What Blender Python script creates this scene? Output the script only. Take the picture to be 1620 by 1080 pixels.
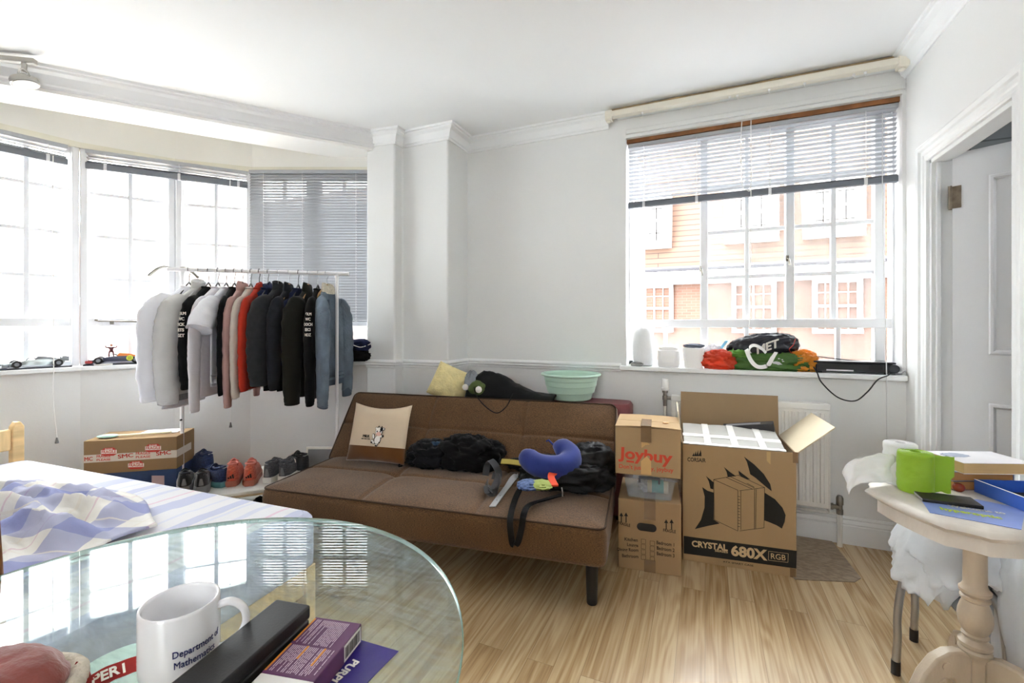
import bpy, bmesh, math, random
from math import sin, cos, pi, radians as rad, sqrt, atan2, tan
from mathutils import Vector, Matrix, noise

for o in list(bpy.data.objects):
    bpy.data.objects.remove(o)
SC = bpy.context.scene
COL = SC.collection

# ------------------------------------------------------------------ camera
# room axes: X runs along the back wall to the right, Y towards the back wall, Z up; metres
EYE, YAW, F = 1.20, rad(23.3), 710.0
CX, HY = 810.0, 514.0
cam_d = bpy.data.cameras.new('camera')
cam_d.sensor_width = 36.0
cam_d.lens = F / 1620.0 * 36.0
cam_d.shift_y = -(540.0 - HY) / 1620.0
cam_d.clip_start, cam_d.clip_end = 0.02, 200.0
cam = bpy.data.objects.new('camera', cam_d)
cam.location = (0, 0, EYE)
cam.rotation_euler = (rad(90), 0, YAW)
COL.objects.link(cam)
SC.camera = cam

# ------------------------------------------------------------------ sky, light, exposure
SC.view_settings.view_transform = 'Standard'
SC.view_settings.look = 'None'
SC.view_settings.gamma = 1.0
SC.view_settings.use_curve_mapping = False
SC.view_settings.exposure = 1.4
W = bpy.data.worlds.new('overcast_sky')
SC.world = W
W.use_nodes = True
bgn = W.node_tree.nodes['Background']
bgn.inputs[0].default_value = (0.955, 0.978, 1.0, 1)
bgn.inputs[1].default_value = 9.5
SC.cycles.max_bounces = 14
SC.cycles.diffuse_bounces = 8
SC.cycles.glossy_bounces = 6
SC.cycles.transparent_max_bounces = 24
SC.cycles.sample_clamp_indirect = 8.0
SC.cycles.caustics_reflective = False
SC.cycles.caustics_refractive = False

def sky_portal(name, loc, rot, sx, sy):
    # a light portal: emits nothing itself, only tells the renderer where the sky comes in
    l = bpy.data.lights.new(name, 'AREA'); l.shape = 'RECTANGLE'; l.size, l.size_y = sx, sy
    l.cycles.is_portal = True
    o = bpy.data.objects.new(name, l); o.location = loc; o.rotation_euler = rot
    COL.objects.link(o); return o

# ------------------------------------------------------------------ helpers
CY, SY = cos(YAW), sin(YAW)
def room(xc, d, z=0.0):
    """a point given to the right of / in front of the camera, in room axes"""
    return Vector((xc * CY - d * SY, xc * SY + d * CY, z))
def at(px, py, X=None, Y=None, Z=None, D=None):
    """where the sight line through a photograph pixel meets a plane of the room"""
    k = (px - CX) / F
    dx, dy, dz = k * CY - SY, k * SY + CY, -(py - HY) / F
    if X is not None: s = X / dx
    elif Y is not None: s = Y / dy
    elif Z is not None: s = (Z - EYE) / dz
    else: s = D
    return Vector((dx * s, dy * s, EYE + dz * s))

def lin(h):
    if isinstance(h, str):
        h = h.lstrip('#'); c = [int(h[i:i + 2], 16) / 255 for i in (0, 2, 4)]
        return tuple(((v / 12.92) if v <= .04045 else ((v + .055) / 1.055) ** 2.4) for v in c) + (1,)
    return tuple(h) + (1,) if len(h) == 3 else tuple(h)

MATS = {}
def mat(name, col, rough=.5, metal=0., spec=.5, var=0., vscale=8., bump=0., bscale=60., sheen=0., stretch=None, sub=None, trans=0., coat=0., emit=None):
    """principled material; var = brightness mottling, bump = fine relief"""
    if name in MATS: return MATS[name]
    m = bpy.data.materials.new(name); m.use_nodes = True
    nt = m.node_tree; b = nt.nodes['Principled BSDF']
    c = lin(col)
    b.inputs['Base Color'].default_value = c
    b.inputs['Roughness'].default_value = rough
    b.inputs['Metallic'].default_value = metal
    b.inputs['Specular IOR Level'].default_value = spec
    if sheen: b.inputs['Sheen Weight'].default_value = sheen
    if coat: b.inputs['Coat Weight'].default_value = coat
    if trans: b.inputs['Transmission Weight'].default_value = trans
    if emit:
        b.inputs['Emission Color'].default_value = lin(emit[0]); b.inputs['Emission Strength'].default_value = emit[1]
    if var or bump:
        tc = nt.nodes.new('ShaderNodeTexCoord'); src = tc.outputs['Object']
        if stretch:
            mp = nt.nodes.new('ShaderNodeMapping'); mp.inputs['Scale'].default_value = stretch
            nt.links.new(src, mp.inputs['Vector']); src = mp.outputs['Vector']
    if var:
        n = nt.nodes.new('ShaderNodeTexNoise'); n.inputs['Scale'].default_value = vscale; n.inputs['Detail'].default_value = 6
        nt.links.new(src, n.inputs['Vector'])
        r = nt.nodes.new('ShaderNodeValToRGB')
        r.color_ramp.elements[0].position = .3; r.color_ramp.elements[1].position = .7
        r.color_ramp.elements[0].color = tuple(v * (1 - var) for v in c[:3]) + (1,)
        r.color_ramp.elements[1].color = tuple(min(1, v * (1 + var * .6)) for v in c[:3]) + (1,)
        nt.links.new(n.outputs['Fac'], r.inputs['Fac']); nt.links.new(r.outputs['Color'], b.inputs['Base Color'])
    if bump:
        n2 = nt.nodes.new('ShaderNodeTexNoise'); n2.inputs['Scale'].default_value = bscale; n2.inputs['Detail'].default_value = 4
        nt.links.new(src, n2.inputs['Vector'])
        bp = nt.nodes.new('ShaderNodeBump'); bp.inputs['Strength'].default_value = bump; bp.inputs['Distance'].default_value = .01
        nt.links.new(n2.outputs['Fac'], bp.inputs['Height']); nt.links.new(bp.outputs['Normal'], b.inputs['Normal'])
    MATS[name] = m
    return m

class G:
    """collects shapes for ONE mesh object"""
    def __init__(s, M=None): s.v = []; s.f = []; s.m = []; s.M = M; s.mi = 0
    def add(s, vs, fs):
        n = len(s.v)
        for p in vs:
            p = Vector(p); s.v.append(s.M @ p if s.M else p)
        for f in fs: s.f.append([n + i for i in f]); s.m.append(s.mi)
        return s
    def box(s, x0, y0, z0, x1, y1, z1):
        vs = [(x, y, z) for z in (z0, z1) for y in (y0, y1) for x in (x0, x1)]
        return s.add(vs, [(0, 2, 3, 1), (4, 5, 7, 6), (0, 1, 5, 4), (2, 6, 7, 3), (0, 4, 6, 2), (1, 3, 7, 5)])
    def prism(s, pts, z0, z1, axis='z'):
        """polygon (ccw seen from +axis) extruded along an axis"""
        n = len(pts)
        def mk(p, h): return {'z': (p[0], p[1], h), 'y': (p[0], h, p[1]), 'x': (h, p[0], p[1])}[axis]
        vs = [mk(p, z0) for p in pts] + [mk(p, z1) for p in pts]
        fs = [tuple(range(n))[::-1], tuple(range(n, 2 * n))] + [(i, (i + 1) % n, n + (i + 1) % n, n + i) for i in range(n)]
        return s.add(vs, fs)
    def loft(s, rings, cap=True, closed=True):
        n = len(rings[0]); vs = [p for r in rings for p in r]; fs = []
        for k in range(len(rings) - 1):
            for i in range(n if closed else n - 1):
                j = (i + 1) % n
                fs.append((k * n + i, k * n + j, (k + 1) * n + j, (k + 1) * n + i))
        if cap and closed:
            fs.append(tuple(range(n))[::-1]); fs.append(tuple((len(rings) - 1) * n + i for i in range(n)))
        return s.add(vs, fs)
    def tube(s, pts, r, n=10, flat=1.0, up=None, cap=True):
        pts = [Vector(p) for p in pts]; rs = r if isinstance(r, (list, tuple)) else [r] * len(pts)
        rings = []; prev = None
        for i, p in enumerate(pts):
            t = (pts[min(i + 1, len(pts) - 1)] - pts[max(i - 1, 0)])
            t = t.normalized() if t.length > 1e-9 else Vector((0, 0, 1))
            if prev is None:
                a = Vector(up) if up else (Vector((0, 0, 1)) if abs(t.z) < .9 else Vector((1, 0, 0)))
            else: a = prev
            a = (a - t * a.dot(t)); a = a.normalized() if a.length > 1e-6 else t.orthogonal().normalized()
            prev = a; b = t.cross(a)
            rings.append([p + a * (cos(2 * pi * k / n) * rs[i] * flat) + b * (sin(2 * pi * k / n) * rs[i]) for k in range(n)])
        return s.loft(rings, cap)
    def lathe(s, prof, n=32, c=(0, 0), sx=1., sy=1., cap=True):
        rings = [[(c[0] + r * sx * cos(2 * pi * k / n), c[1] + r * sy * sin(2 * pi * k / n), z) for k in range(n)] for r, z in prof]
        return s.loft(rings, cap)
    def surf(s, fn, nu, nv, wrap=False):
        vs = [fn(i / nu, j / nv) for j in range(nv + 1) for i in range(nu + 1)]; w = nu + 1
        return s.add(vs, [(j * w + i, j * w + i + 1, (j + 1) * w + i + 1, (j + 1) * w + i) for j in range(nv) for i in range(nu)])
    def slab(s, fn, nu, nv, th):
        """a surface with thickness: fn gives the top, the underside lies th lower along fn's normal (approx z)"""
        w = nu + 1
        top = [Vector(fn(i / nu, j / nv)) for j in range(nv + 1) for i in range(nu + 1)]
        nrm = []
        for j in range(nv + 1):
            for i in range(nu + 1):
                a = top[j * w + min(i + 1, nu)] - top[j * w + max(i - 1, 0)]
                b = top[min(j + 1, nv) * w + i] - top[max(j - 1, 0) * w + i]
                c = a.cross(b); nrm.append(c.normalized() if c.length > 1e-12 else Vector((0, 0, 1)))
        bot = [p - nn * th for p, nn in zip(top, nrm)]; N = len(top)
        fs = []
        for j in range(nv):
            for i in range(nu):
                q = (j * w + i, j * w + i + 1, (j + 1) * w + i + 1, (j + 1) * w + i)
                fs.append(q); fs.append(tuple(N + k for k in q[::-1]))
        rim = [i for i in range(w)] + [j * w + nu for j in range(1, nv + 1)] + [nv * w + i for i in range(nu - 1, -1, -1)] + [j * w for j in range(nv - 1, 0, -1)]
        for k in range(len(rim)):
            a, b = rim[k], rim[(k + 1) % len(rim)]
            fs.append((b, a, N + a, N + b))
        return s.add(top + bot, fs)
    def blob(s, c, r, amp=.15, freq=2.5, seed=0, nu=36, nv=20, flat=None, ridge=False, power=1.0):
        """lumpy closed body; flat = height below which it is pressed flat"""
        vs = []; fs = []
        for j in range(nv + 1):
            th = pi * j / nv
            for i in range(nu):
                ph = 2 * pi * i / nu
                d = Vector((sin(th) * cos(ph), sin(th) * sin(ph), cos(th)))
                q = d * freq + Vector((seed * 3.7, seed * 1.3, -seed * 2.1))
                nn = noise.fractal(q, .8, 2.1, 4)
                if ridge: nn = .6 - abs(nn) * 1.8
                k = 1 + amp * nn
                e = Vector([math.copysign(abs(x) ** power, x) for x in d])
                p = Vector((c[0] + e.x * r[0] * k, c[1] + e.y * r[1] * k, c[2] + e.z * r[2] * k))
                if flat is not None and p.z < flat: p.z = flat + (p.z - flat) * .02
                vs.append(p)
        for j in range(nv):
            for i in range(nu):
                fs.append((j * nu + i, (j + 1) * nu + i, (j + 1) * nu + (i + 1) % nu, j * nu + (i + 1) % nu))
        return s.add(vs, fs)
    def build(s, name, mats, parent=None, smooth=None, bevel=0., seg=2, sub=0, kind=None, angle=40, loc=None, rz=None):
        me = bpy.data.meshes.new(name)
        me.from_pydata([tuple(p) for p in s.v], [], s.f)
        mats = mats if isinstance(mats, (list, tuple)) else [mats]
        for m in mats: me.materials.append(m)
        if len(mats) > 1:
            for p, k in zip(me.polygons, s.m): p.material_index = k
        bm = bmesh.new(); bm.from_mesh(me)
        bmesh.ops.remove_doubles(bm, verts=bm.verts, dist=1e-6)
        bmesh.ops.recalc_face_normals(bm, faces=bm.faces)
        bm.to_mesh(me); bm.free()
        if smooth is None or smooth:
            for p in me.polygons: p.use_smooth = True
            if smooth is None: me.set_sharp_from_angle(angle=rad(angle))
        o = bpy.data.objects.new(name, me); COL.objects.link(o)
        if parent is not None: o.parent = parent
        if loc is not None: o.location = loc
        if rz is not None: o.rotation_euler = (0, 0, rz)
        if bevel:
            b = o.modifiers.new('bevel', 'BEVEL'); b.width = bevel; b.segments = seg; b.limit_method = 'ANGLE'; b.angle_limit = rad(35)
        if sub:
            b = o.modifiers.new('subdivision', 'SUBSURF'); b.levels = sub; b.render_levels = sub
        if kind: o['kind'] = kind
        return o

def thing(name, label, cat, loc=(0, 0, 0), rz=0., group=None, rot=None):
    o = bpy.data.objects.new(name, None); COL.objects.link(o)
    o.empty_display_size = .05
    o.location = loc; o.rotation_euler = rot if rot else (0, 0, rz)
    o['label'] = label; o['category'] = cat
    if group: o['group'] = group
    return o
def tag(o, label, cat, group=None):
    o['label'] = label; o['category'] = cat
    if group: o['group'] = group
    return o
def copy_tree(o, parent=None):
    c = o.copy(); COL.objects.link(c)
    if parent is not None: c.parent = parent
    for ch in list(o.children): copy_tree(ch, c)
    return c

def text(body, size, m, parent, M, name='lettering', bold=0., ext=.0004, align='CENTER', warp=None, spacing=1.0, xs=1.0, label=None, shear=0.):
    """lettering as a thin mesh; M places the text plane (x right, y up, z out of the surface)"""
    c = bpy.data.curves.new(name, 'FONT'); c.body = body; c.size = size; c.align_x = align
    c.align_y = 'CENTER'; c.extrude = ext; twin = any(ch in body for ch in 'MWN'); c.offset = 0 if twin else bold * size; c.space_character = spacing; c.resolution_u = 3; c.shear = shear
    tmp = bpy.data.objects.new(name, c); COL.objects.link(tmp)
    bpy.context.view_layer.update()
    me = bpy.data.meshes.new_from_object(tmp.evaluated_get(bpy.context.evaluated_depsgraph_get()))
    bpy.data.objects.remove(tmp); bpy.data.curves.remove(c)
    me.materials.clear(); me.materials.append(m)
    if twin and bold:
        bm = bmesh.new(); bm.from_mesh(me); src = list(bm.verts) + list(bm.edges) + list(bm.faces)
        for dx, dy in ((bold * size, 0), (-bold * size, 0), (0, bold * size * .7), (0, -bold * size * .7)):
            r = bmesh.ops.duplicate(bm, geom=src)
            for e in r['geom']:
                if isinstance(e, bmesh.types.BMVert): e.co.x += dx; e.co.y += dy
        bm.to_mesh(me); bm.free()
    for v in me.vertices:
        p = Vector((v.co.x * xs, v.co.y, v.co.z))
        v.co = M @ (Vector(warp(p)) if warp else p)
    o = bpy.data.objects.new(name, me); COL.objects.link(o); o.parent = parent
    if label: o['label'] = label
    return o
def frame(o, x, y):
    """matrix with origin o, x axis and y axis given, z = x cross y"""
    x = Vector(x).normalized(); y = Vector(y); y = (y - x * y.dot(x)).normalized(); z = x.cross(y)
    m = Matrix.Identity(4)
    for i in range(3): m[i][0], m[i][1], m[i][2], m[i][3] = x[i], y[i], z[i], Vector(o)[i]
    return m
def bez(p, n=16):
    """smooth line through points (Catmull-Rom)"""
    p = [Vector(q) for q in p]; out = []
    for i in range(len(p) - 1):
        a, b, c, d = p[max(i - 1, 0)], p[i], p[i + 1], p[min(i + 2, len(p) - 1)]
        for k in range(n):
            t = k / n
            out.append(.5 * ((2 * b) + (c - a) * t + (2 * a - 5 * b + 4 * c - d) * t * t + (3 * b - a - 3 * c + d) * t ** 3))
    out.append(p[-1]); return out
# ------------------------------------------------------------------ setting: materials
def N(nt, t, **k):
    n = nt.nodes.new(t)
    for a, v in k.items(): setattr(n, a, v)
    return n
M_WALL = mat('wall_paint', '#e0e1e0', .6, var=.03, vscale=1.2, bump=.04, bscale=90)
M_CEIL = mat('ceiling_paint', '#ebedee', .7, var=.015, vscale=1.0)
M_BAYC = mat('bay_ceiling_paint', '#f0efea', .7, var=.04, vscale=2)
M_TRIM = mat('gloss_trim_paint', '#e6e8e8', .3, var=.03, vscale=5)
M_FRAME = mat('window_paint', '#e9ebee', .35, var=.04, vscale=7)
M_DOOR = mat('door_paint', '#dcdddf', .4, var=.02, vscale=3)

def floor_mat():
    m = bpy.data.materials.new('oak_laminate'); m.use_nodes = True; nt = m.node_tree; L = nt.links.new
    b = nt.nodes['Principled BSDF']; tc = N(nt, 'ShaderNodeTexCoord')
    mp = N(nt, 'ShaderNodeMapping'); mp.inputs['Rotation'].default_value = (0, 0, rad(90)); L(tc.outputs['Object'], mp.inputs['Vector'])
    br = N(nt, 'ShaderNodeTexBrick'); br.offset = .37; br.offset_frequency = 2
    br.inputs['Scale'].default_value = 1.0; br.inputs['Brick Width'].default_value = 1.1; br.inputs['Row Height'].default_value = .098
    br.inputs['Mortar Size'].default_value = .0012; br.inputs['Mortar Smooth'].default_value = .4; br.inputs['Bias'].default_value = 0
    br.inputs['Color1'].default_value = (0, 0, 0, 1); br.inputs['Color2'].default_value = (1, 1, 1, 1); br.inputs['Mortar'].default_value = (.5, .5, .5, 1)
    L(mp.outputs['Vector'], br.inputs['Vector'])
    # per-board offset for the grain
    ad = N(nt, 'ShaderNodeVectorMath', operation='MULTIPLY_ADD'); ad.inputs[1].default_value = (7.3, 3.1, 0)
    L(br.outputs['Color'], ad.inputs[0]); L(mp.outputs['Vector'], ad.inputs[2])
    st = N(nt, 'ShaderNodeMapping'); st.inputs['Scale'].default_value = (.42, 5.0, 1); L(ad.outputs['Vector'], st.inputs['Vector'])
    n1 = N(nt, 'ShaderNodeTexNoise'); n1.inputs['Scale'].default_value = 1.5; n1.inputs['Detail'].default_value = 3; n1.inputs['Distortion'].default_value = .35
    L(st.outputs['Vector'], n1.inputs['Vector'])
    mm = N(nt, 'ShaderNodeMath', operation='MULTIPLY'); mm.inputs[1].default_value = 55.0; L(n1.outputs['Fac'], mm.inputs[0])
    sn = N(nt, 'ShaderNodeMath', operation='SINE'); L(mm.outputs[0], sn.inputs[0])
    st2 = N(nt, 'ShaderNodeMapping'); st2.inputs['Scale'].default_value = (3, 120, 1); L(ad.outputs['Vector'], st2.inputs['Vector'])
    n2 = N(nt, 'ShaderNodeTexNoise'); n2.inputs['Scale'].default_value = 1.0; n2.inputs['Detail'].default_value = 3; L(st2.outputs['Vector'], n2.inputs['Vector'])
    a1 = N(nt, 'ShaderNodeMath', operation='MULTIPLY_ADD'); a1.inputs[1].default_value = .085; a1.inputs[2].default_value = .5; L(sn.outputs[0], a1.inputs[0])
    a2 = N(nt, 'ShaderNodeMath', operation='MULTIPLY_ADD'); a2.inputs[1].default_value = .45; L(n2.outputs['Fac'], a2.inputs[0]); L(a1.outputs[0], a2.inputs[2])
    a3 = N(nt, 'ShaderNodeMath', operation='MULTIPLY_ADD'); a3.inputs[1].default_value = .17; L(br.outputs['Color'], a3.inputs[0]); L(a2.outputs[0], a3.inputs[2])
    rp = N(nt, 'ShaderNodeValToRGB'); e = rp.color_ramp.elements
    e[0].position = .46; e[0].color = lin('#806343'); e[1].position = .94; e[1].color = lin('#c6ae88')
    k = e.new(.70); k.color = lin('#aa8c64')
    L(a3.outputs[0], rp.inputs['Fac'])
    mx = N(nt, 'ShaderNodeMixRGB', blend_type='MIX'); mx.inputs[2].default_value = lin('#553c22')
    mf = N(nt, 'ShaderNodeMath', operation='MULTIPLY'); mf.inputs[1].default_value = .45; L(br.outputs['Fac'], mf.inputs[0])
    L(mf.outputs[0], mx.inputs['Fac']); L(rp.outputs['Color'], mx.inputs[1]); L(mx.outputs['Color'], b.inputs['Base Color'])
    b.inputs['Roughness'].default_value = .27; b.inputs['Specular IOR Level'].default_value = .9
    bp = N(nt, 'ShaderNodeBump'); bp.inputs['Strength'].default_value = .12; bp.inputs['Distance'].default_value = .002
    L(a2.outputs[0], bp.inputs['Height']); L(bp.outputs['Normal'], b.inputs['Normal'])
    return m
M_FLOOR = floor_mat()

def schlick(nt, base):
    lw = N(nt, 'ShaderNodeLayerWeight'); pw = N(nt, 'ShaderNodeMath', operation='POWER'); pw.inputs[1].default_value = 5.0; nt.links.new(lw.outputs['Facing'], pw.inputs[0])
    ma = N(nt, 'ShaderNodeMath', operation='MULTIPLY_ADD'); ma.inputs[1].default_value = 1 - base; ma.inputs[2].default_value = base; nt.links.new(pw.outputs[0], ma.inputs[0]); return ma
def pane_mat(name, haze, tint=(.97, .985, .98), scale=6.0):
    """window glass whose film scatters daylight: dirt, plus added bloom haze in the bay"""
    m = bpy.data.materials.new(name); m.use_nodes = True; nt = m.node_tree; L = nt.links.new
    nt.nodes.remove(nt.nodes['Principled BSDF']); out = nt.nodes['Material Output']
    tr = N(nt, 'ShaderNodeBsdfTransparent'); tr.inputs[0].default_value = tint + (1,)
    gl = N(nt, 'ShaderNodeBsdfGlossy'); gl.inputs['Roughness'].default_value = .02
    fr = schlick(nt, .04)
    mx = N(nt, 'ShaderNodeMixShader'); L(fr.outputs[0], mx.inputs[0]); L(tr.outputs[0], mx.inputs[1]); L(gl.outputs[0], mx.inputs[2])
    tl = N(nt, 'ShaderNodeBsdfTranslucent'); tl.inputs[0].default_value = (.95, .96, .97, 1)
    tc = N(nt, 'ShaderNodeTexCoord'); nz = N(nt, 'ShaderNodeTexNoise'); nz.inputs['Scale'].default_value = scale; nz.inputs['Detail'].default_value = 8
    L(tc.outputs['Object'], nz.inputs['Vector'])
    mr = N(nt, 'ShaderNodeMapRange'); mr.inputs[1].default_value = .3; mr.inputs[2].default_value = .75
    mr.inputs[3].default_value = haze * .7; mr.inputs[4].default_value = haze * 1.35; L(nz.outputs['Fac'], mr.inputs[0])
    m2 = N(nt, 'ShaderNodeMixShader'); L(mr.outputs[0], m2.inputs[0]); L(mx.outputs[0], m2.inputs[1]); L(tl.outputs[0], m2.inputs[2])
    L(m2.outputs[0], out.inputs['Surface'])
    return m
M_PANE = pane_mat('dirty_window_glass', .02)
M_PANE_BAY = pane_mat('bay_window_glass', .10)  # stronger haze put in to imitate overexposure and bloom
M_CHROME = mat('worn_chrome', '#8a877f', .25, 1.0)
M_SLAT = mat('aluminium_blind_slat', '#a8abb0', .4, .3)
M_RAIL = mat('blind_rail_grey', '#6d727a', .45, .2)
M_CORD = mat('white_cord', '#e8e8e6', .7)
M_WOODRAW = mat('raw_brown_wood', '#8a5a34', .7, var=.3, vscale=14)

CEIL, DADO = 2.59, .935
XR, YB = .974, 3.0
def struct(o): o['kind'] = 'structure'; return o

# ------------------------------------------------------------------ setting: shell
# bay: corners of the window facets
bay = [room(*p) for p in ((-1.06, 3.42), (-1.974, 3.42), (-2.436, 3.251), (-2.845, 2.953), (-3.404, 2.184))]
beam0 = Vector((-2.23, 2.61, 0)); bdir = Vector((-.621, -.784, 0)).normalized(); bnrm = Vector((-bdir.y, bdir.x, 0)) * -1  # outward
if bnrm.x > 0: bnrm = -bnrm
BAYZ, HEAD, SOFF = 2.78, 2.362, 2.472

G().box(-6, -2.2, -.1, XR + .12, 3.3, 0).build('floor', M_FLOOR, kind='structure')
# main ceiling, cut along the bay beam
be = beam0 + bdir * 3.6
G().prism([(-2.23, 2.61), (be.x, be.y), (be.x, -1.9), (XR + .3, -1.9), (XR + .3, 3.3), (-2.0, 3.3)][::-1], CEIL, CEIL + .1).build('ceiling', M_CEIL, kind='structure')
bo_ = [p + (p - Vector((-2.2, 1.6, 0))).normalized() * .12 for p in bay]
G().prism([(q_.x, q_.y) for q_ in (beam0,)] + [(p.x, p.y) for p in bo_] + [(be.x, be.y)], BAYZ, BAYZ + .1).build('ceiling_bay', M_BAYC, smooth=False, kind='structure')
q = beam0 + bnrm * .275; r_ = be + bnrm * .275
bb = G(); bb.prism([(beam0.x, beam0.y), (q.x, q.y), (r_.x, r_.y), (be.x, be.y)], SOFF, BAYZ + .02)
bb.build('trim_bay_beam', mat('brightened_beam_white', '#f6f6f4', .5), kind='structure')  # beam colour lightened to stand in for light falling on it

# back wall with its window opening
WX0, WX1, WZ1 = -.478, .958, 2.425
g = G(); g.box(-1.9, YB, 0, WX0, YB + .2, CEIL + .02); g.box(WX1, YB, 0, XR + .3, YB + .2, CEIL + .02)
g.box(WX0, YB, 0, WX1, YB + .2, .90); g.box(WX0, YB, WZ1, WX1, YB + .2, CEIL + .02)
g.build('wall_back', M_WALL, kind='structure')
# pier between the recess and the bay
g = G(); g.prism([(-2.284, 2.605), (-2.05, 2.63), (-2.05, 2.72), (-1.66, 2.72), (-1.66, 3.2), (-2.4, 3.2), (bay[0].x, bay[0].y)], 0, BAYZ + .05)
g.build('wall_pier', M_WALL, bevel=.012, kind='structure')
# wall under the bay windows, and the short returns at its far left
def offs(pts, d):
    out = []
    for i, p in enumerate(pts):
        t = (pts[min(i + 1, len(pts) - 1)] - pts[max(i - 1, 0)]).normalized()
        out.append(p + Vector((t.y, -t.x, 0)) * d)
    return out
inn = offs(bay, 0.0); 
def inward(pts, d):
    c = Vector((-2.2, 1.6, 0)); out = []
    for i, p in enumerate(pts):
        t = (pts[min(i + 1, len(pts) - 1)] - pts[max(i - 1, 0)]).normalized(); n = Vector((t.y, -t.x, 0))
        if n.dot(c - p) < 0: n = -n
        out.append(p + n * d)
    return out
bin_, bout = inward(bay, .045), inward(bay, -.16)
g = G()
for i in range(len(bay) - 1):
    qd = [bin_[i], bin_[i + 1], bout[i + 1], bout[i]]
    g.prism([(p.x, p.y) for p in qd], 0, .905)
g.build('wall_bay', M_WALL, smooth=False, kind='structure')
# head above the bay windows
g = G()
for i in range(len(bay) - 1):
    qd = [inward(bay, .03)[i], inward(bay, .03)[i + 1], bout[i + 1], bout[i]]
    g.prism([(p.x, p.y) for p in qd], HEAD - .004, HEAD + .032)
g.build('trim_bay_window_head', mat('aged_cream_paint', '#e6e3d3', .5, var=.08, vscale=6), smooth=False, kind='structure')
g = G()
for i in range(len(bay) - 1):
    qd = [inward(bay, .02)[i], inward(bay, .02)[i + 1], bout[i + 1], bout[i]]
    g.prism([(p.x, p.y) for p in qd], HEAD + .032, BAYZ + .05)
g.build('wall_bay_head', M_BAYC, smooth=False, kind='structure')
# bay sill
g = G(); s_in = inward(bay, .115)
for i in range(len(bay) - 1):
    qd = [s_in[i], s_in[i + 1], bout[i + 1], bout[i]]
    g.prism([(p.x, p.y) for p in qd], .905, DADO)
g.build('trim_bay_sill', M_TRIM, bevel=.006, kind='structure')
jl = bay[-1]; je = beam0 + bdir * 2.75
g = G(); g.prism([(jl.x, jl.y), (je.x + .1, je.y - .1), (je.x + .1, -2.2), (je.x - .15, -2.2), (je.x - .15, je.y), (jl.x - .15, jl.y)], 0, BAYZ + .05)
g.build('wall_left', M_WALL, kind='structure')

# right wall with the doorway
DY0, DY1, DZ = 2.075, 2.72, 1.975
g = G(); g.box(XR, DY1, 0, XR + .066, 3.2, CEIL + .02); g.box(XR, -2.2, 0, XR + .066, DY0, CEIL + .02); g.box(XR, DY0, DZ, XR + .066, DY1, CEIL + .02)
g.build('wall_right', M_WALL, kind='structure')
RX0, RX1, RZ0, RZ1 = -.65, .05, 1.15, 2.0; M_REAR = mat('rear_wall_paint', '#cfcdc8', .7)
g = G(); g.box(-6, -1.75, 0, RX0, -1.65, CEIL + .02); g.box(RX1, -1.75, 0, XR + .066, -1.65, CEIL + .02); g.box(RX0, -1.75, 0, RX1, -1.65, RZ0); g.box(RX0, -1.75, RZ1, RX1, -1.65, CEIL + .02)
g.build('wall_rear', M_REAR, kind='structure')
w6 = bpy.data.objects.new('window_6', None); COL.objects.link(w6); w6.location = (0, -1.72, 0); w6['kind'] = 'structure'  # unseen window behind the camera, added to let in fill light
g = G()
for x in (RX0, -.325, RX1 - .05): g.box(x, 0, RZ0, x + .05, .05, RZ1)
g.box(RX0, 0, RZ0, RX1, .05, RZ0 + .05); g.box(RX0, 0, RZ1 - .05, RX1, .05, RZ1)
g.build('frame', M_FRAME, w6)
# unseen storeys and street front, added to shade the building opposite
g = G(); g.box(-2.2, YB + .2, 2.9, 14, YB + .5, 13); g.box(XR + .35, YB + .2, -7, 14, YB + .5, 2.9); g.box(-2.2, YB + .2, -7, XR + .35, YB + .45, -.1)
g.build('added_shade_facade', mat('street_front_brick', '#7a5a48', .9), kind='structure')
# the tiled bathroom behind the door
M_TILE = bpy.data.materials.new('grey_bathroom_tile'); M_TILE.use_nodes = True
nt = M_TILE.node_tree; bt = N(nt, 'ShaderNodeTexBrick'); tcn = N(nt, 'ShaderNodeTexCoord'); mpn = N(nt, 'ShaderNodeMapping')
mpn.inputs['Rotation'].default_value = (rad(90), 0, 0)
bt.offset = 0; bt.inputs['Scale'].default_value = 1; bt.inputs['Brick Width'].default_value = .3; bt.inputs['Row Height'].default_value = .3; bt.inputs['Mortar Size'].default_value = .004
bt.inputs['Color1'].default_value = lin('#8a8f90'); bt.inputs['Color2'].default_value = lin('#858a8c'); bt.inputs['Mortar'].default_value = lin('#5f6365')
nt.links.new(tcn.outputs['Object'], mpn.inputs['Vector']); nt.links.new(mpn.outputs['Vector'], bt.inputs['Vector'])
nt.links.new(bt.outputs['Color'], nt.nodes['Principled BSDF'].inputs['Base Color']); nt.nodes['Principled BSDF'].inputs['Roughness'].default_value = .3
G().box(XR + .066, 2.93, 0, 2.3, 3.03, 2.6).build('wall_bathroom_back', M_TILE, kind='structure')
G().box(XR + .066, .8, 0, 2.3, .9, 2.6).build('wall_bathroom_front', M_TILE, kind='structure')
g = G(); g.box(2.2, .9, 0, 2.3, 2.93, 1.5); g.box(2.2, .9, 1.5, 2.3, 1.7, 2.6); g.box(2.2, 2.05, 1.5, 2.3, 2.93, 2.6); g.box(2.2, 1.7, 2.0, 2.3, 2.05, 2.6); g.build('wall_bathroom_side', M_TILE, kind='structure')  # opening in this unseen wall is added to brighten the bathroom
G().box(XR + .066, .9, 2.5, 2.3, 3.03, 2.6).build('ceiling_bathroom', M_CEIL, kind='structure')
G().box(XR + .121, .9, -.1, 2.3, 3.03, -.002).build('floor_bathroom', mat('grey_floor_tile', '#85888a', .4, var=.1), kind='structure')

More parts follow.
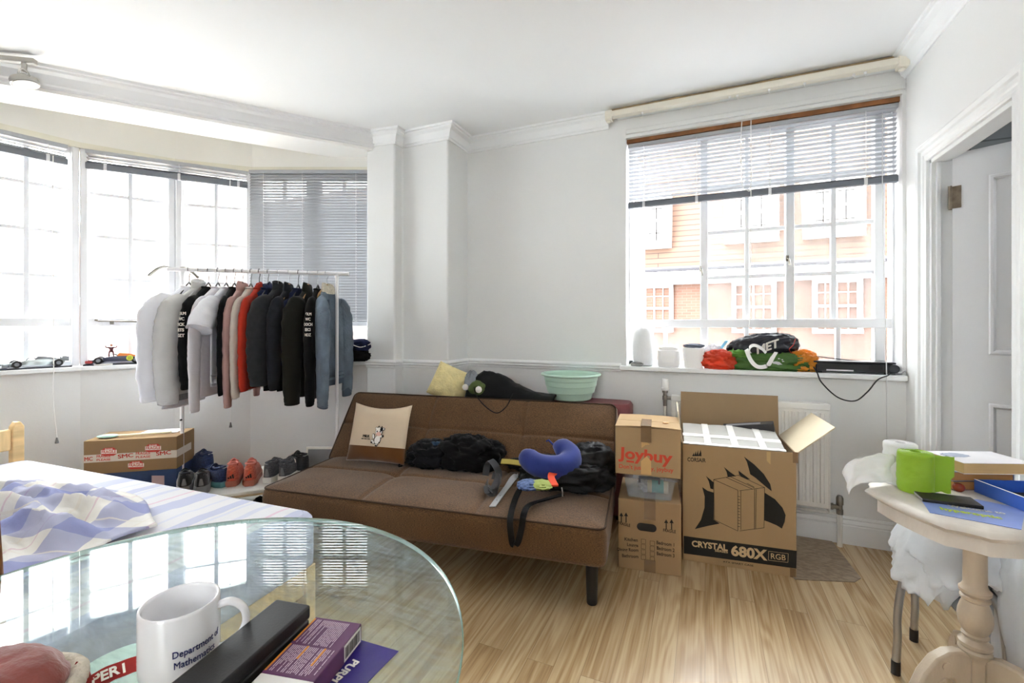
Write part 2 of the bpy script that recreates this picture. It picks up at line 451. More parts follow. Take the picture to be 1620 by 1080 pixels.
# door casing
CW, CT = .088, .022
def casing_profile(w=CW, t=CT):
    return [(0, 0), (0, t * .75), (.008, t * .9), (.016, t * .6), (.03, t * .6), (.036, t * .8), (w * .62, t * .8), (w * .68, t * 1.25), (w * .86, t * 1.45), (w * .95, t * 1.2), (w, t * 1.1), (w, 0)]
g = G(); pr = casing_profile()
def ring_at(y, z, oy, oz):  # profile swept: u runs away from the opening
    return [(XR - t, y + oy * u, z + oz * u) for u, t in pr]
g.loft([ring_at(DY1, 0, 1, 0), ring_at(DY1, DZ, 1, 1), ring_at(DY0, DZ, -1, 1), ring_at(DY0, 0, -1, 0)])
g.build('trim_door_casing', M_TRIM, angle=20, kind='structure')
g = G(); g.box(XR - .004, DY1 - .018, 0, XR + .072, DY1 + .004, DZ); g.box(XR - .004, DY0 - .004, 0, XR + .072, DY0 + .018, DZ)
g.box(XR - .004, DY0, DZ - .018, XR + .072, DY1, DZ + .004); g.box(XR + .012, DY1 - .030, 0, XR + .028, DY1 - .018, DZ - .018)
g.build('trim_door_lining', M_TRIM, bevel=.002, kind='structure')
# the door leaf, opened into the bathroom
dr = thing('door_1', 'white two-panel door standing ajar into the grey tiled bathroom', 'door', (XR + .078, DY1 - .016, 0), atan2(-.505, .863))
dr['kind'] = 'structure'
DWd, DH, DT = .64, 1.978, .036
g = G()
def door_panel(x0, z0, x1, z1): return (x0, z0, x1, z1)
pans = [(.115, .22, DWd - .115, .86), (.115, 1.07, DWd - .115, DH - .125)]
# stiles and rails
g.box(0, -DT, 0.01, .115, 0, DH); g.box(DWd - .115, -DT, 0.01, DWd, 0, DH)
g.box(.115, -DT, .01, DWd - .115, 0, .22); g.box(.115, -DT, .86, DWd - .115, 0, 1.07); g.box(.115, -DT, DH - .125, DWd - .115, 0, DH)
g.build('door_frame', M_DOOR, dr)
for (x0, z0, x1, z1) in pans:
    g = G(); yf = -DT
    rings = []
    for ins, dep in ((0, .0005), (.006, -.004), (.014, -.004), (.022, .008), (.03, .008), (.075, .008)):
        rings.append([(x0 + ins, yf + dep, z0 + ins), (x1 - ins, yf + dep, z0 + ins), (x1 - ins, yf + dep, z1 - ins), (x0 + ins, yf + dep, z1 - ins)])
    rings.insert(0, [(p[0], -.004, p[2]) for p in rings[0]])
    g.loft(rings); g.build('door_panel', M_DOOR, dr, angle=20)
M_BRASS = mat('tarnished_brass', '#7d7264', .4, .9, var=.3, vscale=40)
for z in (1.73, .28):
    g = G(); g.box(-.012, -.03, z, .0, -.002, z + .1); g.tube([(-.006, -DT - .004, z - .004), (-.006, -DT - .004, z + .104)], .0065, 10)
    g.box(-.004, -DT - .004, z, .03, -DT - .001, z + .1)
    g.build('hinge', M_BRASS, dr)
g = G(); g.tube([(DWd - .06, -DT, 1.0), (DWd - .06, -DT - .045, 1.0), (DWd - .07, -DT - .05, 1.0), (DWd - .16, -DT - .05, 1.0)], .009, 10); g.box(DWd - .08, -DT - .006, .95, DWd - .04, -DT, 1.05)
g.build('door_handle', M_CHROME, dr)
G().box(XR - .01, DY0 + .018, 0, XR + .13, DY1 - .018, .006).build('trim_door_threshold', mat('brushed_steel_strip', '#9fa3a6', .35, .9), bevel=.002, kind='structure')

# skirting boards
def sweep(pts, prof, name, m, close=False):
    """moulding along a floor-plan line: prof = (out from the wall, z), room side on the left-hand side of travel"""
    pts = [Vector((p[0], p[1], 0)) for p in pts]; rings = []
    for i, p in enumerate(pts):
        d1 = (p - pts[i - 1]).normalized() if i else (pts[1] - p).normalized()
        d2 = (pts[i + 1] - p).normalized() if i < len(pts) - 1 else d1
        n1, n2 = Vector((-d1.y, d1.x, 0)), Vector((-d2.y, d2.x, 0))
        nn = (n1 + n2).normalized(); k = 1 / max(.3, nn.dot(n1))
        rings.append([tuple(p + nn * (o * k) + Vector((0, 0, z))) for o, z in prof])
    g = G(); g.loft(rings)
    return g.build(name, m, angle=25, kind='structure')
SK = [(0, 0), (.018, 0), (.018, .1), (.014, .105), (.017, .112), (.012, .122), (.008, .13), (.012, .137), (.006, .146), (0, .148)]
sweep([(XR, YB - .02), (XR, YB), (-1.66, YB)], SK, 'baseboard_back', M_TRIM)
sweep([(XR, DY0 - CW - .002 - 1.9), (XR, DY0 - CW - .002)][::1], SK, 'baseboard_right', M_TRIM)
sweep([(XR, DY1 + CW + .002), (XR, YB - .001)], SK, 'baseboard_right_corner', M_TRIM)
# picture/dado rail
DR = [(0, .888), (.006, .888), (.010, .896), (.010, .903), (.016, .907), (.020, .915), (.013, .922), (.022, .93), (.022, .936), (.012, .944), (0, .95)]
DRb = [(o, z + .0) for o, z in DR]
sweep([(WX0 - .03, YB), (-1.66, YB), (-1.66, 2.72), (-2.05, 2.72), (-2.05, 2.63), (-2.284, 2.605)], DRb, 'trim_dado_back', M_TRIM)
sweep([(XR, -1.0), (XR, DY0 - CW)], DRb, 'trim_dado_right', M_TRIM)
# cornice
CR = [(0, CEIL - .088), (.008, CEIL - .088), (.012, CEIL - .078), (.022, CEIL - .072), (.026, CEIL - .058), (.044, CEIL - .034), (.066, CEIL - .024), (.07, CEIL - .014), (.082, CEIL - .012), (.086, CEIL), (0, CEIL)]
sweep([(-.59, YB), (-1.66, YB), (-1.66, 2.72), (-2.05, 2.72), (-2.05, 2.63), (-2.262, 2.6075)], CR, 'trim_cornice_back', M_CEIL)
e_ = beam0 + bdir * 3.3; s_ = beam0 - bdir * .02
sweep([(s_.x, s_.y), (e_.x, e_.y)], [(o, CEIL - (CEIL - z) * 1.12) for o, z in CR], 'trim_cornice_bay', M_CEIL)
sweep([(XR, -2.1), (XR, YB)], CR, 'trim_cornice_right', M_CEIL)
M_WALL2 = M_WALL
# step of the pier cornice to the beam
# sill of the back window
g = G(); g.box(WX0 - .035, YB - .042, .905, XR - .004, YB + .02, DADO); g.box(WX0 + .002, YB + .0, .905, WX1 - .002, YB + .2, DADO)
g.build('trim_window_sill', M_TRIM, bevel=.006, kind='structure')
# painted ledge above the back window
G().box(WX0 - .0, YB - .016, WZ1 + .02, XR - .004, YB + .002, WZ1 + .05).build('trim_window_head', M_WALL, bevel=.004, kind='structure')

# ------------------------------------------------------------------ windows
def bay_window(idx, pa, pb, lights, handle_posts=()):
    """facet window from pa to pb (left to right seen from inside)"""
    L = (pb - pa).length; d = (pb - pa).normalized(); rz = atan2(d.y, d.x)
    w = bpy.data.objects.new('window_%d' % idx, None); COL.objects.link(w); w.location = (pa.x, pa.y, 0); w.rotation_euler = (0, 0, rz); w['kind'] = 'structure'
    g = G(); z0, z1, tz = DADO - .002, HEAD, 1.218
    st = .05
    lw = L / lights
    for k in range(lights + 1):
        x = k * lw; hw = .052 if 0 < k < lights else .046
        x0, x1 = (0, hw) if k == 0 else (L - hw, L) if k == lights else (x - hw, x + hw)
        g.box(x0, 0, z0, x1, .06, z1); g.box((x0 + x1) / 2 - .018, -.018, z0, (x0 + x1) / 2 + .018, .0, z1)
    g.box(0, 0.005, z0, L, .055, z0 + .035); g.box(0, .005, z1 - .05, L, .055, z1); g.box(0, .0, tz - .026, L, .058, tz + .026)
    g.build('frame', M_FRAME, w, bevel=.004)
    m = G()
    for k in range(lights):
        xc = (k + .5) * lw
        m.box(xc - .012, .018, z0, xc + .012, .045, z1)
        for z in (1.512, 1.797, 2.082): m.box(k * lw + .03, .02, z - .011, (k + 1) * lw - .03, .043, z + .011)
    m.build('muntins', M_FRAME, w, bevel=.003)
    G().box(.02, .030, z0 + .02, L - .02, .033, z1 - .02).build('pane', M_PANE_BAY, w, smooth=False)
    for x, sgn in handle_posts:
        h = G(); h.lathe([(.0, 0), (.013, 0), (.013, .012), (0, .014)], 14, (0, 0))
        hh = G(Matrix.Translation((x, -.02, 1.60)) @ Matrix.Rotation(rad(90), 4, 'X'))
        hh.lathe([(0.0, 0), (.016, 0), (.014, .012), (.008, .03), (0, .034)], 14)
        hh.M = Matrix.Translation((x, -.045, 1.60))
        hh.tube(bez([(0, 0, 0), (sgn * .035, -.008, .012), (sgn * .075, -.01, -.006), (sgn * .125, -.012, -.06)], 6), [.010] * 6 + [.011] * 6 + [.012] * 6 + [.008], 8)
        hh.build('handle', M_CHROME, w)
    return w
w1 = bay_window(1, bay[4], bay[3], 2)
Lb1 = (bay[2] - bay[3]).length
w2 = bay_window(2, bay[3], bay[2], 1, [(Lb1 - .028, -1)])
w3 = bay_window(3, bay[2], bay[1], 1, [(.032, 1)])
w4 = bay_window(4, bay[1], bay[0], 2)
# casement stay on the second window's transom
g = G(); g.tube([(.09, -.012, 1.228), (.42, -.016, 1.222)], .005, 8); g.tube([(.09, -.012, 1.232), (.075, -.012, 1.236)], .008, 8); g.box(.15, -.014, 1.205, .17, .0, 1.222)
g.build('casement_stay', M_CHROME, w2)

# back window
w5 = bpy.data.objects.new('window_5', None); COL.objects.link(w5); w5.location = (0, YB + .13, 0); w5['kind'] = 'structure'
xs = [-.478, -.007, .467, .905]; z0, z1, tz = DADO - .002, WZ1 + .002, 1.208
g = G()
g.box(xs[0], 0, z0, xs[0] + .03, .06, z1); g.box(xs[3] - .028, 0, z0, xs[3] + .02, .06, z1); g.box(xs[3] + .046, -.02, z0, WX1 + .004, .06, z1)
g.box(xs[1] - .022, -.004, z0, xs[1] + .022, .06, z1); g.box(xs[2] - .022, -.004, tz, xs[2] + .022, .06, z1)
g.box(xs[0], 0, z0, WX1, .06, z0 + .03); g.box(xs[0], 0, z1 - .05, WX1, .06, z1); g.box(xs[0], -.006, tz - .024, WX1, .06, tz + .028)
g.build('frame', M_FRAME, w5, bevel=.004)
m = G()
for a_, b_ in ((xs[1], xs[2]), (xs[2], xs[3])):
    xc = (a_ + b_) / 2 + (.008 if a_ == xs[1] else 0); m.box(xc - .012, .015, tz, xc + .012, .045, z1)
    for z in (1.503, 1.79, 2.08): m.box(a_ + .02, .017, z - .011, b_ - .02, .043, z + .011)
for x in (-.245, .236, .71): m.box(x - .012, .015, z0, x + .012, .045, tz)
m.build('muntins', M_FRAME, w5, bevel=.003)
g = G(); g.box(xs[1] + .015, .03, tz + .02, xs[2] - .015, .033, z1 - .04); g.box(xs[2] + .015, .03, tz + .02, xs[3] - .02, .033, z1 - .04)
g.box(xs[0] + .02, .03, z0 + .02, xs[1] - .015, .033, tz - .02); g.box(xs[1] + .015, .03, z0 + .02, xs[3] - .02, .033, tz - .02)
g.build('pane', M_PANE, w5, smooth=False)
# the left casement, swung wide open outside on its left hinges
sash = bpy.data.objects.new('casement', None); COL.objects.link(sash); sash.parent = w5; sash.location = (xs[0] + .035, .065, 0); sash.rotation_euler = (0, 0, rad(88))
g = G(); Ls = .40
g.box(0, 0, tz + .03, .03, .035, z1 - .05); g.box(Ls - .03, 0, tz + .03, Ls, .035, z1 - .05); g.box(0, 0, tz + .03, Ls, .035, tz + .06); g.box(0, 0, z1 - .08, Ls, .035, z1 - .05)
g.box(Ls / 2 - .01, .005, tz + .03, Ls / 2 + .01, .03, z1 - .05)
for z in (1.503, 1.79, 2.08): g.box(0, .005, z - .01, Ls, .03, z + .01)
o = g.build('sash', M_FRAME, sash, bevel=.003)
G().box(.02, .016, tz + .05, Ls - .02, .019, z1 - .06).build('sash_pane', M_PANE, sash, smooth=False)
for x, z in ((xs[1] - .02, 1.56), (xs[2] - .016, 1.60)):
    g = G(); g.tube([(x, -.004, z), (x, -.02, z), (x + .006, -.028, z - .01), (x + .01, -.03, z - .045)], .006, 8); g.box(x - .008, -.008, z - .018, x + .008, -.004, z + .018)
    g.build('handle', M_CHROME, w5)
# ------------------------------------------------------------------ building across the street
M_BRICK = bpy.data.materials.new('orange_brick'); M_BRICK.use_nodes = True
def brick_nodes(m, c1, c2, mort, bw, rh, ms):
    nt = m.node_tree; L = nt.links.new; b = nt.nodes['Principled BSDF']; tc = N(nt, 'ShaderNodeTexCoord'); mp = N(nt, 'ShaderNodeMapping')
    mp.inputs['Rotation'].default_value = (rad(90), 0, 0); L(tc.outputs['Object'], mp.inputs['Vector'])
    t = N(nt, 'ShaderNodeTexBrick'); t.inputs['Scale'].default_value = 1; t.inputs['Brick Width'].default_value = bw; t.inputs['Row Height'].default_value = rh; t.inputs['Mortar Size'].default_value = ms
    t.inputs['Color1'].default_value = lin(c1); t.inputs['Color2'].default_value = lin(c2); t.inputs['Mortar'].default_value = lin(mort)
    L(mp.outputs['Vector'], t.inputs['Vector']); L(t.outputs['Color'], b.inputs['Base Color']); b.inputs['Roughness'].default_value = .9
brick_nodes(M_BRICK, '#573f33', '#5d463a', '#5c4e47', .23, .075, .008)
M_ROOFT = bpy.data.materials.new('clay_roof_tile'); M_ROOFT.use_nodes = True
brick_nodes(M_ROOFT, '#5f4c3f', '#645044', '#42352f', 2.4, .15, .014)
M_WHITEOUT = mat('white_joinery', '#9d9d9c', .5)
M_GUTTER = mat('lead_gutter', '#34353a', .6)
M_DARKPANE = mat('reflective_far_glass', '#5c6066', .1)
bl = thing('brick_building', 'orange brick building with a tiled mansard roof across the street, seen through the windows', 'building', (0, 13, -7))
G().box(-46, 0, 0, 9, .5, 9.35).build('wall', M_BRICK, bl)
g = G(); g.prism([(-.02, 9.72), (.9, 13.6), (1.4, 13.6), (.5, 9.72)], -46, 9, axis='x'); g.build('mansard_roof', M_ROOFT, bl)
G().box(-46, -.22, 9.3, 9, .02, 9.62).build('fascia', M_WHITEOUT, bl)
g = G(); g.tube([(-46, -.28, 9.70), (9, -.28, 9.70)], .07, 8); g.build('gutter', M_GUTTER, bl)
def far_window(x, z0, z1, y, w):
    f = G(); f.box(-w / 2, -.06, z0, -w / 2 + .1, .3, z1); f.box(w / 2 - .1, -.06, z0, w / 2, .3, z1); f.box(-w / 2, -.06, z1 - .1, w / 2, .3, z1); f.box(-w / 2, -.1, z0, w / 2, .3, z0 + .1)
    f.box(-.02, .0, z0, .02, .04, z1); zm = (z0 + z1) / 2; f.box(-w / 2, -.02, zm - .03, w / 2, .05, zm + .03)
    for k in (.25, .75): f.box(-w / 2, .01, z0 + (z1 - z0) * k - .012, w / 2, .04, z0 + (z1 - z0) * k + .012)
    for k in (.27, .73): f.box(-w / 2 + w * k - .012, .01, z0, -w / 2 + w * k + .012, .04, z1)
    o = f.build('window', M_WHITEOUT, bl, loc=(x, y, 0)); G().box(-w / 2 + .05, .06, z0 + .05, w / 2 - .05, .08, z1 - .05).build('pane', M_DARKPANE, o, smooth=False)
    return o
wa = far_window(-1.3, 8.0, 9.32, -.03, 1.0); wb = far_window(-1.47, 10.4, 11.75, -.05, 1.0)
for k in range(1, 15):
    c = copy_tree(wa, bl); c.location.x = -1.2 - 2.03 * k
    if k < 10: c = copy_tree(wb, bl); c.location.x = -1.47 - 2.03 * k
for k in (1, 2, 3):
    c = copy_tree(wa, bl); c.location.x = -1.2 + 2.05 * k + (.28 if k == 1 else 0)
    c = copy_tree(wb, bl); c.location.x = -1.25 + 2.05 * k + (.28 if k == 1 else 0)
for k, (x) in enumerate((-1.47, 1.08, 2.85, 4.9)):
    g = G(); g.box(x - .62, -.04, 10.32, x + .62, 1.0, 11.86); g.build('dormer', M_WHITEOUT, bl)
G().box(-50, 2.5 + 2, -7.2, 12, 14, -7).build('street_ground', mat('grey_asphalt', '#8b8b8c', .9), kind='structure')

# ------------------------------------------------------------------ blinds
def blind(name, label, pa, pb, ztop, zbot, ztilt, pitch, inset, pull=None, rail_h=.022, cords=None, group=None, width=.025, gapless=0, rail_mat=None):
    d = (pb - pa); L = d.length; rz = atan2(d.y, d.x)
    t = thing(name, label, 'blind', (pa.x, pa.y, 0), rz, group)
    G().box(.0, -.014, ztop - .026, L, .014, ztop).build('headrail', M_SLAT, t, bevel=.002)
    g = G(); z = ztop - .034; hw = width / 2
    while z > zbot + .016:
        a = ztilt
        prof = []
        for k in range(5):
            s = -hw + width * k / 4; b = (1 - (s / hw) ** 2) * .0022
            prof.append((s * cos(a) - b * sin(a), z + s * sin(a) + b * cos(a)))
        n0 = len(g.v)
        ring1 = [(0.004, y, zz) for y, zz in prof]; ring2 = [(L - .004, y, zz) for y, zz in prof]
        g.add(ring1 + ring2, [(k, k + 1, 6 + k, 5 + k) for k in range(4)])
        z -= pitch
    g.build('slats', M_SLAT, t, smooth=True)
    g = G(); g.prism([(-.013, zbot), (.013, zbot), (.014, zbot + rail_h * .7), (.008, zbot + rail_h), (-.008, zbot + rail_h), (-.014, zbot + rail_h * .7)], .0, L, axis='x')
    g.build('bottom_rail', rail_mat or M_RAIL, t)
    for x in (cords or (.09, L / 2, L - .09)):
        g = G()
        for y in (-.0135, .0135): g.tube([(x, y, ztop - .02), (x, y, zbot)], .0011, 5)
        g.tube([(x + .004, 0, ztop - .02), (x + .004, 0, zbot)], .001, 5)
        z = ztop - .045
        while z > zbot + .02: g.tube([(x, -.0135, z), (x + .004, 0, z), (x, .0135, z)], .0009, 4); z -= pitch
        g.build('ladder_cord', M_CORD, t)
    for x in (cords or (.09, L / 2, L - .09)):
        G().box(x - .008, -.0155, zbot - .002, x + .008, .0155, zbot + rail_h + .001).build('rail_clip', mat('clear_plastic_clip', '#d4d6d8', .3), t)
    return t
def lerp(a, b, k): return a + (b - a) * k
i03 = inward(bay, .03)
A0, A1 = lerp(bay[4], bay[3], .03), lerp(bay[4], bay[3], .955)
A0, A1 = A0 + Vector((.02, -.02, 0)), A1 + Vector((.016, -.022, 0))
ba = blind('venetian_blind', 'pulled-up grey venetian blind over the leftmost bay window', A0, A1, HEAD - .005, 2.228, rad(-27), .0235, 0, rail_h=.042)
nB = Vector((.42, -.9, 0)).normalized()
B0, B1 = lerp(bay[3], bay[2], .07), lerp(bay[2], bay[1], .93)
cc = (B1 - B0).normalized(); nb = Vector((cc.y, -cc.x, 0))
if nb.y > 0: nb = -nb
bb_ = blind('venetian_blind', 'pulled-up grey venetian blind spanning the two middle bay windows', B0 + nb * .02, B1 + nb * .02, HEAD - .005, 2.232, rad(-27), .0235, 0, rail_h=.042, cords=(.1, .5, .86))
C0, C1 = lerp(bay[1], bay[0], .008), lerp(bay[1], bay[0], .995)
cn = Vector((-.0, -1, 0)); dd = (C1 - C0).normalized(); cn = Vector((dd.y, -dd.x, 0)); cn = cn if cn.y < 0 else -cn
bc = blind('venetian_blind', 'fully lowered closed venetian blind beside the pier', C0 + cn * .055, C1 + cn * .055, HEAD - .003, 1.225, rad(62), .0208, 0, rail_h=.012, width=.027, cords=(.11, .40, .80), rail_mat=M_SLAT)
bd = blind('venetian_blind', 'half-raised venetian blind in the window above the radiator', Vector((WX0 + .008, YB + .045, 0)), Vector((WX1 - .006, YB + .045, 0)), WZ1 - .03, 1.972, rad(-20), .0253, 0, rail_h=.036, cords=(.1, .42, .82, 1.28))
g = G(); rnd = random.Random(3)
pts = [(WX0, WZ1 + .002)] + [(WX0 + (WX1 - WX0) * k / 14, WZ1 - .022 - rnd.random() * .006) for k in range(15)] + [(WX1, WZ1 + .002)]
g.prism([(p[0], p[1]) for p in pts], YB + .03, YB + .062, axis='y'); g.build('blind_batten', M_WOODRAW, bd)
bpy.context.view_layer.update()
for o in bd.children:
    if o.name.startswith('blind_batten'):
        o.matrix_parent_inverse = Matrix.Identity(4); o.location = (-(WX0 + .008), -(YB + .045), 0)

# pull cords
def cord(name, label, pts, r, m, parent=None, tassel=None):
    g = G(); g.tube(bez(pts, 8), r, 6)
    if parent is not None:
        o = g.build(name, m, parent); bpy.context.view_layer.update(); o.matrix_parent_inverse = parent.matrix_world.inverted()
    else: o = tag(g.build(name, m), label, 'cord')
    if tassel:
        p = pts[-1]; h = G(); h.lathe([(0, p[2] + .002), (.004, p[2]), (.005, p[2] - .01), (.009, p[2] - .028), (.009, p[2] - .034), (0, p[2] - .034)], 12, (p[0], p[1])); h.build('tassel', mat('grey_tassel', '#6f6f70', .5), o)
    return o
p0 = at(88, 245, D=2.86); p1 = at(86, 690, D=2.72)
cord('blind_cord', 'thin looped blind cord hanging down past the model cars to the pine headboard', [at(84, 246, D=2.75), at(83, 420, D=2.74), at(85, 570, D=2.72), at(84, 630, D=2.72), at(90, 692, D=2.70)], .0022, M_CORD, parent=ba, tassel=True)
cord('blind_cord', 'short tasselled blind cord hanging below the dusty pink jacket', [at(364, 280, D=3.12), at(364, 480, D=3.12), at(364.5, 655, D=3.12), at(364.8, 668, D=3.12)], .0022, M_CORD, parent=bc, tassel=True)
cord('blind_cord', 'white blind cord with a loop hanging in the middle of the half-raised blind', [at(1175, 170, Y=YB + .02), at(1172, 230, Y=YB + .02), at(1174, 290, Y=YB + .02), at(1181, 300, Y=YB + .02), at(1188, 292, Y=YB + .02), at(1188, 200, Y=YB + .02), at(1189, 172, Y=YB + .02)], .0024, M_CORD, parent=bd)
cord('blind_wand', 'long clear tilt wand hanging at the right of the half-raised blind', [at(1396, 178, Y=YB + .015), at(1396.5, 350, Y=YB - .0), at(1402, 560, Y=YB - .046), at(1403, 700, Y=YB - .05)], .0022, mat('pale_wand', '#c9c9c9', .3), parent=bd)
cord('blind_cord', 'white cord hanging alone down to the green bag in front of the back window', [at(1188, 300, Y=YB + .02), at(1187.5, 420, Y=YB + .02), at(1186, 500, Y=YB + .02), at(1185, 516, Y=YB + .02)], .0022, M_CORD, parent=bd)

# curtain track over the back window
M_IVORY = mat('ivory_plastic', '#e3ded0', .4)
ct = thing('curtain_track', 'ivory curtain track with a bare wooden batten above the back window', 'curtain track', (0, YB, 0))
xa, xb = -.56, XR - .03
G().box(xa, -.10, CEIL - .03, xb, -.07, CEIL - .004).build('track_batten', mat('scraped_wood_batten', '#a58f68', .7, var=.45, vscale=11, stretch=(.8, 3, 3)), ct, bevel=.003)
g = G(); g.prism([(-.125, CEIL - .062), (-.095, CEIL - .066), (-.075, CEIL - .06), (-.075, CEIL - .028), (-.12, CEIL - .024), (-.127, CEIL - .04)], xa, xb, axis='x'); g.build('track_rail', M_IVORY, ct, bevel=.002)
G().box(xa + .03, -.071, CEIL - .04, xb, .0, CEIL - .01).build('track_board', M_WALL, ct)
for x, s in ((xa - .01, -1), (xb - .02, 1)):
    g = G(); g.box(x - .02, -.132, CEIL - .078, x + .025, -.07, CEIL - .02); g.lathe([(0, CEIL - .09), (.014, CEIL - .088), (.014, CEIL - .076), (0, CEIL - .074)], 12, (x, -.1)); g.build('track_end', M_IVORY, ct, bevel=.005)
for x in (-.36, .13, .17, .33, .50, .72, .77):
    g = G(); g.box(x - .006, -.112, CEIL - .074, x + .006, -.1, CEIL - .062); g.tube([(x, -.106, CEIL - .074), (x, -.106, CEIL - .082), (x + .006, -.106, CEIL - .088)], .002, 6); g.build('glider', M_CORD, ct)

# radiator
M_RAD = mat('radiator_enamel', '#e6e5e0', .35, var=.02)
rd = thing('radiator', 'white panel radiator under the back window, behind the open carton', 'radiator', (-.19, YB - .085, .18))
RW, RH = .81, .59
G().box(0, .0, 0.02, RW, .045, RH - .02).build('water_panel', M_RAD, rd, bevel=.006)
g = G(); n = 23
for k in range(n):
    x = .035 + (RW - .07) * k / (n - 1)
    g.prism([(x - .012, .001), (x - .007, -.010), (x + .007, -.010), (x + .012, .001)], .05, RH - .05)
g.build('fluted_front', M_RAD, rd)
G().box(-.003, -.006, RH - .035, RW + .003, .055, RH).build('top_grille', M_RAD, rd, bevel=.004)
for x in (-.003, RW - .004): G().box(x, -.004, .0, x + .007, .052, RH - .005).build('side_cover', M_RAD, rd, bevel=.002)
for x in (.05, RW - .08): G().box(x, .045, .1, x + .03, .085, .5).build('wall_bracket', M_RAD, rd)
M_VALVE = mat('nickel_valve', '#8e8a82', .35, .9)
vp = at(1052, 625, Y=YB - .07)
tv = thing('radiator_valve', 'white-headed thermostatic valve at the left end of the radiator', 'valve', (vp.x, vp.y, 0))
g = G(); g.lathe([(.0, .795), (.021, .795), (.024, .80), (.024, .812), (.021, .815), (.023, .85), (.020, .865), (.016, .867), (0, .867)], 20); g.build('valve_head', mat('white_plastic', '#eeeeec', .35), tv)
g = G(); g.lathe([(0, .70), (.011, .70), (.011, .735), (.015, .738), (.015, .762), (.012, .765), (.012, .78), (.017, .782), (.017, .795), (0, .795)], 16); g.tube([(0, 0, .75), (.04, 0, .75)], .010, 12); g.tube([(.034, 0, .75), (.056, 0, .75)], .015, 6)
g.build('valve_body', M_VALVE, tv)
g = G(); g.tube([(0, 0, .05), (0, 0, .70)], .0085, 10); g.build('pipe', M_RAD, tv)
vp = at(1322, 862, Z=0.0); vx = -.19 + RW + .05; vy = YB - .06
lv = thing('radiator_valve', 'grey-capped lockshield valve on a white pipe at the right end of the radiator', 'valve', (vx, vy, 0))
g = G(); g.lathe([(0, .0), (.013, 0), (.013, .175), (0, .175)], 14); g.build('pipe', M_RAD, lv)
g = G(); g.lathe([(0, .175), (.016, .175), (.016, .20), (.013, .203), (.013, .225), (.017, .228), (.017, .262), (.011, .275), (0, .276)], 16); g.tube([(-.05, 0, .212), (0, 0, .212)], .012, 12); g.tube([(-.045, 0, .212), (-.03, 0, .212)], .018, 6); g.build('valve_body', M_VALVE, lv)
tag(G().tube([(.66, YB - .03, .165), (-.3, YB - .03, .165)], .0075, 8).build('heating_pipe', M_RAD), 'white heating pipe running low along the wall under the radiator', 'pipe')

# track spotlight
M_NICK = mat('brushed_nickel', '#a9a7a2', .3, .9)
sp = at(38, 100, Z=CEIL - .045)
tl = thing('spotlight', 'brushed nickel spotlight on its ceiling track', 'spotlight', (sp.x, sp.y, CEIL))
ta, tb = at(0, 92, Z=CEIL - .045), at(54, 97, Z=CEIL - .045)
td = (tb - ta).normalized()
g = G(Matrix.Rotation(atan2(td.y, td.x), 4, 'Z')); g.box(-.7, -.015, -.045, .05, .015, -.02); g.build('track', M_NICK, tl, bevel=.003)
g = G(Matrix.Rotation(atan2(td.y, td.x), 4, 'Z')); g.box(-.45, -.012, -.021, -.42, .012, -.0); g.build('track_mount', M_NICK, tl)
g = G(); g.tube([(0, 0, -.045), (0, 0, -.095)], .011, 14); g.build('stem', M_NICK, tl)
Mh = Matrix.Translation((-.0, 0, -.135)) @ Matrix.Rotation(rad(16), 4, (.5, -.4, 0))
g = G(Mh); g.lathe([(.0, .03), (.02, .03), (.024, .02), (.05, .012), (.056, .0), (.056, -.018), (.052, -.022), (.047, -.02), (.047, -.012), (0, -.012)], 28); g.build('lamp_head', M_NICK, tl)
g = G(Mh); g.lathe([(0, -.013), (.035, -.013), (.044, -.019), (.047, -.020), (.04, -.0215), (.022, -.017), (0, -.017)], 24); g.build('bulb', mat('frosted_bulb', '#f4f2ec', .2), tl)
yk = G(); yk.M = Mh; yk.tube([(-.062 * cos(a), 0, .055 * sin(a)) for a in [pi * k / 14 for k in range(15)]], .0035, 8, flat=1); yk.build('yoke', M_NICK, tl)
# ------------------------------------------------------------------ fabrics
def weave_mat(name, c1, c2, scale=260, rough=.95, mott=.25, bump=.25):
    m = bpy.data.materials.new(name); m.use_nodes = True; nt = m.node_tree; L = nt.links.new; b = nt.nodes['Principled BSDF']
    tc = N(nt, 'ShaderNodeTexCoord'); 
    mp = N(nt, 'ShaderNodeMapping'); mp.inputs['Scale'].default_value = (.4, 1, 1.8); L(tc.outputs['Object'], mp.inputs['Vector'])
    n1 = N(nt, 'ShaderNodeTexNoise'); n1.inputs['Scale'].default_value = scale; n1.inputs['Detail'].default_value = 2; L(mp.outputs['Vector'], n1.inputs['Vector'])
    n2 = N(nt, 'ShaderNodeTexNoise'); n2.inputs['Scale'].default_value = 5; n2.inputs['Detail'].default_value = 4; L(tc.outputs['Object'], n2.inputs['Vector'])
    ad = N(nt, 'ShaderNodeMath', operation='MULTIPLY_ADD'); ad.inputs[1].default_value = mott; L(n2.outputs['Fac'], ad.inputs[0]); L(n1.outputs['Fac'], ad.inputs[2])
    r = N(nt, 'ShaderNodeValToRGB'); r.color_ramp.elements[0].position = .42 + mott * .3; r.color_ramp.elements[1].position = .62 + mott * .6
    r.color_ramp.elements[0].color = lin(c1); r.color_ramp.elements[1].color = lin(c2); L(ad.outputs[0], r.inputs['Fac']); L(r.outputs['Color'], b.inputs['Base Color'])
    bp = N(nt, 'ShaderNodeBump'); bp.inputs['Strength'].default_value = bump; bp.inputs['Distance'].default_value = .003; L(n1.outputs['Fac'], bp.inputs['Height']); L(bp.outputs['Normal'], b.inputs['Normal'])
    b.inputs['Roughness'].default_value = rough; b.inputs['Sheen Weight'].default_value = .15
    return m
M_SOFA = weave_mat('brown_sofa_weave', '#452f1a', '#6f5032', 330)
M_BLACKLEG = mat('black_plastic_leg', '#17181a', .5)
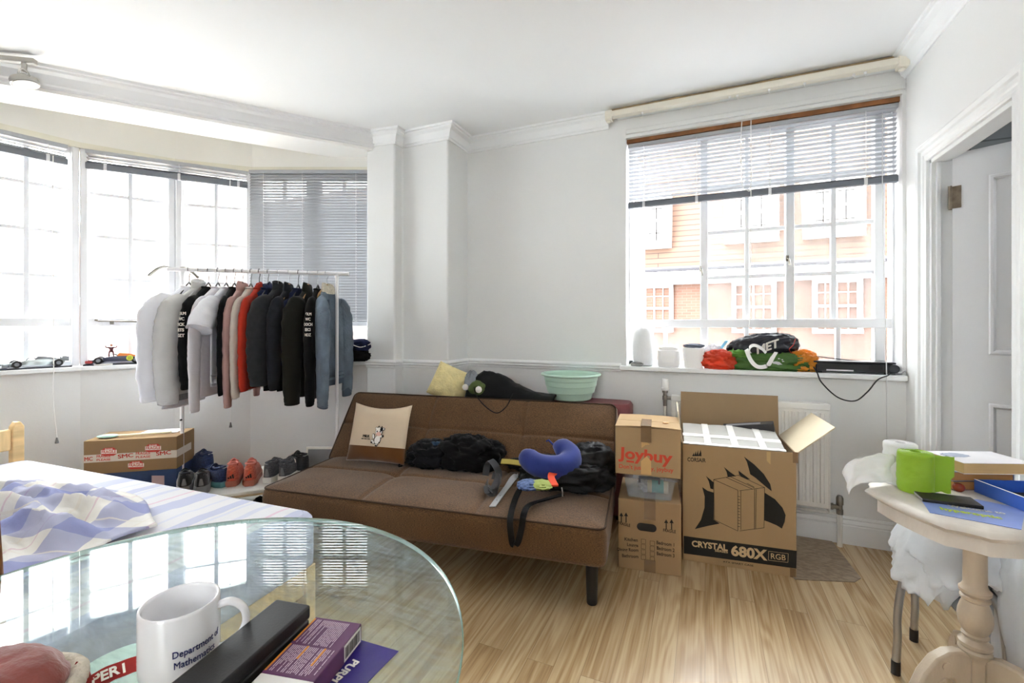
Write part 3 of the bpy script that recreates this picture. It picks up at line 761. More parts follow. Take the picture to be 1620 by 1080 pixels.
M_PIPING = mat('dark_brown_piping', '#3f2e20', .9)

# ------------------------------------------------------------------ sofa bed
SZ, SL = rad(7.5), 1.735
sofa = thing('sofa_bed', 'long brown fabric click-clack sofa bed against the wall', 'sofa', (-2.086, 1.59, 0), SZ)
def rounded_slab(L, Wd, T, r, nx=40, ny=16, crown=.012, tuft=None):
    """mattress shape: x 0..L, y 0..Wd, z 0..T with soft edges"""
    g = G(); rings = []
    prof = []
    for k in range(7): a = pi / 2 * k / 6; prof.append((r - r * sin(a), r - r * cos(a)))     # inset, z from bottom
    prof = [(p[0], p[1]) for p in prof]
    lower = [(i, z) for i, z in prof]; upper = [(i, T - z) for i, z in prof[::-1]]
    def ring(ins, z):
        rr = max(.002, .06 - ins); pts = []
        for (cx, cy, a0) in ((L - ins - rr, ins + rr, -pi / 2), (L - ins - rr, Wd - ins - rr, 0), (ins + rr, Wd - ins - rr, pi / 2), (ins + rr, ins + rr, pi)):
            for k in range(5):
                a = a0 + pi / 2 * k / 4; pts.append((cx + rr * cos(a), cy + rr * sin(a), z))
        return pts
    return [ring(i, z) for i, z in lower + upper]
def cushion(L, Wd, T, name, parent, M, seams, r=.035):
    """box-edge cushion with a stitched top grid"""
    g = G(M)
    # perimeter
    def edge(z, ins):
        pts = []
        rr = .035
        for (cx, cy, a0) in ((L - ins - rr, ins + rr, -pi / 2), (L - ins - rr, Wd - ins - rr, 0), (ins + rr, Wd - ins - rr, pi / 2), (ins + rr, ins + rr, pi)):
            for k in range(5):
                a = a0 + pi / 2 * k / 4; pts.append((cx + rr * cos(a), cy + rr * sin(a), z))
        return pts
    rings = [edge(0, .02), edge(.008, .006), edge(.03, 0), edge(T - .035, 0.0), edge(T - .012, .006), edge(T - .003, .014), edge(T - .004, .02)]
    g.loft(rings[:-1], cap=False); g.add(rings[0], [tuple(range(len(rings[0])))[::-1]])
    nu, nv = 170, 64
    def top(u, v):
        x, y = .014 + u * (L - .028), .014 + v * (Wd - .028)
        e = min(x, L - x, y, Wd - y); z = T - .003 + .016 * (1 - math.exp(-max(0, e - .014) / .06))
        for sx in seams[0]: z -= .010 * math.exp(-((x - sx) / .010) ** 2)
        for sy in seams[1]: z -= .010 * math.exp(-((y - sy) / .010) ** 2)
        for sx in seams[0]:
            for sy in seams[1]: z -= .014 * math.exp(-((x - sx) ** 2 + (y - sy) ** 2) / .05 ** 2)
        z += .004 * noise.noise((x * 5, y * 5, 1.7 + L))
        # clip the corners to the rounded outline
        rr = .021
        cx = min(max(x, .014 + rr), L - .014 - rr); cy = min(max(y, .014 + rr), Wd - .014 - rr)
        dx, dy = x - cx, y - cy; dd = sqrt(dx * dx + dy * dy)
        if dd > rr: x, y = cx + dx * rr / dd, cy + dy * rr / dd
        return (x, y, z)
    g.surf(top, nu, nv)
    o = g.build(name, M_SOFA, parent, angle=60)
    p = G(M); e = edge(T - .004, .008); p.tube(e + [e[0]], .0045, 6, cap=False); p.build('piping', M_PIPING, o)
    return o
cushion(SL, .66, .165, 'seat', sofa, Matrix.Translation((0, 0, .205)), ((SL / 3, SL * 2 / 3), (.36,)))
# backrest: local x along, y up the back, z out of the front
BM = frame((-.03, .555, .335), (1, 0, 0), (0, .60, .80))
cushion(SL + .035, .50, .13, 'backrest', sofa, BM @ Matrix.Translation((0, 0, -.115)), ((.62, 1.23), (.27,)))
def sleg(x, y, name='leg'):
    g = G(); g.lathe([(0, 0), (.021, 0), (.023, .006), (.028, .2), (.034, .206), (0, .206)], 18, (x, y)); g.build(name, M_BLACKLEG, sofa)
for x in (.09, SL - .07):
    for y in (.11, .62): sleg(x, y)
for x in (.06, SL - .1): G().box(x, .5, .2, x + .04, .74, .24).build('hinge_bracket', M_BLACKLEG, sofa)
# rear support foot of the backrest
for x in (.3, SL - .3):
    g = G(); g.box(x - .02, .7, .0, x + .02, .74, .3); g.build('rear_leg', M_BLACKLEG, sofa)

# ------------------------------------------------------------------ bed
M_PINE = mat('pale_pine', '#e3c48f', .5, var=.22, vscale=5, stretch=(1, 1, 7))
M_PINE_H = mat('pale_pine_rail', '#e3c48f', .5, var=.22, vscale=5, stretch=(7, 7, 1))
def stripe_mat(name, base, ax):
    m = bpy.data.materials.new(name); m.use_nodes = True; nt = m.node_tree; L = nt.links.new; b = nt.nodes['Principled BSDF']
    tc = N(nt, 'ShaderNodeUVMap'); se = N(nt, 'ShaderNodeSeparateXYZ'); L(tc.outputs[0], se.inputs[0])
    nz = N(nt, 'ShaderNodeTexNoise'); nz.inputs['Scale'].default_value = 3; tcc = N(nt, 'ShaderNodeTexCoord'); L(tcc.outputs['Object'], nz.inputs['Vector'])
    return m, nt, L, b, se, nz
def band_chain(nt, L, src, period, bands, width_scale=1.0):
    """bands: (start, end, colour, strength) in one period -> returns list of (fac socket, colour)"""
    md = N(nt, 'ShaderNodeMath', operation='WRAP'); md.inputs[1].default_value = period; md.inputs[2].default_value = 0; L(src, md.inputs[0])
    out = []
    for s, e, c, k in bands:
        a = N(nt, 'ShaderNodeMath', operation='GREATER_THAN'); a.inputs[1].default_value = s; L(md.outputs[0], a.inputs[0])
        b_ = N(nt, 'ShaderNodeMath', operation='LESS_THAN'); b_.inputs[1].default_value = e; L(md.outputs[0], b_.inputs[0])
        f = N(nt, 'ShaderNodeMath', operation='MULTIPLY'); L(a.outputs[0], f.inputs[0]); L(b_.outputs[0], f.inputs[1])
        f2 = N(nt, 'ShaderNodeMath', operation='MULTIPLY'); f2.inputs[1].default_value = k; L(f.outputs[0], f2.inputs[0]); out.append((f2.outputs[0], c))
    return out
def plaid(name, base, xb, yb, px, py):
    m, nt, L, b, se, nz = stripe_mat(name, base, 0)
    cur = None; rgb = N(nt, 'ShaderNodeRGB'); rgb.outputs[0].default_value = lin(base); cur = rgb.outputs[0]
    for src, per, bands in ((se.outputs[0], px, xb), (se.outputs[1], py, yb)):
        if not bands: continue
        for fac, c in band_chain(nt, L, src, per, bands):
            mx = N(nt, 'ShaderNodeMixRGB'); L(fac, mx.inputs[0]); L(cur, mx.inputs[1]); mx.inputs[2].default_value = lin(c); cur = mx.outputs[0]
    L(cur, b.inputs['Base Color']); b.inputs['Roughness'].default_value = .9
    n2 = N(nt, 'ShaderNodeTexNoise'); n2.inputs['Scale'].default_value = 14; n2.inputs['Detail'].default_value = 5; tcc = N(nt, 'ShaderNodeTexCoord'); L(tcc.outputs['Object'], n2.inputs['Vector'])
    bp = N(nt, 'ShaderNodeBump'); bp.inputs['Strength'].default_value = .3; bp.inputs['Distance'].default_value = .01; L(n2.outputs['Fac'], bp.inputs['Height']); L(bp.outputs['Normal'], b.inputs['Normal'])
    return m
M_SHEET = plaid('striped_sheet', '#dcdbdf', [(.02, .07, '#a3abd2', .55), (.085, .10, '#c3c9e2', .5), (.16, .19, '#b5bbdb', .45), (.255, .268, '#d596b6', .45), (.31, .40, '#a3abd2', .6), (.47, .485, '#c0c6e0', .45)], [(.0, .03, '#d3d6ea', .25)], .52, .6)
M_DUVET = plaid('plaid_duvet', '#dcd9d3', [(.0, .105, '#6f7ab8', .55), (.15, .158, '#d8d2c8', .8), (.20, .206, '#c07aa0', .35)], [(.0, .09, '#6f7ab8', .55), (.14, .147, '#d8d2c8', .8)], .245, .225)
def uv_from(o, fn):
    me = o.data; uv = me.uv_layers.new(name='UVMap')
    for l in me.loops: uv.data[l.index].uv = fn(me.vertices[l.vertex_index].co)
BL, BW, BZ = 1.95, .94, .50
bed = thing('bed', 'single pine bed with a blue and white striped sheet', 'bed', (-3.235, 1.17 - .94, 0), rad(3.2))
# mattress, dressed with the fitted sheet
g = G(); L_, W_, r_ = BL, BW, .045
rings = []
def bring(ins, z, rr):
    pts = []
    rr = max(.004, rr)
    for (cx, cy, a0) in ((L_ - ins - rr, ins + rr, -pi / 2), (L_ - ins - rr, W_ - ins - rr, 0), (ins + rr, W_ - ins - rr, pi / 2), (ins + rr, ins + rr, pi)):
        for k in range(7):
            a = a0 + pi / 2 * k / 6; pts.append((cx + rr * cos(a), cy + rr * sin(a), z))
    return pts
zz = [(0.03, .30, .03), (.004, .31, .05), (0, .34, .06), (.0, .455, .06), (.005, .48, .055), (.014, .492, .05), (.03, .4985, .04)]
rings = [bring(i, z, rr) for i, z, rr in zz]
g.loft(rings, cap=False); g.add(rings[0], [tuple(range(len(rings[0])))[::-1]])
def mtop(u, v):
    ins = .03; x, y = ins + u * (L_ - 2 * ins), ins + v * (W_ - 2 * ins)
    rr = .04; cx = min(max(x, ins + rr), L_ - ins - rr); cy = min(max(y, ins + rr), W_ - ins - rr)
    dx, dy = x - cx, y - cy; dd = sqrt(dx * dx + dy * dy)
    if dd > rr: x, y = cx + dx * rr / dd, cy + dy * rr / dd
    e = min(u, 1 - u, v, 1 - v)
    return (x, y, .4985 + .006 * min(1, e * 10) + .006 * min(1, e * 8) * noise.fractal((x * 3, y * 7, .3), .8, 2, 3))
g.surf(mtop, 60, 30)
mt = g.build('mattress', M_SHEET, bed, angle=70); uv_from(mt, lambda p: (p.x, p.y if p.z > .49 else p.y + (p.z - .5)))
for x0, lab in ((-.035, 'post'),):
    for y in (.0, BW - .045):
        g = G(); g.prism([(y - .0, 0), (y + .045, 0), (y + .045, .665), (y + .0225 + .008, .69), (y + .0225 - .008, .69), (y, .665)], x0 - .045, x0, axis='x'); g.build('headboard_post', M_PINE, bed, bevel=.004)
g = G(); g.box(-.072, .045, .545, -.045, BW - .045, .655); g.build('headboard_rail', M_PINE_H, bed, bevel=.006)
g = G(); g.box(-.07, .045, .33, -.045, BW - .045, .40); g.build('headboard_rail', M_PINE_H, bed, bevel=.006)
for y in (.01, BW - .035): G().box(-.035, y, .2, BL - .045, y + .025, .30).build('side_rail', M_PINE_H, bed, bevel=.004)
for y in (.01, BW - .055): G().box(BL - .06, y, 0, BL - .015, y + .045, .30).build('foot_post', M_PINE, bed, bevel=.004)
G().box(BL - .05, .055, .2, BL - .025, BW - .055, .295).build('foot_rail', M_PINE_H, bed, bevel=.004)
G().box(.0, .035, .275, BL - .05, BW - .035, .299).build('slat_base', M_PINE_H, bed)
# rumpled duvet over the near side
dv0 = Matrix.Translation(bed.location) @ Matrix.Rotation(rad(3.2), 4, 'Z')
def dv(u, v):
    # u along the bed from the head, v across from the near side to the far side
    far = .50 + .22 * sin(pi * min(1, u * .8)) + .03 * sin(u * 11) + .05 * noise.noise((u * 4, 3.3, 0))
    x = .02 + u * 1.56 + .05 * noise.noise((v * 3, u * 2, 4.)); y = -.02 + v * (far + .02)
    h = .016 + .088 * (sin(pi * min(1, v * 1.02)) ** .6) * (.45 + .55 * sin(pi * min(1, max(0, u * .95 + .05))) ** .5)
    rid = 1 - abs(noise.fractal((x * 3.2 + y * 2, y * 6.5 - x * 1.4, 2.2), .9, 2.1, 3)) * 2.2
    h *= .55 + .50 * rid; h += .005 * (1 - abs(noise.fractal((x * 9 + y * 4, y * 15 - x * 3, 5.2), .7, 2.1, 3)) * 2)
    e = min(1, (1 - u) * 9) * min(1, u * 12 + .3) * min(1, (1 - v) * 8 + .02)
    return (x, y, .529 + max(.004, h * e))
g = G(); g.slab(dv, 110, 64, .008)
du = g.build('duvet', M_DUVET, None, smooth=True); du.location = bed.location; du.rotation_euler = bed.rotation_euler
uv_from(du, lambda p: (p.x * .92 + p.y * .39 + .05 * noise.noise((p.x * 4, p.y * 4, 0)), -p.x * .39 + p.y * .92 + p.z * .35 + .04 * noise.noise((p.x * 4, p.y * 4, 7))))
tag(du, 'rumpled blue and cream plaid duvet bunched on the near side of the bed', 'duvet')
# ------------------------------------------------------------------ cartons by the radiator
def card_mat(name, c, var=.06):
    return mat(name, c, .85, var=var, vscale=5, stretch=(1, 1, .3), bump=.05, bscale=30, spec=.2)
M_CARD = card_mat('brown_cardboard', '#a38766')
M_CARD_B = card_mat('tan_cardboard', '#a88d69')
M_CARD_IN = card_mat('inner_cardboard', '#988164')
M_CARD_EDGE = card_mat('pale_cardboard_edge', '#cdb48c')
M_TAPE = mat('brown_parcel_tape', '#7d6347', .22, var=.15, vscale=9)
M_TAPEC = mat('clear_parcel_tape', '#c7a878', .2)
M_INK = mat('black_print', '#14130f', .8)
M_INKS = mat('soft_black_print', '#2b241b', .85)
M_REDINK = mat('red_print', '#c8452f', .8)
M_WHITEINK = mat('white_print', '#eeeae0', .8)
M_TANINK = mat('tan_print', '#cdb389', .8)
def at_plane(px, py, o, n):
    r = at(px, py, D=1.0) - Vector((0, 0, EYE)); c = Vector((0, 0, EYE))
    return c + r * ((Vector(o) - c).dot(n) / r.dot(n))
class Face:
    """front face of an upright thing: photograph pixels -> local (x, z) on its front"""
    def __init__(s, o, rz, y=0.): s.o = Vector(o); s.rz = rz; s.n = Vector((sin(rz), -cos(rz), 0)); s.y = y
    def p(s, px, py):
        w = at_plane(px, py, s.o + Vector((-sin(s.rz), cos(s.rz), 0)) * s.y, s.n) - s.o
        return (w.x * cos(s.rz) + w.y * sin(s.rz), w.z)
    def poly(s, pix, name, m, parent, th=.0006, lift=.0004):
        pts = [s.p(*q) for q in pix]
        a = sum(pts[i - 1][0] * pts[i][1] - pts[i][0] * pts[i - 1][1] for i in range(len(pts)))
        if a < 0: pts = pts[::-1]
        return G().prism(pts, s.y - lift - th, s.y - lift, axis='y').build(name, m, parent, smooth=False)
    def txt(s, body, p0, p1, hpx, m, parent, bold=.02, name='lettering', fit=True, lift=.0006, label=None):
        """lettering whose middle line runs from pixel p0 to pixel p1"""
        a, b = s.p(*p0), s.p(*p1); mid = ((a[0] + b[0]) / 2, (a[1] + b[1]) / 2)
        c, d = s.p(p0[0], p0[1] - hpx / 2), s.p(p0[0], p0[1] + hpx / 2); size = abs(c[1] - d[1]) / .72
        L = sqrt((a[0] - b[0]) ** 2 + (a[1] - b[1]) ** 2)
        o = text(body, size, m, parent, frame((mid[0], s.y - lift, mid[1]), (b[0] - a[0], 0, b[1] - a[1]), (0, 0, 1)), name, bold, .0003, label=label)
        xsv = [v.co for v in o.data.vertices]
        w = max((v - Vector((mid[0], 0, mid[1]))).dot(Vector((1, 0, 0))) for v in xsv) - min((v - Vector((mid[0], 0, mid[1]))).dot(Vector((1, 0, 0))) for v in xsv)
        if fit and w > 1e-6:
            k = L / w
            for v in o.data.vertices: v.co.x = mid[0] + (v.co.x - mid[0]) * k
        return o
def lines(segs, r, name, m, parent, closed=False):
    g = G()
    for a, b in segs: g.tube([a, b], r, 4)
    return g.build(name, m, parent)

# --- moving box at the foot of the stack
mb0 = at(978, 897, Z=0); mb1 = at(1078, 913, Z=0)
rz = atan2((mb1 - mb0).y, (mb1 - mb0).x); w = (mb1 - mb0).length; dp, h = .32, .345
box1 = thing('moving_box', 'taped moving carton printed with room names, at the foot of the stack', 'cardboard box', (mb0.x, mb0.y, 0), rz)
g = G(); g.box(0, 0, 0, w, dp, h); g.build('carton', M_CARD, box1, bevel=.004)
F1 = Face(mb0, rz)
g = G(); g.box(w * .42, -.0012, h - .09, w * .60, -.0002, h); g.box(w * .42, -.0012, h - .0002, w * .60, dp * .9, h + .001)
g.build('tape', M_TAPE, box1, smooth=False); G().box(w * .42, -.0012, .0, w * .60, -.0002, .06).build('tape', M_TAPE, box1, smooth=False)
def holes(cx, cz, hw, hh, name, m, parent, y=0):
    pts = [(cx + (hw - hh) + hh * cos(a), cz + hh * sin(a)) for a in [-pi / 2 + pi * k / 8 for k in range(9)]] + [(cx - (hw - hh) + hh * cos(a), cz + hh * sin(a)) for a in [pi / 2 + pi * k / 8 for k in range(9)]]
    return G().prism(pts, y - .0012, y - .0004, axis='y').build(name, m, parent, smooth=False)
hx, hz = F1.p(1023, 834); holes(hx, hz, .046, .019, 'hand_hole', mat('dark_hand_hole', '#1b1a1c', .9), box1)
for px, py in ((983, 818), (990.5, 818), (1054, 829), (1062.5, 829)):
    g = G(); cx, cz = F1.p(px, py); s_ = .0095
    g.prism([(cx - s_ * .25, cz - .026), (cx + s_ * .25, cz - .026), (cx + s_ * .25, cz + .006), (cx + s_, cz + .006), (cx, cz + .024), (cx - s_, cz + .006), (cx - s_ * .25, cz + .006)], -.001, -.0004, axis='y')
    g.build('printed_arrow', M_INK, box1, smooth=False)
F1.txt('FRAGILE', (978, 827), (997, 831), 4.6, M_INKS, box1); F1.txt('FRAGILE', (1049, 838.5), (1069, 841), 4.8, M_INKS, box1)
for k, (t_, x0, x1, y) in enumerate((('Kitchen', 988, 1009, 853), ('Lounge', 992, 1009.5, 861.5), ('Dining Room', 976.5, 1010, 869), ('Bathroom', 984, 1010, 879))):
    F1.txt(t_, (x0, y - .6), (x1, y + 1.4), 5, M_INKS, box1)
for k, t_ in enumerate(('Bedroom 1', 'Bedroom 2', 'Bedroom 3')): F1.txt(t_, (1039, 858 + 8.6 * k), (1067, 862 + 8.6 * k), 5.4, M_INKS, box1)
for px, n in ((1018, 4), (1032, 4)):
    for k in range(n):
        cx, cz = F1.p(px, (856 if px < 1025 else 859) + 8.4 * k); s_ = .0105
        lines([((cx - s_, -.0006, cz - s_), (cx + s_, -.0006, cz - s_)), ((cx + s_, -.0006, cz - s_), (cx + s_, -.0006, cz + s_)), ((cx + s_, -.0006, cz + s_), (cx - s_, -.0006, cz + s_)), ((cx - s_, -.0006, cz + s_), (cx - s_, -.0006, cz - s_))], .0007, 'tick_box', M_INKS, box1)
# --- clear storage tub
tb = thing('storage_tub', 'clear plastic storage tub with a dark clip, between the two brown cartons', 'storage box', (mb0.x + .022 * cos(rz), mb0.y + .012, h + .0015), rz)
M_CLEAR = bpy.data.materials.new('clear_polypropylene'); M_CLEAR.use_nodes = True; nt = M_CLEAR.node_tree
b_ = nt.nodes['Principled BSDF']; b_.inputs['Base Color'].default_value = (.82, .86, .9, 1); b_.inputs['Roughness'].default_value = .25
tr = N(nt, 'ShaderNodeBsdfTransparent'); tr.inputs[0].default_value = (.93, .95, .97, 1); mx = N(nt, 'ShaderNodeMixShader'); mx.inputs[0].default_value = .14
nt.links.new(tr.outputs[0], mx.inputs[1]); nt.links.new(b_.outputs[0], mx.inputs[2]); nt.links.new(mx.outputs[0], nt.nodes['Material Output'].inputs['Surface'])
tw, td_, th_ = w - .045, .27, .122
def rr_ring(x0, y0, x1, y1, z, r=.02):
    pts = []
    for (cx, cy, a0) in ((x1 - r, y0 + r, -pi / 2), (x1 - r, y1 - r, 0), (x0 + r, y1 - r, pi / 2), (x0 + r, y0 + r, pi)):
        for k in range(5): a = a0 + pi / 2 * k / 4; pts.append((cx + r * cos(a), cy + r * sin(a), z))
    return pts
g = G(); g.loft([rr_ring(.02, .016, tw - .02, td_ - .016, 0), rr_ring(.002, .0, tw - .002, td_, th_ - .02), rr_ring(.0045, .0025, tw - .0045, td_ - .0025, th_ - .02), rr_ring(.022, .018, tw - .022, td_ - .018, .002)]); g.build('tub', M_CLEAR, tb, angle=50)
g = G(); g.loft([rr_ring(-.006, -.008, tw + .006, td_ + .008, th_ - .02), rr_ring(-.008, -.01, tw + .008, td_ + .01, th_ - .012), rr_ring(-.004, -.006, tw + .004, td_ + .006, th_ - .004), rr_ring(.006, .004, tw - .006, td_ - .004, th_ - .002)]); g.build('lid', M_CLEAR, tb, angle=50)
M_CLIP = mat('dark_grey_clip', '#3a3f45', .4)
g = G(); g.box(tw * .30, -.016, th_ - .018, tw * .70, -.0085, th_ - .006); g.box(tw * .30, -.0165, th_ - .036, tw * .335, -.0085, th_ - .012); g.box(tw * .665, -.0165, th_ - .036, tw * .70, -.0085, th_ - .012); g.build('clip', M_CLIP, tb, bevel=.002)
# what the tub holds
def in_tub(x, y, z): m_ = Matrix.Translation(tb.location) @ Matrix.Rotation(rz, 4, 'Z'); return m_ @ Vector((x, y, z))
p = in_tub(tw * .66, .09, .042)
sp_ = thing('thread_roll', 'teal and cream roll seen through the clear storage tub', 'roll', p, rz)
g = G(); g.tube([(-.028, 0, 0), (.028, 0, 0)], .033, 20); g.build('teal_band', mat('teal_tape', '#2f9f98', .5), sp_)
for s in (-1, 1):
    g = G(); g.tube([(s * .0285, 0, -.004), (s * .05, 0, -.004)], .03, 20); g.build('cream_end', mat('cream_paper', '#cfc4a6', .7), sp_)
p = in_tub(tw * .4, .12, .035)
o = G().blob((0, 0, 0), (.035, .03, .03), .5, 2.4, 3).build('tissue_wad', mat('grey_tissue', '#b9bcc0', .9)); o.location = p; tag(o, 'crumpled pale wad inside the clear storage tub', 'tissue')
# --- the carton on top
jz = h + .0015 + th_ + .0; jo = at(971, 750, D=(mb0 - Vector((0, 0, 0))).length and 2.2)
jb0 = Vector((mb0.x - .012, mb0.y - .012, jz)); 
jw, jd, jh = .304, .30, .235
jb = thing('parcel_carton', 'brown carton with red lettering on top of the clear tub', 'cardboard box', jb0, rz)
g = G(); g.box(0, 0, 0, jw, jd, jh - .002); g.build('carton', M_CARD_B, jb, bevel=.004)
g = G()
g.slab(lambda u, v: (.0 + u * jw, -.004 + v * (jd * .5), jh + .001 + .006 * sin(pi * u) * (1 - v)), 10, 4, .004)
g.build('top_flap', M_CARD_B, jb)
g = G(); g.slab(lambda u, v: (.0 + u * jw, jd * .5 + .003 + v * (jd * .5), jh + .001 + .004 * sin(pi * u) * v), 10, 4, .004); g.build('top_flap', M_CARD_B, jb)
FJ = Face(jb0, rz)
g = G(); g.box(jw * .40, -.0065, jh + .002, jw * .56, jd * .55, jh + .0085)
g.box(jw * .40, -.0065, jh - .07, jw * .56, -.0012, jh + .0085)
g.build('tape', M_TAPE, jb, smooth=False)
g = G(); g.prism([(jw * .40, .008), (jw * .56, .008), (jw * .555, .075), (jw * .49, .098), (jw * .40, .07)], -.0018, -.0009, axis='y'); g.prism([(jw * .41, .135), (jw * .47, .15), (jw * .54, .155), (jw * .44, .172), (jw * .405, .168)], -.0018, -.0009, axis='y')
g.build('torn_tape', mat('torn_card_patch', '#cda66d', .6), jb, smooth=False)
FJ.txt('Joybuy', (979, 716), (1065, 726), 17.5, M_REDINK, jb, bold=.03)
FJ.txt("Don't just buy, joybuy", (979, 737), (1065, 744), 6.6, M_REDINK, jb, bold=.015)
a_, b__ = FJ.p(992, 730), FJ.p(1003, 732); FJ.poly([(991, 727.5), (1003, 729), (1003, 732), (991, 730.5)], 'lettering', M_REDINK, jb)
o = G().blob((0, 0, 0), (.016, .012, .004), .2, 3, 5, 16, 10, flat=-.002).build('glue_blob', mat('amber_glue', '#b98536', .3), jb); o.location = (jw * .78, jd * .35, jh + .008)

# --- the big open case carton
co0 = at(1080, 885, Z=0); co1 = at(1260, 914, Z=0); crz = atan2((co1 - co0).y, (co1 - co0).x); cw = (co1 - co0).length; cd, ch = .365, .592
cb = thing('computer_case_carton', 'large open computer case carton with a black wing print, against the radiator', 'cardboard box', (co0.x, co0.y, 0), crz)
t = .005
g = G(); g.box(0, 0, 0, cw, t, ch); g.build('front_panel', M_CARD_B, cb, bevel=.002)
g = G(); g.box(0, t, 0, t, cd, ch); g.box(cw - t, t, 0, cw, cd, ch); g.box(t, cd - t, 0, cw - t, cd, ch); g.box(t, t, 0, cw - t, cd - t, t); g.build('carton', M_CARD_IN, cb)
FC = Face(co0, crz)
def cpx(x, y): return (1060 + x / 3.375, 610 + y / 3.375)
wings = [[(395, 378), (450, 420), (500, 470), (535, 525), (543, 563), (520, 545), (490, 520), (455, 490), (428, 472), (420, 440), (410, 405)],
         [(505, 570), (560, 605), (600, 650), (617, 690), (612, 725), (597, 762), (570, 745), (530, 728), (503, 718)],
         [(288, 433), (320, 460), (352, 482), (308, 487), (302, 460)], [(365, 453), (395, 475), (428, 500), (410, 498), (380, 484), (370, 474)],
         [(192, 481), (232, 515), (231, 553), (216, 548), (207, 510)], [(172, 541), (200, 560), (233, 570), (233, 715), (265, 735), (200, 748), (133, 764), (165, 715), (184, 650), (185, 590)]]
for wpoly in wings: FC.poly([cpx(*q) for q in wpoly], 'wing_print', M_INK, cb)
def cl(a, b, r=.0009):
    (x0, z0), (x1, z1) = FC.p(*cpx(*a)), FC.p(*cpx(*b)); return ((x0, -.0006, z0), (x1, -.0006, z1))
segs = [((233, 500), (362, 557)), ((362, 557), (362, 775)), ((362, 775), (236, 715)), ((236, 715), (233, 500)), ((233, 500), (365, 477)), ((365, 477), (505, 543)), ((505, 543), (370, 560)), ((505, 543), (502, 758)), ((502, 758), (372, 774)),
        ((460, 552), (457, 762)), ((452, 552), (450, 763)), ((378, 560), (378, 768)), ((300, 489), (437, 550)), ((322, 485), (450, 545)), ((410, 520), (450, 541))] + [((362, 590 + 16 * k), (374, 592 + 16 * k)) for k in range(11)]
lines([cl(*s) for s in segs], .0011, 'case_drawing', M_INK, cb)
(bx0, bz0), (_, bz1) = FC.p(*cpx(72, 802)), FC.p(*cpx(72, 893))
FC.poly([cpx(73, 801), cpx(677, 881), cpx(674, 975), cpx(74, 894)], 'black_band', M_INK, cb, .0006, .0003)
FC.txt('CRYSTAL', cpx(115, 842), cpx(307, 866), 9.3, M_TANINK, cb, bold=.035, lift=.0016)
FC.txt('SERIES', cpx(239, 879), cpx(309, 888), 3.4, M_TANINK, cb, bold=.02, lift=.0016)
FC.txt('680X', cpx(322, 880), cpx(516, 907), 15.5, M_TANINK, cb, bold=.04, lift=.0016)
FC.txt('RGB', cpx(537, 909), cpx(616, 919), 9, M_TANINK, cb, bold=0, lift=.0016)
def cq(a): x_, z_ = FC.p(*cpx(*a)); return (x_, -.0016, z_)
lines([(cq(a), cq(b)) for a, b in (((526, 882), (631, 895)), ((631, 895), (629, 942)), ((629, 942), (525, 930)), ((525, 930), (526, 882)))], .0008, 'lettering_frame', M_TANINK, cb)
FC.txt('ATX SMART CASE', cpx(283, 939), cpx(445, 960), 2.8, M_INKS, cb, bold=.01)
FC.txt('CORSAIR', cpx(92, 393), cpx(190, 400), 6.2, M_INK, cb, bold=.02)
for k, (x0, x1, hh) in enumerate(((118, 130, 20), (128, 141, 28), (139, 152, 34), (150, 168, 36))):
    FC.poly([cpx(x0, 374), cpx(x1, 376), cpx(x1 - 1, 372 - hh * .35), cpx((x0 + x1) / 2 + 4, 376 - hh), cpx((x0 + x1) / 2, 376 - hh * .55)], 'sail_emblem', M_INK, cb)
for k in range(2): FC.poly([cpx(515 + 0 * k, 352), cpx(538, 353), cpx(536, 420), cpx(516, 400)], 'clear_tape', M_TAPEC, cb) if k == 0 else FC.poly([cpx(655, 352), cpx(684, 356), cpx(683, 413), cpx(656, 411)], 'clear_tape', M_TAPE, cb)
FC.poly([cpx(640, 972), cpx(672, 977), cpx(670, 1026), cpx(641, 1020)], 'clear_tape', M_TAPE, cb)
# four flaps
def flap(name, o, e1, out, ln, th=.005, curl=0., m=M_CARD_IN):
    o, e1, out = Vector(o), Vector(e1), Vector(out)
    n = e1.cross(out).normalized()
    g = G(); g.slab(lambda u, v: o + e1 * u + out * (ln * v) + n * (curl * v * v), 6, 6, th); return g.build(name, m, cb)
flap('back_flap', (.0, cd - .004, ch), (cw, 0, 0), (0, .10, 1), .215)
flap('side_flap', (cw, cd, ch), (0, -cd, 0), (.155, 0, .135), 1.0, m=card_mat('pale_card_inside', '#d6c8ae'))  # side flaps in a paler board than the back flap
flap('side_flap', (.0, 0.03, ch), (0, cd - .06, 0), (-.02, 0, .16), 1.0, m=card_mat('pale_card_inside', '#d6c8ae'))
# taped polystyrene insert filling the carton
ins = thing('foam_insert', 'white foam slab with strips of tape filling the open case carton', 'packaging foam', (co0.x, co0.y, ch - .05), crz)
g = G(); g.slab(lambda u, v: (.008 + u * (cw - .05) + .0 * v, .004 + v * .27, .052 + .05 * v - .004 * noise.noise((u * 6, v * 5, 1))), 20, 12, .035); g.build('foam_slab', mat('white_foam', '#a3a19b', .55, var=.06, vscale=12), ins)
M_STRIP = mat('white_fibre_tape', '#dddcd8', .3)
for k in range(4):
    g = G(); u0 = .02 + k * .125
    if k == 0: g.slab(lambda u, v: (.004 + u * (cw - .045), .10 + v * .035, .0715 + .052 * (v * .035 / .27)), 10, 2, .002)
    else: g.slab(lambda u, v: (k * .125 - .02 + u * .032, .004 + v * .27, .0545 + .05 * v), 2, 10, .002)
    g.build('tape_strip', M_STRIP, ins)
g = G(); g.slab(lambda u, v: (.004 + u * (cw - .045), -.001 + v * .02, .0555 + .02 * v / 5 + .003 * noise.noise((u * 20, 1, 0))), 30, 2, .002); g.build('tape_strip', M_STRIP, ins)
m_ = Matrix.Translation((co0.x, co0.y, 0)) @ Matrix.Rotation(crz, 4, 'Z')
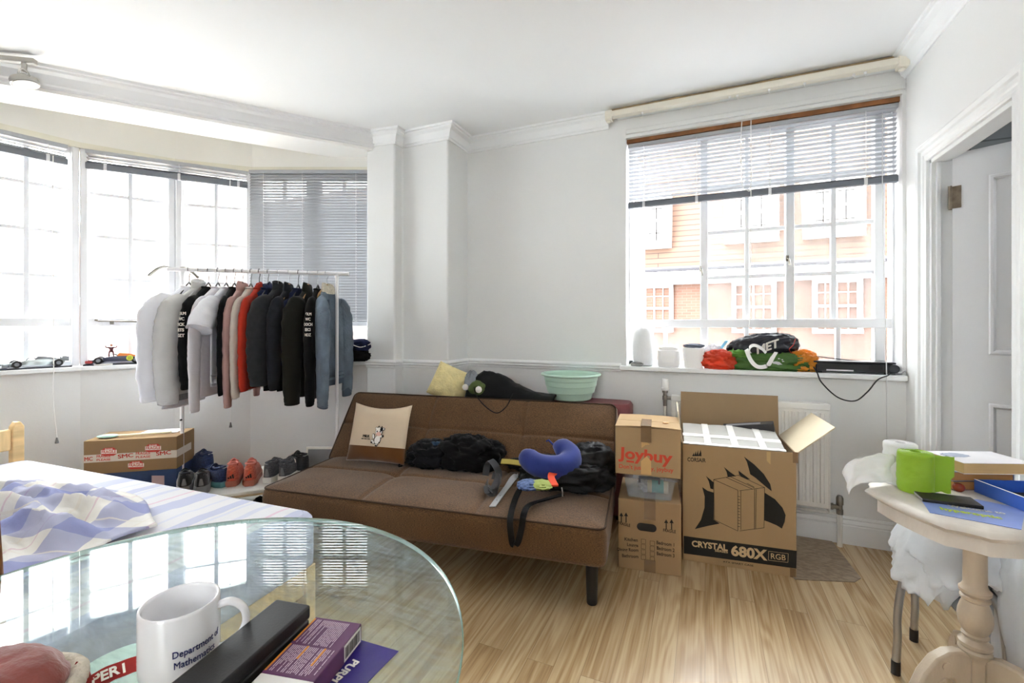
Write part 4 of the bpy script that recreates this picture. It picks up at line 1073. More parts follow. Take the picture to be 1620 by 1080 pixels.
bk = m_ @ Vector((cw - .20, .285, ch - .015))
inner = thing('black_product_box', 'black product box poking out of the case carton behind the foam', 'box', bk, crz + rad(-12))
g = G(Matrix.Rotation(rad(-10), 4, 'Y')); g.box(-.08, -.02, 0, .17, .06, .075); g.build('box_body', mat('black_card', '#1d1d21', .45), inner, bevel=.003)
g = G(Matrix.Rotation(rad(-10), 4, 'Y')); g.box(-.06, -.012, .0755, .11, .03, .0765); g.build('printed_label', mat('grey_label', '#8d8f96', .5), inner)
# grey mat on the floor
mp_ = [at(*q, Z=0) for q in ((1262, 846), (1308, 845), (1362, 912), (1358, 922), (1258, 915))]
g = G()
pts_ = [(p.x, p.y) for p in mp_]
back = [(-.05, 2.82), (.36, 2.86), (.60, 2.80), (.62, 2.44), (.58, 2.415), (-.05, 2.40)]
g.prism([(p.x, p.y) for p in (at(1200, 850, Z=0), at(1258, 917, Z=0), at(1352, 921, Z=0), at(1362, 915, Z=0), at(1309, 848, Z=0), at(1266, 842, Z=0))], .0, .004)
tag(g.build('floor_mat', weave_mat('grey_brown_mat', '#82705a', '#9c8a72', 90), smooth=False), 'thin grey-brown mat lying on the floor beside the case carton', 'mat')

# ------------------------------------------------------------------ cartons by the bed
sb0 = at(132, 752, D=2.56); sb0.z = .345; sb1 = at(279, 752, D=2.67); srz = atan2((sb1 - sb0).y, (sb1 - sb0).x); sw = (sb1 - sb0).length; sd, sh = .235, .192
nvb = thing('navy_carton', 'dark blue carton on the floor under the brown fragile parcel', 'cardboard box', (sb0.x, sb0.y, 0), srz)
G().box(.02, .01, 0, sw - .005, sd, .344).build('carton', mat('navy_card', '#2b4470', .6), nvb, bevel=.003)
FN = Face(Vector((sb0.x, sb0.y, 0)), srz, .01)
FN.poly([(240, 752), (260, 752), (260, 775), (240, 775)], 'clear_label', mat('pinkish_label', '#b9a3ab', .4), nvb)
smc = thing('parcel_box', 'long brown parcel with red fragile stickers on top of the dark blue carton', 'cardboard box', (sb0.x, sb0.y, .345), srz)
G().box(0, 0, 0, sw, sd, sh).build('carton', card_mat('parcel_brown_card', '#957a5a'), smc, bevel=.003)
FS = Face(sb0, srz)
M_TAPEW = mat('white_printed_tape', '#d8cdbf', .35); M_RED2 = mat('red_sticker', '#c33a2c', .5)
G().box(-.001, -.0014, .068, sw + .001, -.0004, .112).build('printed_tape', M_TAPEW, smc, smooth=False)
G().box(sw, -.0014, .068, sw + .001, sd * .8, .112).build('printed_tape', M_TAPEW, smc, smooth=False)
for x0, x1, y0, y1 in ((186.5, 211.5, 722.5, 719.5), (247, 271, 718, 715)): FS.txt('SMC', (x0, y0), (x1, y1), 6.2, M_RED2, smc, bold=.03, lift=.0018)
FS.txt('MC', (133.5, 726.5), (147, 725.5), 6.2, M_RED2, smc, bold=.03, lift=.0018)
for x0, x1, y in ((153, 175, 724), (215, 238, 719.5)):
    FS.txt('FRAGILE', (x0, y - 2.2), (x1, y - 3.2), 4.2, M_RED2, smc, lift=.0018); FS.txt('PLEASE', (x0, y + 3.4), (x1, y + 2.4), 3.4, M_RED2, smc, lift=.0018)
for cx_, cy_ in ((172.5, 714.5), (242.5, 708.5), (215.5, 735.5)):
    w2, h2 = 12.5, 7
    st_ = FS.poly([(cx_ - w2, cy_ - 2), (cx_ - w2 * .6, cy_ - 6), (cx_ + w2 * .6, cy_ - 7), (cx_ + w2, cy_ - 3), (cx_ + w2, cy_ + 3), (cx_ + w2 * .6, cy_ + 6), (cx_ - w2 * .6, cy_ + 6.5), (cx_ - w2, cy_ + 4)], 'fragile_sticker', M_RED2, smc, .0004, .0016)
    b2_ = FS.poly([(cx_ - w2, cy_ - 2.6), (cx_ + w2, cy_ - 3.4), (cx_ + w2, cy_ + 2.4), (cx_ - w2, cy_ + 3.2)], 'sticker_band', M_WHITEINK, st_, .0004, .0021)
    FS.txt('FRAGILE', (cx_ - w2 + 1, cy_ + .4), (cx_ + w2 - 1, cy_ - .6), 4.4, M_RED2, st_, lift=.0028); FS.txt('PLEASE', (cx_ - 6, cy_ - 4), (cx_ + 6, cy_ - 4.6), 2, M_WHITEINK, st_, lift=.0022)
# things lying on the parcel
m_ = Matrix.Translation(smc.location) @ Matrix.Rotation(srz, 4, 'Z')
br = thing('bath_brush', 'long pale handled brush with a mint head lying on the parcel', 'brush', m_ @ Vector((.04, .05, sh)), srz + rad(4))
g = G(); g.blob((.05, 0, .012), (.055, .026, .011), .02, 2, 1, 24, 12); g.build('brush_head', mat('mint_plastic', '#a9cfc2', .4), br)
g = G(); g.tube(bez([(.095, 0, .012), (.16, 0, .011), (.25, .004, .012), (.36, .006, .012)], 6), [.008, .008] * 9 + [.01], 10, flat=.8); g.build('brush_handle', mat('cream_plastic', '#e3d9b6', .45), br)
en = G(); en.slab(lambda u, v: (u * .2, v * .11, .004 + .004 * noise.noise((u * 4, v * 4, 0))), 10, 6, .002)
o = tag(en.build('paper_envelope', mat('pinkish_white_paper', '#e2d8d8', .6)), 'flat white envelope lying at the back of the parcel', 'envelope'); o.location = m_ @ Vector((.22, .1, sh + .001)); o.rotation_euler = (0, 0, srz)

# ------------------------------------------------------------------ shoes
M_RUB = mat('white_rubber', '#d6d3cb', .6); M_DARKIN = mat('dark_shoe_lining', '#1c1c1f', .9)
def shoe(label, loc, rz, up, sole, lining, group=None, hi=.085, Ln=.275, soleh=.032, heel=None, toe=None, extra=None, k=1.0, cat='shoe', tuck=0):
    t = thing('trainer', label, cat, loc, rz, group)
    def wy(s):  # half width along the length s 0 heel..1 toe
        return .036 * (min(1, .55 + s * 4) if s < .12 else 1) * (1 + .22 * math.exp(-((s - .68) / .2) ** 2)) * (sqrt(max(.02, 1 - ((s - .8) / .205) ** 2)) if s > .8 else 1)
    def prof(z, grow):
        return [(sgn * (wy(s) + grow), s * Ln, z) for sgn, seq in ((-1, [i / 14 for i in range(15)]), (1, [i / 14 for i in range(14, -1, -1)])) for s in seq]
    g = G(); g.loft([prof(0, .001), prof(.004, .005), prof(soleh * .8, .006), prof(soleh, .003)]); g.build('sole', sole, t, angle=60)
    def top(s):  # height of the upper above the sole
        pts = [(0, hi), (.06, hi + .012), (.14, hi - .004), (.3, hi - .012), (.42, hi - .004), (.55, hi * .78), (.75, hi * .42), (.92, hi * .34), (1, hi * .2)]
        for (a, ya), (b, yb) in zip(pts, pts[1:]):
            if s <= b: q = (s - a) / (b - a); return ya + (yb - ya) * (q * q * (3 - 2 * q))
        return pts[-1][1]
    g = G(); rings = []
    for i in range(23):
        s = i / 22; wv = wy(s) * .97; hh = top(s); op = max(0, 1 - ((s - .20) / .2) ** 2) if s < .42 else 0
        ring = []
        for j in range(19):
            a = pi * j / 18; ca, sa = cos(a), sin(a)
            x = wv * math.copysign(abs(ca) ** .55, ca); z = soleh - .002 + hh * sa ** .62
            if op > 0 and abs(ca) < .55: z -= hh * .55 * op * (1 - (abs(ca) / .55) ** 4)
            lean = -.006 * (sa) if s < .06 else 0
            ring.append((x * (1 - .12 * sa * (s < .5)), s * Ln * .985 + .003 + lean, z))
        rings.append(ring)
    g.loft(rings, cap=False, closed=False); g.add(rings[0], [tuple(range(19))]); g.add(rings[-1], [tuple(range(19))[::-1]])
    g.build('upper', up, t, angle=75)
    g = G(); el = [(.024 * cos(a), .20 * Ln + .16 * Ln * sin(a), soleh + hi * .93 + .008 * (-sin(a)) * (sin(a) < 0)) for a in [2 * pi * q / 20 for q in range(20)]]
    g.tube(el + [el[0]], .006, 6, cap=False); g.build('collar', lining, t)
    g = G(); g.slab(lambda u, v: ((u - .5) * .045, Ln * (.36 + .2 * v), soleh + hi * (1.12 - .42 * v) + .004 - .02 * (u - .5) ** 2 * 4), 6, 8, .006); g.build('tongue', lining, t)
    g = G()
    for q in range(4): y = Ln * (.42 + q * .055); z = soleh + top(.42 + q * .055) * .99 + .005; g.tube([(-.022, y, z - .006), (0, y + .004, z + .003), (.022, y, z - .006)], .003, 6)
    g.build('laces', toe or lining, t)
    if heel: g = G(); g.slab(lambda u, v: ((u - .5) * .05 * (1 - .2 * v), .0005 - .002 - .0 + .020 * (abs(u - .5) * 2) ** 2.4, soleh + .006 + v * hi * .55), 8, 6, .002); g.build('heel_patch', heel, t)
    if extra: extra(t, Ln, soleh, hi, wy)
    t.scale = (k, k, k)
    return t
def three_bars(m):
    def f(t, Ln, sh_, hi, wy):
        for q in range(3):
            x0 = -.016 + q * .011; g = G(); hh = .010 + .008 * q
            g.prism([(x0, sh_ + .018), (x0 + .0085, sh_ + .018), (x0 + .0085 - .004, sh_ + .018 + hh), (x0 - .004, sh_ + .018 + hh - .004)][::1], -.0045, -.0015, axis='y'); g.build('heel_stripe', m, t, smooth=False)
    return f
def side_stripes(m, sgn=-1):
    def f(t, Ln, sh_, hi, wy):
        for q in range(3):
            y0 = Ln * (.36 + q * .085); xx = sgn * (.042)
            g = G(); g.slab(lambda u, v: (sgn * (.0425 - .013 * v * v), y0 + u * .013 + .02 * v, sh_ + .006 + v * hi * .52), 2, 6, -.003 * sgn); g.build('side_stripe', m, t)
    return f
M_CORAL = weave_mat('coral_knit', '#b04a38', '#d3745c', 120, bump=.2); M_CORALS = mat('coral_rubber_sole', '#b06a58', .5)
M_GREYK = weave_mat('grey_knit', '#3e3f42', '#5c5d60', 120, bump=.2); M_BLK = weave_mat('black_fabric', '#0e0e11', '#1f1f24', 90, bump=.15)
M_NAVYS = weave_mat('navy_mesh', '#1a2440', '#2e3d66', 120, bump=.2); M_TEAL = mat('pale_teal_stripe', '#8fc6cf', .5)
SHZ = .262
def floor_shoe(px, py, rz, **k):
    p = at(px, py, Z=SHZ); return shoe(loc=(p.x, p.y, SHZ), rz=rz, **k)
hd = YAW + rad(0)
g_ = 'coral trainers on the shoe rack'
floor_shoe(366, 770, rad(48), label='coral trainer on the shoe rack, the left one of its pair', up=M_CORAL, sole=M_CORALS, lining=mat('salmon_lining', '#d47f72', .8), hi=.098, extra=three_bars(M_INK), heel=mat('orange_heel', '#d2573c', .6), k=.98)
floor_shoe(394, 769, rad(46), label='coral trainer on the shoe rack, the right one of its pair', up=M_CORAL, sole=M_CORALS, lining=mat('salmon_lining', '#d47f72', .8), hi=.098, extra=three_bars(M_INK), heel=mat('orange_heel', '#d2573c', .6), k=.98)
floor_shoe(422, 764, rad(26), label='dark grey trainer right of the coral pair, nearer to it', up=M_GREYK, sole=M_RUB, lining=M_GREYK, hi=.082, k=1.0, heel=mat('pale_grey_tab', '#77787a', .7))
floor_shoe(446, 762, rad(24), label='dark grey trainer between its twin and the black canvas shoe', up=M_GREYK, sole=M_RUB, lining=M_GREYK, hi=.082, k=1.0, heel=mat('pale_grey_tab', '#77787a', .7))
def star_patch(t, Ln, sh_, hi, wy):
    g = G(Matrix.Translation((-.043, Ln * .24, sh_ + .055)) @ Matrix.Rotation(rad(-90), 4, 'Y')); g.lathe([(0, -.002), (.019, -.002), (.019, .003), (0, .003)], 24); pt = g.build('ankle_patch', M_WHITEINK, t)
    g = G(Matrix.Translation((-.0465, Ln * .24, sh_ + .055)) @ Matrix.Rotation(rad(-90), 4, 'Y'))
    g.prism([((.015 if q % 2 == 0 else .006) * cos(pi / 2 + pi * q / 5), (.015 if q % 2 == 0 else .006) * sin(pi / 2 + pi * q / 5)) for q in range(10)], -.0005, .001); g.build('star', M_INK, pt, smooth=False)
p = at(476, 757, Z=SHZ); shoe('black canvas high-top with a round star patch beside the sofa', (p.x - .02, p.y + .06, SHZ), rad(80), M_BLK, M_RUB, M_BLK, hi=.095, extra=star_patch, toe=M_RUB)
M_GRUB = mat('grey_rubber', '#7a7c7e', .55)
for (px, py, lab, rzz) in ((291, 783, 'black and grey trainer at the far left of the shoe rack', 56), (318, 783, 'black and grey trainer second from the left on the shoe rack', 54)):
    floor_shoe(px, py, rad(rzz), label=lab, up=M_BLK, sole=M_GRUB, lining=M_BLK, heel=M_GRUB, hi=.075, soleh=.05, k=.92)
p = at(356, 770, Z=SHZ); shoe('navy trainer with pale teal stripes between the grey-soled pair and the coral pair', p, rad(86), M_NAVYS, mat('teal_rubber', '#5f9296', .5), M_NAVYS, hi=.08, extra=lambda *a_: (side_stripes(M_TEAL, -1)(*a_), side_stripes(M_TEAL, 1)(*a_)), k=1.0)
p = at(333, 764, D=2.82); shoe('navy trainer with blue laces behind the grey-soled pair', (p.x, p.y, SHZ), rad(80), M_NAVYS, mat('navy_rubber', '#34405c', .5), M_NAVYS, hi=.10, k=1.0)
sr0, sr1 = at(287, 787, Z=SHZ), at(436, 768, Z=SHZ); srr = atan2((sr1 - sr0).y, (sr1 - sr0).x); sl_ = (sr1 - sr0).length
rk = thing('shoe_rack', 'low white shoe rack between the bed and the sofa', 'shoe rack', (sr0.x, sr0.y, 0), srr)
M_RKW = mat('white_rack_enamel', '#dcdcd6', .4)
g = G(); g.box(0, -.03, SHZ - .022, sl_, .46, SHZ - .001); g.build('shelf', M_RKW, rk, bevel=.006)
g = G(); g.box(.02, 0, .06, sl_ - .02, .44, .075); g.build('shelf', M_RKW, rk, bevel=.004)
for x in (.02, sl_ - .045):
    for y in (-.01, .42): G().box(x, y, 0, x + .025, y + .025, SHZ - .02).build('leg', M_RKW, rk, bevel=.003)
mm_ = Matrix.Translation(rk.location) @ Matrix.Rotation(srr, 4, 'Z')
for k, x in enumerate((sl_ - .20, sl_ - .09)):
    p = mm_ @ Vector((x, .03, .076)); shoe('black shoe on the lower rack tier, %s one' % ('left' if k == 0 else 'right'), p, srr + rad(3), M_BLK, M_BLK, M_BLK, hi=.06, soleh=.025, Ln=.25)
# framed grey board leaning by the sofa
p = at(505, 752, D=2.95)
fr = thing('picture_frame', 'white edged grey frame leaning on the wall left of the sofa', 'frame', (p.x - .02, p.y, .0), rad(24), rot=(rad(-10), 0, rad(24)))
G().box(-.10, 0, 0, .12, .012, .385).build('frame_edge', M_WHITEINK, fr, bevel=.002)
G().box(-.085, -.002, .015, .105, .0, .370).build('grey_panel', mat('grey_board', '#8b8c8c', .6), fr)
# ------------------------------------------------------------------ clothes rack
BARZ = 1.54
bA, bB = at(265, 425.8, Z=BARZ), at(552, 433.3, Z=BARZ)
bdv = (bB - bA).normalized(); brz = atan2(bdv.y, bdv.x); bL = (bB - bA).length
M_RACK = mat('white_powder_coat', '#e9e9ea', .35)
rack = thing('clothes_rack', 'white clothes rail full of jackets in front of the bay window', 'clothes rack', (bA.x, bA.y, 0), brz)
G().tube([(0, 0, BARZ), (bL, 0, BARZ)], .0125, 14).build('hanging_bar', M_RACK, rack)
def s_at(px, l=0.0):  # how far along the bar a photograph column lies
    k = (px - CX) / F
    xa, da = bA.x * CY + bA.y * SY, -bA.x * SY + bA.y * CY
    dx, dd = bdv.x * CY + bdv.y * SY, -bdv.x * SY + bdv.y * CY
    return (k * da - xa) / (dx - k * dd)
for x in (s_at(288), s_at(533)):
    g = G(); g.tube([(x, 0, .07), (x, 0, BARZ - .005)], .0105, 12); g.tube([(x, 0, BARZ - .03), (x, 0, BARZ - .012)], .0145, 12); g.build('post', M_RACK, rack)
    g = G(); g.tube([(x, -.2, .06), (x, .012, .06)], .0105, 12); g.build('foot_bar', M_RACK, rack)
    for y in (-.185, .0): G().tube([(x, y, 0), (x, y, .05)], .014, 12).build('rubber_foot', M_BLACKLEG, rack)
g = G(); g.tube([(s_at(288), -.0105, .62), (s_at(288), -.018, .62)], .006, 8); g.build('screw', M_BLACKLEG, rack)

M_HBLK = mat('black_plastic_hanger', '#131316', .35); M_HMET = mat('steel_hook', '#b9bcc0', .25, 1.); M_HWOOD = mat('wooden_hanger', '#b98d5b', .5, var=.2, vscale=6); M_HWHT = mat('white_hanger', '#e6e6e6', .4)
def gdir(xn, dn):
    """room rotation of a garment whose near side points (xn right, dn away) in camera terms"""
    v = room(-xn, -dn); return atan2(v.y, v.x) - pi / 2   # local +y = far side
def hanger(s, rz, kind, label, drop=.105):
    p = bA + bdv * s
    t = thing('clothes_hanger', label, 'hanger', (p.x, p.y, BARZ), rz, 'hangers on the clothes rail')
    m1 = M_HBLK if kind == 'black' else M_HMET; r = .0024 if kind == 'black' else .0017
    g = G(); pts = [(0, -.019 * sin(a) - .0, .0145 + .019 * cos(a) - .019 + .0155) for a in [rad(115) - rad(225) * k / 14 for k in range(15)]]
    pts = [(0, .017 * sin(a), .001 + .0165 * cos(a)) for a in [rad(-120 + 210 * k / 14) for k in range(15)]] + [(0, .013, -.022), (0, .002, -.04), (0, 0, -drop + .02)]
    g.tube(pts, r, 6); g.build('hook', m1, t)
    g = G(); m2 = {'black': M_HBLK, 'wood': M_HWOOD, 'metal': M_HBLK, 'white': M_HWHT}[kind]
    for sg in (-1, 1): g.tube(bez([(0, 0, -drop + .028), (0, sg * .03, -drop + .006), (0, sg * .09, -drop - .045), (0, sg * .14, -drop - .088)], 5), [.005 if kind != 'wood' else .009] * 16, 8, flat=.7)
    g.build('arms', m2, t)
    return t
def line_x(o, d, px):
    k = (px - CX) / F; xa, da = o.x * CY + o.y * SY, -o.x * SY + o.y * CY; dx, dd = d.x * CY + d.y * SY, -d.x * SY + d.y * CY
    return (k * da - xa) / (dx - k * dd)
def S(i): return s_at(hooks[i][0])
def garment(name, label, cat, s, near, m, L=.74, sl='long', sw=.19, th=.018, collar='crew', cm=None, drop=.105, cuff=None, hemm=None, slr=.056, seed=0, hood=None, txt=None, far_out=0., slen=.60, front=None, flare=.0, bend=.0, slt=.62, pocket=None):
    p = bA + bdv * s; rz = gdir(*near)
    gi = min(range(len(hooks)), key=lambda k: abs(S(k) - s)); gap = (edges[gi + 1] - edges[gi]) * .0036
    hn = max(.012, min(.05, gap * .5)); sltn, slt = min(.85, hn / slr), .021 / slr
    ye = sw + .04
    near_o = p + Vector((sin(rz), -cos(rz), 0)) * ye; ax_ = Vector((cos(rz), sin(rz), 0))
    q_ = line_x(near_o, ax_, edges[gi]); fan = q_ + hn * .9
    t = thing(name, label, cat, (p.x, p.y, BARZ - drop), rz, 'clothes on the rail')
    rnd = random.Random(seed)
    # body
    prof = [(-.0, .046, .021), (-.014, .066, .021), (-.036, .102, .020), (-.064, sw * .76, .018), (-.098, sw * .95, .016), (-.15, sw * 1.0, 1.0 * th), (-.22, sw * .97, th), (-.34, sw * .96, th), (-.46, sw * .97, th), (-.58, sw * .98, th), (-L + .07, sw * .98, th), (-L + .03, sw * .97, th * .97), (-L, sw * .95, th * .95)]
    n = 48; rings = []
    def ringpts(z, hw, ht, fold):
        r = []
        for k in range(n):
            a = 2 * pi * k / n; ca, sa = cos(a), sin(a)
            y = hw * math.copysign(abs(ca) ** .8, ca); x = ht * math.copysign(abs(sa) ** .7, sa)
            f = noise.noise((y * 11 + seed * 5, z * 2.2 + seed, sa * .8)) * fold + noise.noise((y * 26 + seed, z * 4, sa)) * fold * .4
            r.append((x * (1 + f) + .006 * noise.noise((y * 7, z * 3, seed)) * min(1, -z * 4), y * (1 + .02 * noise.noise((z * 5, seed, 2))), z + .012 * noise.noise((y * 6, seed * 2, 1)) * (z < -L + .08)))
        return r
    zs = []
    for (z0, w0, t0), (z1, w1, t1) in zip(prof, prof[1:]):
        for q in range(3):
            u = q / 3; zs.append((z0 + (z1 - z0) * u, w0 + (w1 - w0) * u, t0 + (t1 - t0) * u))
    zs.append(prof[-1])
    rings = [ringpts(z, w, tt, .55 * min(1, max(0, -z * 3))) for z, w, tt in zs]
    rings.append([(x * .8, y * .97, z + .012) for x, y, z in rings[-1]])
    g = G(); g.loft(rings); g.build('body', m, t, smooth=True)
    # sleeves
    for sg in (1, -1):
        o_ = far_out if sg > 0 else 0
        if sl == 'long':
            pts = [(0, sg * (sw - .06), -.088), (0, sg * (sw - .012), -.122), (bend * .2, sg * (sw + .016), -.18), (bend * .5, sg * (sw + .032 + o_), -.27), (bend, sg * (sw + .040 + o_ * 1.5), -.38), (bend * .8, sg * (sw + .042 + o_), -.48), (bend * .3, sg * (sw + .04), -slen + .05), (0, sg * (sw + .036), -slen)]
            rs = [.036, .056, .062, .060, .056, .052, .046, .040]
        else:
            pts = [(0, sg * (sw - .06), -.088), (-.004, sg * (sw - .01), -.125), (-.012, sg * (sw + .035), -.19), (-.02, sg * (sw + .07), -.262)]
            rs = [.036, .058, .068, .076]
        cp = bez(pts, 6); rr = []
        for i in range(len(cp)):
            u = i / 6; k = min(int(u), len(rs) - 2); rr.append((rs[k] + (rs[k + 1] - rs[k]) * (u - k)) * slr / .056 * (1 + .10 * noise.noise((i * .55, seed * 3 + sg, 0)) + .05 * noise.noise((i * 1.6, seed, 3))))
        rings = []
        for i, c in enumerate(cp):
            tt = (cp[min(i + 1, len(cp) - 1)] - cp[max(i - 1, 0)]).normalized(); ax = Vector((1, 0, 0)); by = tt.cross(ax).normalized()
            ring = []
            for k in range(22):
                a = 2 * pi * k / 22; f = 1 + .14 * noise.noise((cos(a) * 1.3 + seed, sin(a) * 1.3, i * .33)) * min(1, i / 5)
                ring.append(c + ax * (cos(a) * rr[i] * (sltn if sg < 0 else slt) * f) + by * (sin(a) * rr[i] * f))
            rings.append(ring)
        if sl == 'short': rings.append([c_ * .86 + sum(rings[-1], Vector()) / 22 * .14 + Vector((0, 0, .01)) for c_ in rings[-1]])
        g = G(); g.loft(rings); so = g.build('sleeve', m, t, smooth=True)
        if cuff and sl == 'long':
            c = cp[-1]; g = G(); g.tube([c + Vector((0, 0, .045)), c + Vector((0, 0, .02)), c + Vector((0, 0, -.012)), c + Vector((0, 0, -.016))], [rr[-1] * 1.03, rr[-1] * 1.06, rr[-1] * 1.04, rr[-1] * .85], 18, flat=(sltn if sg < 0 else slt) + .02, up=(1, 0, 0)); g.build('cuff', cuff, so)
    cm = cm or m
    if collar == 'crew':
        g = G(); g.tube([(.019 * sin(a), .066 * cos(a), -.004 - .022 * max(0, -sin(a)) * 0) for a in [2 * pi * k / 24 for k in range(25)]], .006, 8, cap=False); g.build('neckband', cm, t)
    elif collar == 'stand':
        g = G(); rings = []
        for q, (gx, z, sc) in enumerate(((0, -.02, 1.05), (0, .012, 1.0), (0, .038, 1.06), (0, .04, .92), (0, .0, .88), (0, -.015, .85))):
            rings.append([(.021 * sc * cos(a), .068 * sc * sin(a), z - .014 * cos(a + .6)) for a in [2 * pi * k / 24 for k in range(24)]])
        g.loft(rings, cap=True); g.build('collar', cm, t)
    elif collar == 'shirt':
        g = G(); rings = []
        for q, (z, sc) in enumerate(((-.012, .92), (.022, .98), (.034, 1.08), (.02, 1.3), (-.018, 1.55), (-.022, 1.5))):
            rings.append([(.0155 * sc * cos(a), .066 * (1 + (sc - 1) * .55) * sin(a), z - .010 * cos(a)) for a in [2 * pi * k / 24 for k in range(24)]])
        g.loft(rings, cap=True); g.build('collar', cm, t)
    if hood:
        g = G(); g.blob((.0, .03, -.012), (.020, .088, .052), .22, 2.6, seed, 28, 16); g.build('hood', hood, t)
    if hemm:
        g = G(); r0 = ringpts(-L + .022, prof[-1][1] * 1.012, prof[-1][2] * 1.10, .5); r1 = ringpts(-L - .014, prof[-1][1] * .99, prof[-1][2] * 1.06, .5); g.loft([r0, r1, [(x * .8, y * .97, z + .01) for x, y, z in r1]], cap=True); g.build('hem', hemm, t)
    if txt:
        ys, zt, step, hh = -(sw + .09), -.17, .031, .024
        for q, wd in enumerate(txt):
            zc = zt - q * step; i = min(range(len(cp)), key=lambda j: abs(cp[j].z - zc)); yy = -abs(cp[i].y) - rr[i] * 1.10 - .001
            def wp(p_, R=rr[i] * sltn * 1.08, Q=rr[i] * 1.10):
                a = max(-1.35, min(1.35, p_.x / (R * 1.15))); return Vector((R * sin(a), p_.y, Q * (cos(a) - 1) + p_.z))
            text(wd, hh, M_WHITEINK, t, frame((0, yy, zc), (1, 0, 0), (0, 0, 1)), 'lettering', .03, .0012, warp=wp, xs=.8)
    for o in t.children_recursive:   # the near half of the cloth swings along the rail
        for v in o.data.vertices:
            if v.co.y < 0: v.co.x += fan * min(1.25, -v.co.y / ye) ** 1.5
    return t
def cl_mat(name, c, var=.12, sc=7, rough=.92, bump=.35, bs=18, sheen=.05): return mat(name, c, rough, var=var, vscale=sc, bump=bump, bscale=bs, sheen=sheen, spec=.15)
C_WHITE = cl_mat('white_cotton', '#e3e4e9', .05); C_LGREY = cl_mat('light_grey_twill', '#c9c9c7', .07); C_BLK = cl_mat('black_cotton', '#0b0c0f', .2); C_WHITE2 = cl_mat('off_white_cotton', '#dfdce0', .05)
C_PINK = cl_mat('dusty_pink_cotton', '#ad8b86', .1); C_BEIGE = cl_mat('beige_wool', '#c2b9ad', .08); C_RED = cl_mat('red_fleece', '#ad3324', .1); C_CHAR = cl_mat('charcoal_wool', '#292b2e', .2, 30); C_CHAR2 = cl_mat('dark_slate_wool', '#202228', .2, 30)
C_NAVY = cl_mat('navy_cotton', '#1f2741', .15); C_OLIVE = cl_mat('dark_olive_canvas', '#1c1c17', .2); C_BLK2 = cl_mat('deep_black_cotton', '#09090b', .2); C_DENIM = cl_mat('faded_denim', '#66737f', .30, 9, bump=.5, bs=60); C_DENIMD = cl_mat('dark_denim', '#4b5661', .2)
C_SHERPA = cl_mat('cream_sherpa', '#cfc6b4', .2, 60, bump=1.0, bs=90); C_LINING = cl_mat('grey_lining', '#7e7e7e', .2); C_PRINT = cl_mat('navy_blue_print', '#232c4c', .6, 40)
NR = (-.42, -.90)
hooks = [(299, 'black', (0.174, -0.985)), (315, 'white', (0.174, -0.985)), (330, 'black', (0.174, -0.985)), (345, 'black', (0.174, -0.985)), (358, 'black', (0.174, -0.985)), (371, 'black', (0.174, -0.985)), (384, 'black', (0.174, -0.985)), (397, 'black', (0.174, -0.985)), (410, 'black', (0.174, -0.985)), (424, 'black', (0.174, -0.985)), (440, 'metal', (0.174, -0.985)), (457, 'wood', (0.174, -0.985)), (472, 'black', (0.174, -0.985)), (487, 'wood', (0.174, -0.985)), (503, 'metal', (0.174, -0.985)), (517, 'wood', (-0.242, -0.97))]
# photograph columns of each garment's left edge: the cloth fans out towards the room
edges = [229, 251, 287, 303, 312, 345, 354, 366, 379, 393, 396, 425, 443, 449, 482, 500] + [540]
hl = ['black hanger of the white long-sleeved top at the left end of the rail', 'white hanger of the light grey jacket', 'black hanger of the black top with white lettering next to the grey jacket', 'black hanger of the long off-white sweatshirt', 'black hanger of the white short-sleeved T-shirt', 'black hanger of the plain black top beside the dusty pink jacket', 'black hanger of the dusty pink jacket', 'black hanger of the beige cardigan', 'black hanger of the red hoodie', 'black hanger of the navy patterned top right of the red hoodie', 'steel-hooked hanger of the charcoal jacket with a stand collar', 'wooden hanger with steel hook of the dark slate jacket', 'black hanger of the navy sweater', 'wooden hanger of the dark olive jacket', 'steel-hooked hanger of the black top near the right end', 'wooden hanger of the denim jacket at the right end of the rail']
for (px, kd, nr), lb in zip(hooks, hl): hanger(s_at(px), gdir(*nr), kd, lb)
garment('long_sleeved_top', 'white long-sleeved top at the left end of the clothes rail', 'top', S(0), hooks[0][2], C_WHITE, L=.72, seed=1, th=.013, slr=.07, slen=.66, slt=.7, sw=.2)
garment('jacket', 'light grey jacket with a darker lining hem beside the white long-sleeved top', 'jacket', S(1), hooks[1][2], C_LGREY, L=.66, seed=2, th=.013, collar='stand', cuff=C_LGREY, hemm=C_LINING, slen=.67, slr=.062, slt=.6)
garment('long_sleeved_top', 'black top with white lettering on its sleeve behind the light grey jacket', 'top', S(2), hooks[2][2], C_BLK, L=.64, seed=3, th=.013, txt=['OLM', 'WC', 'OCK', 'EETS', 'OZT'], slt=.5, slen=.60)
garment('sweatshirt', 'off-white sweatshirt whose long sleeve hangs below the white T-shirt', 'sweatshirt', S(3), hooks[3][2], C_WHITE2, L=.66, seed=4, th=.013, slen=.72, slt=.55, slr=.05, cuff=C_WHITE2)
garment('t_shirt', 'white short-sleeved T-shirt in front of the plain black top', 'T-shirt', S(4), hooks[4][2], C_WHITE, L=.60, sl='short', seed=5, th=.013, slt=.6)
garment('long_sleeved_top', 'plain black top between the white T-shirt and the dusty pink jacket', 'top', S(5), hooks[5][2], C_BLK, L=.66, seed=6, th=.013, slt=.45, slen=.64)
garment('jacket', 'dusty pink jacket next to the beige cardigan', 'jacket', S(6), hooks[6][2], C_PINK, L=.64, seed=7, th=.013, collar='shirt', cuff=C_PINK, slt=.5, slen=.70, slr=.05)
garment('cardigan', 'beige cardigan between the dusty pink jacket and the red hoodie', 'cardigan', S(7), hooks[7][2], C_BEIGE, L=.64, seed=8, th=.013, slt=.42, slen=.66, slr=.05)
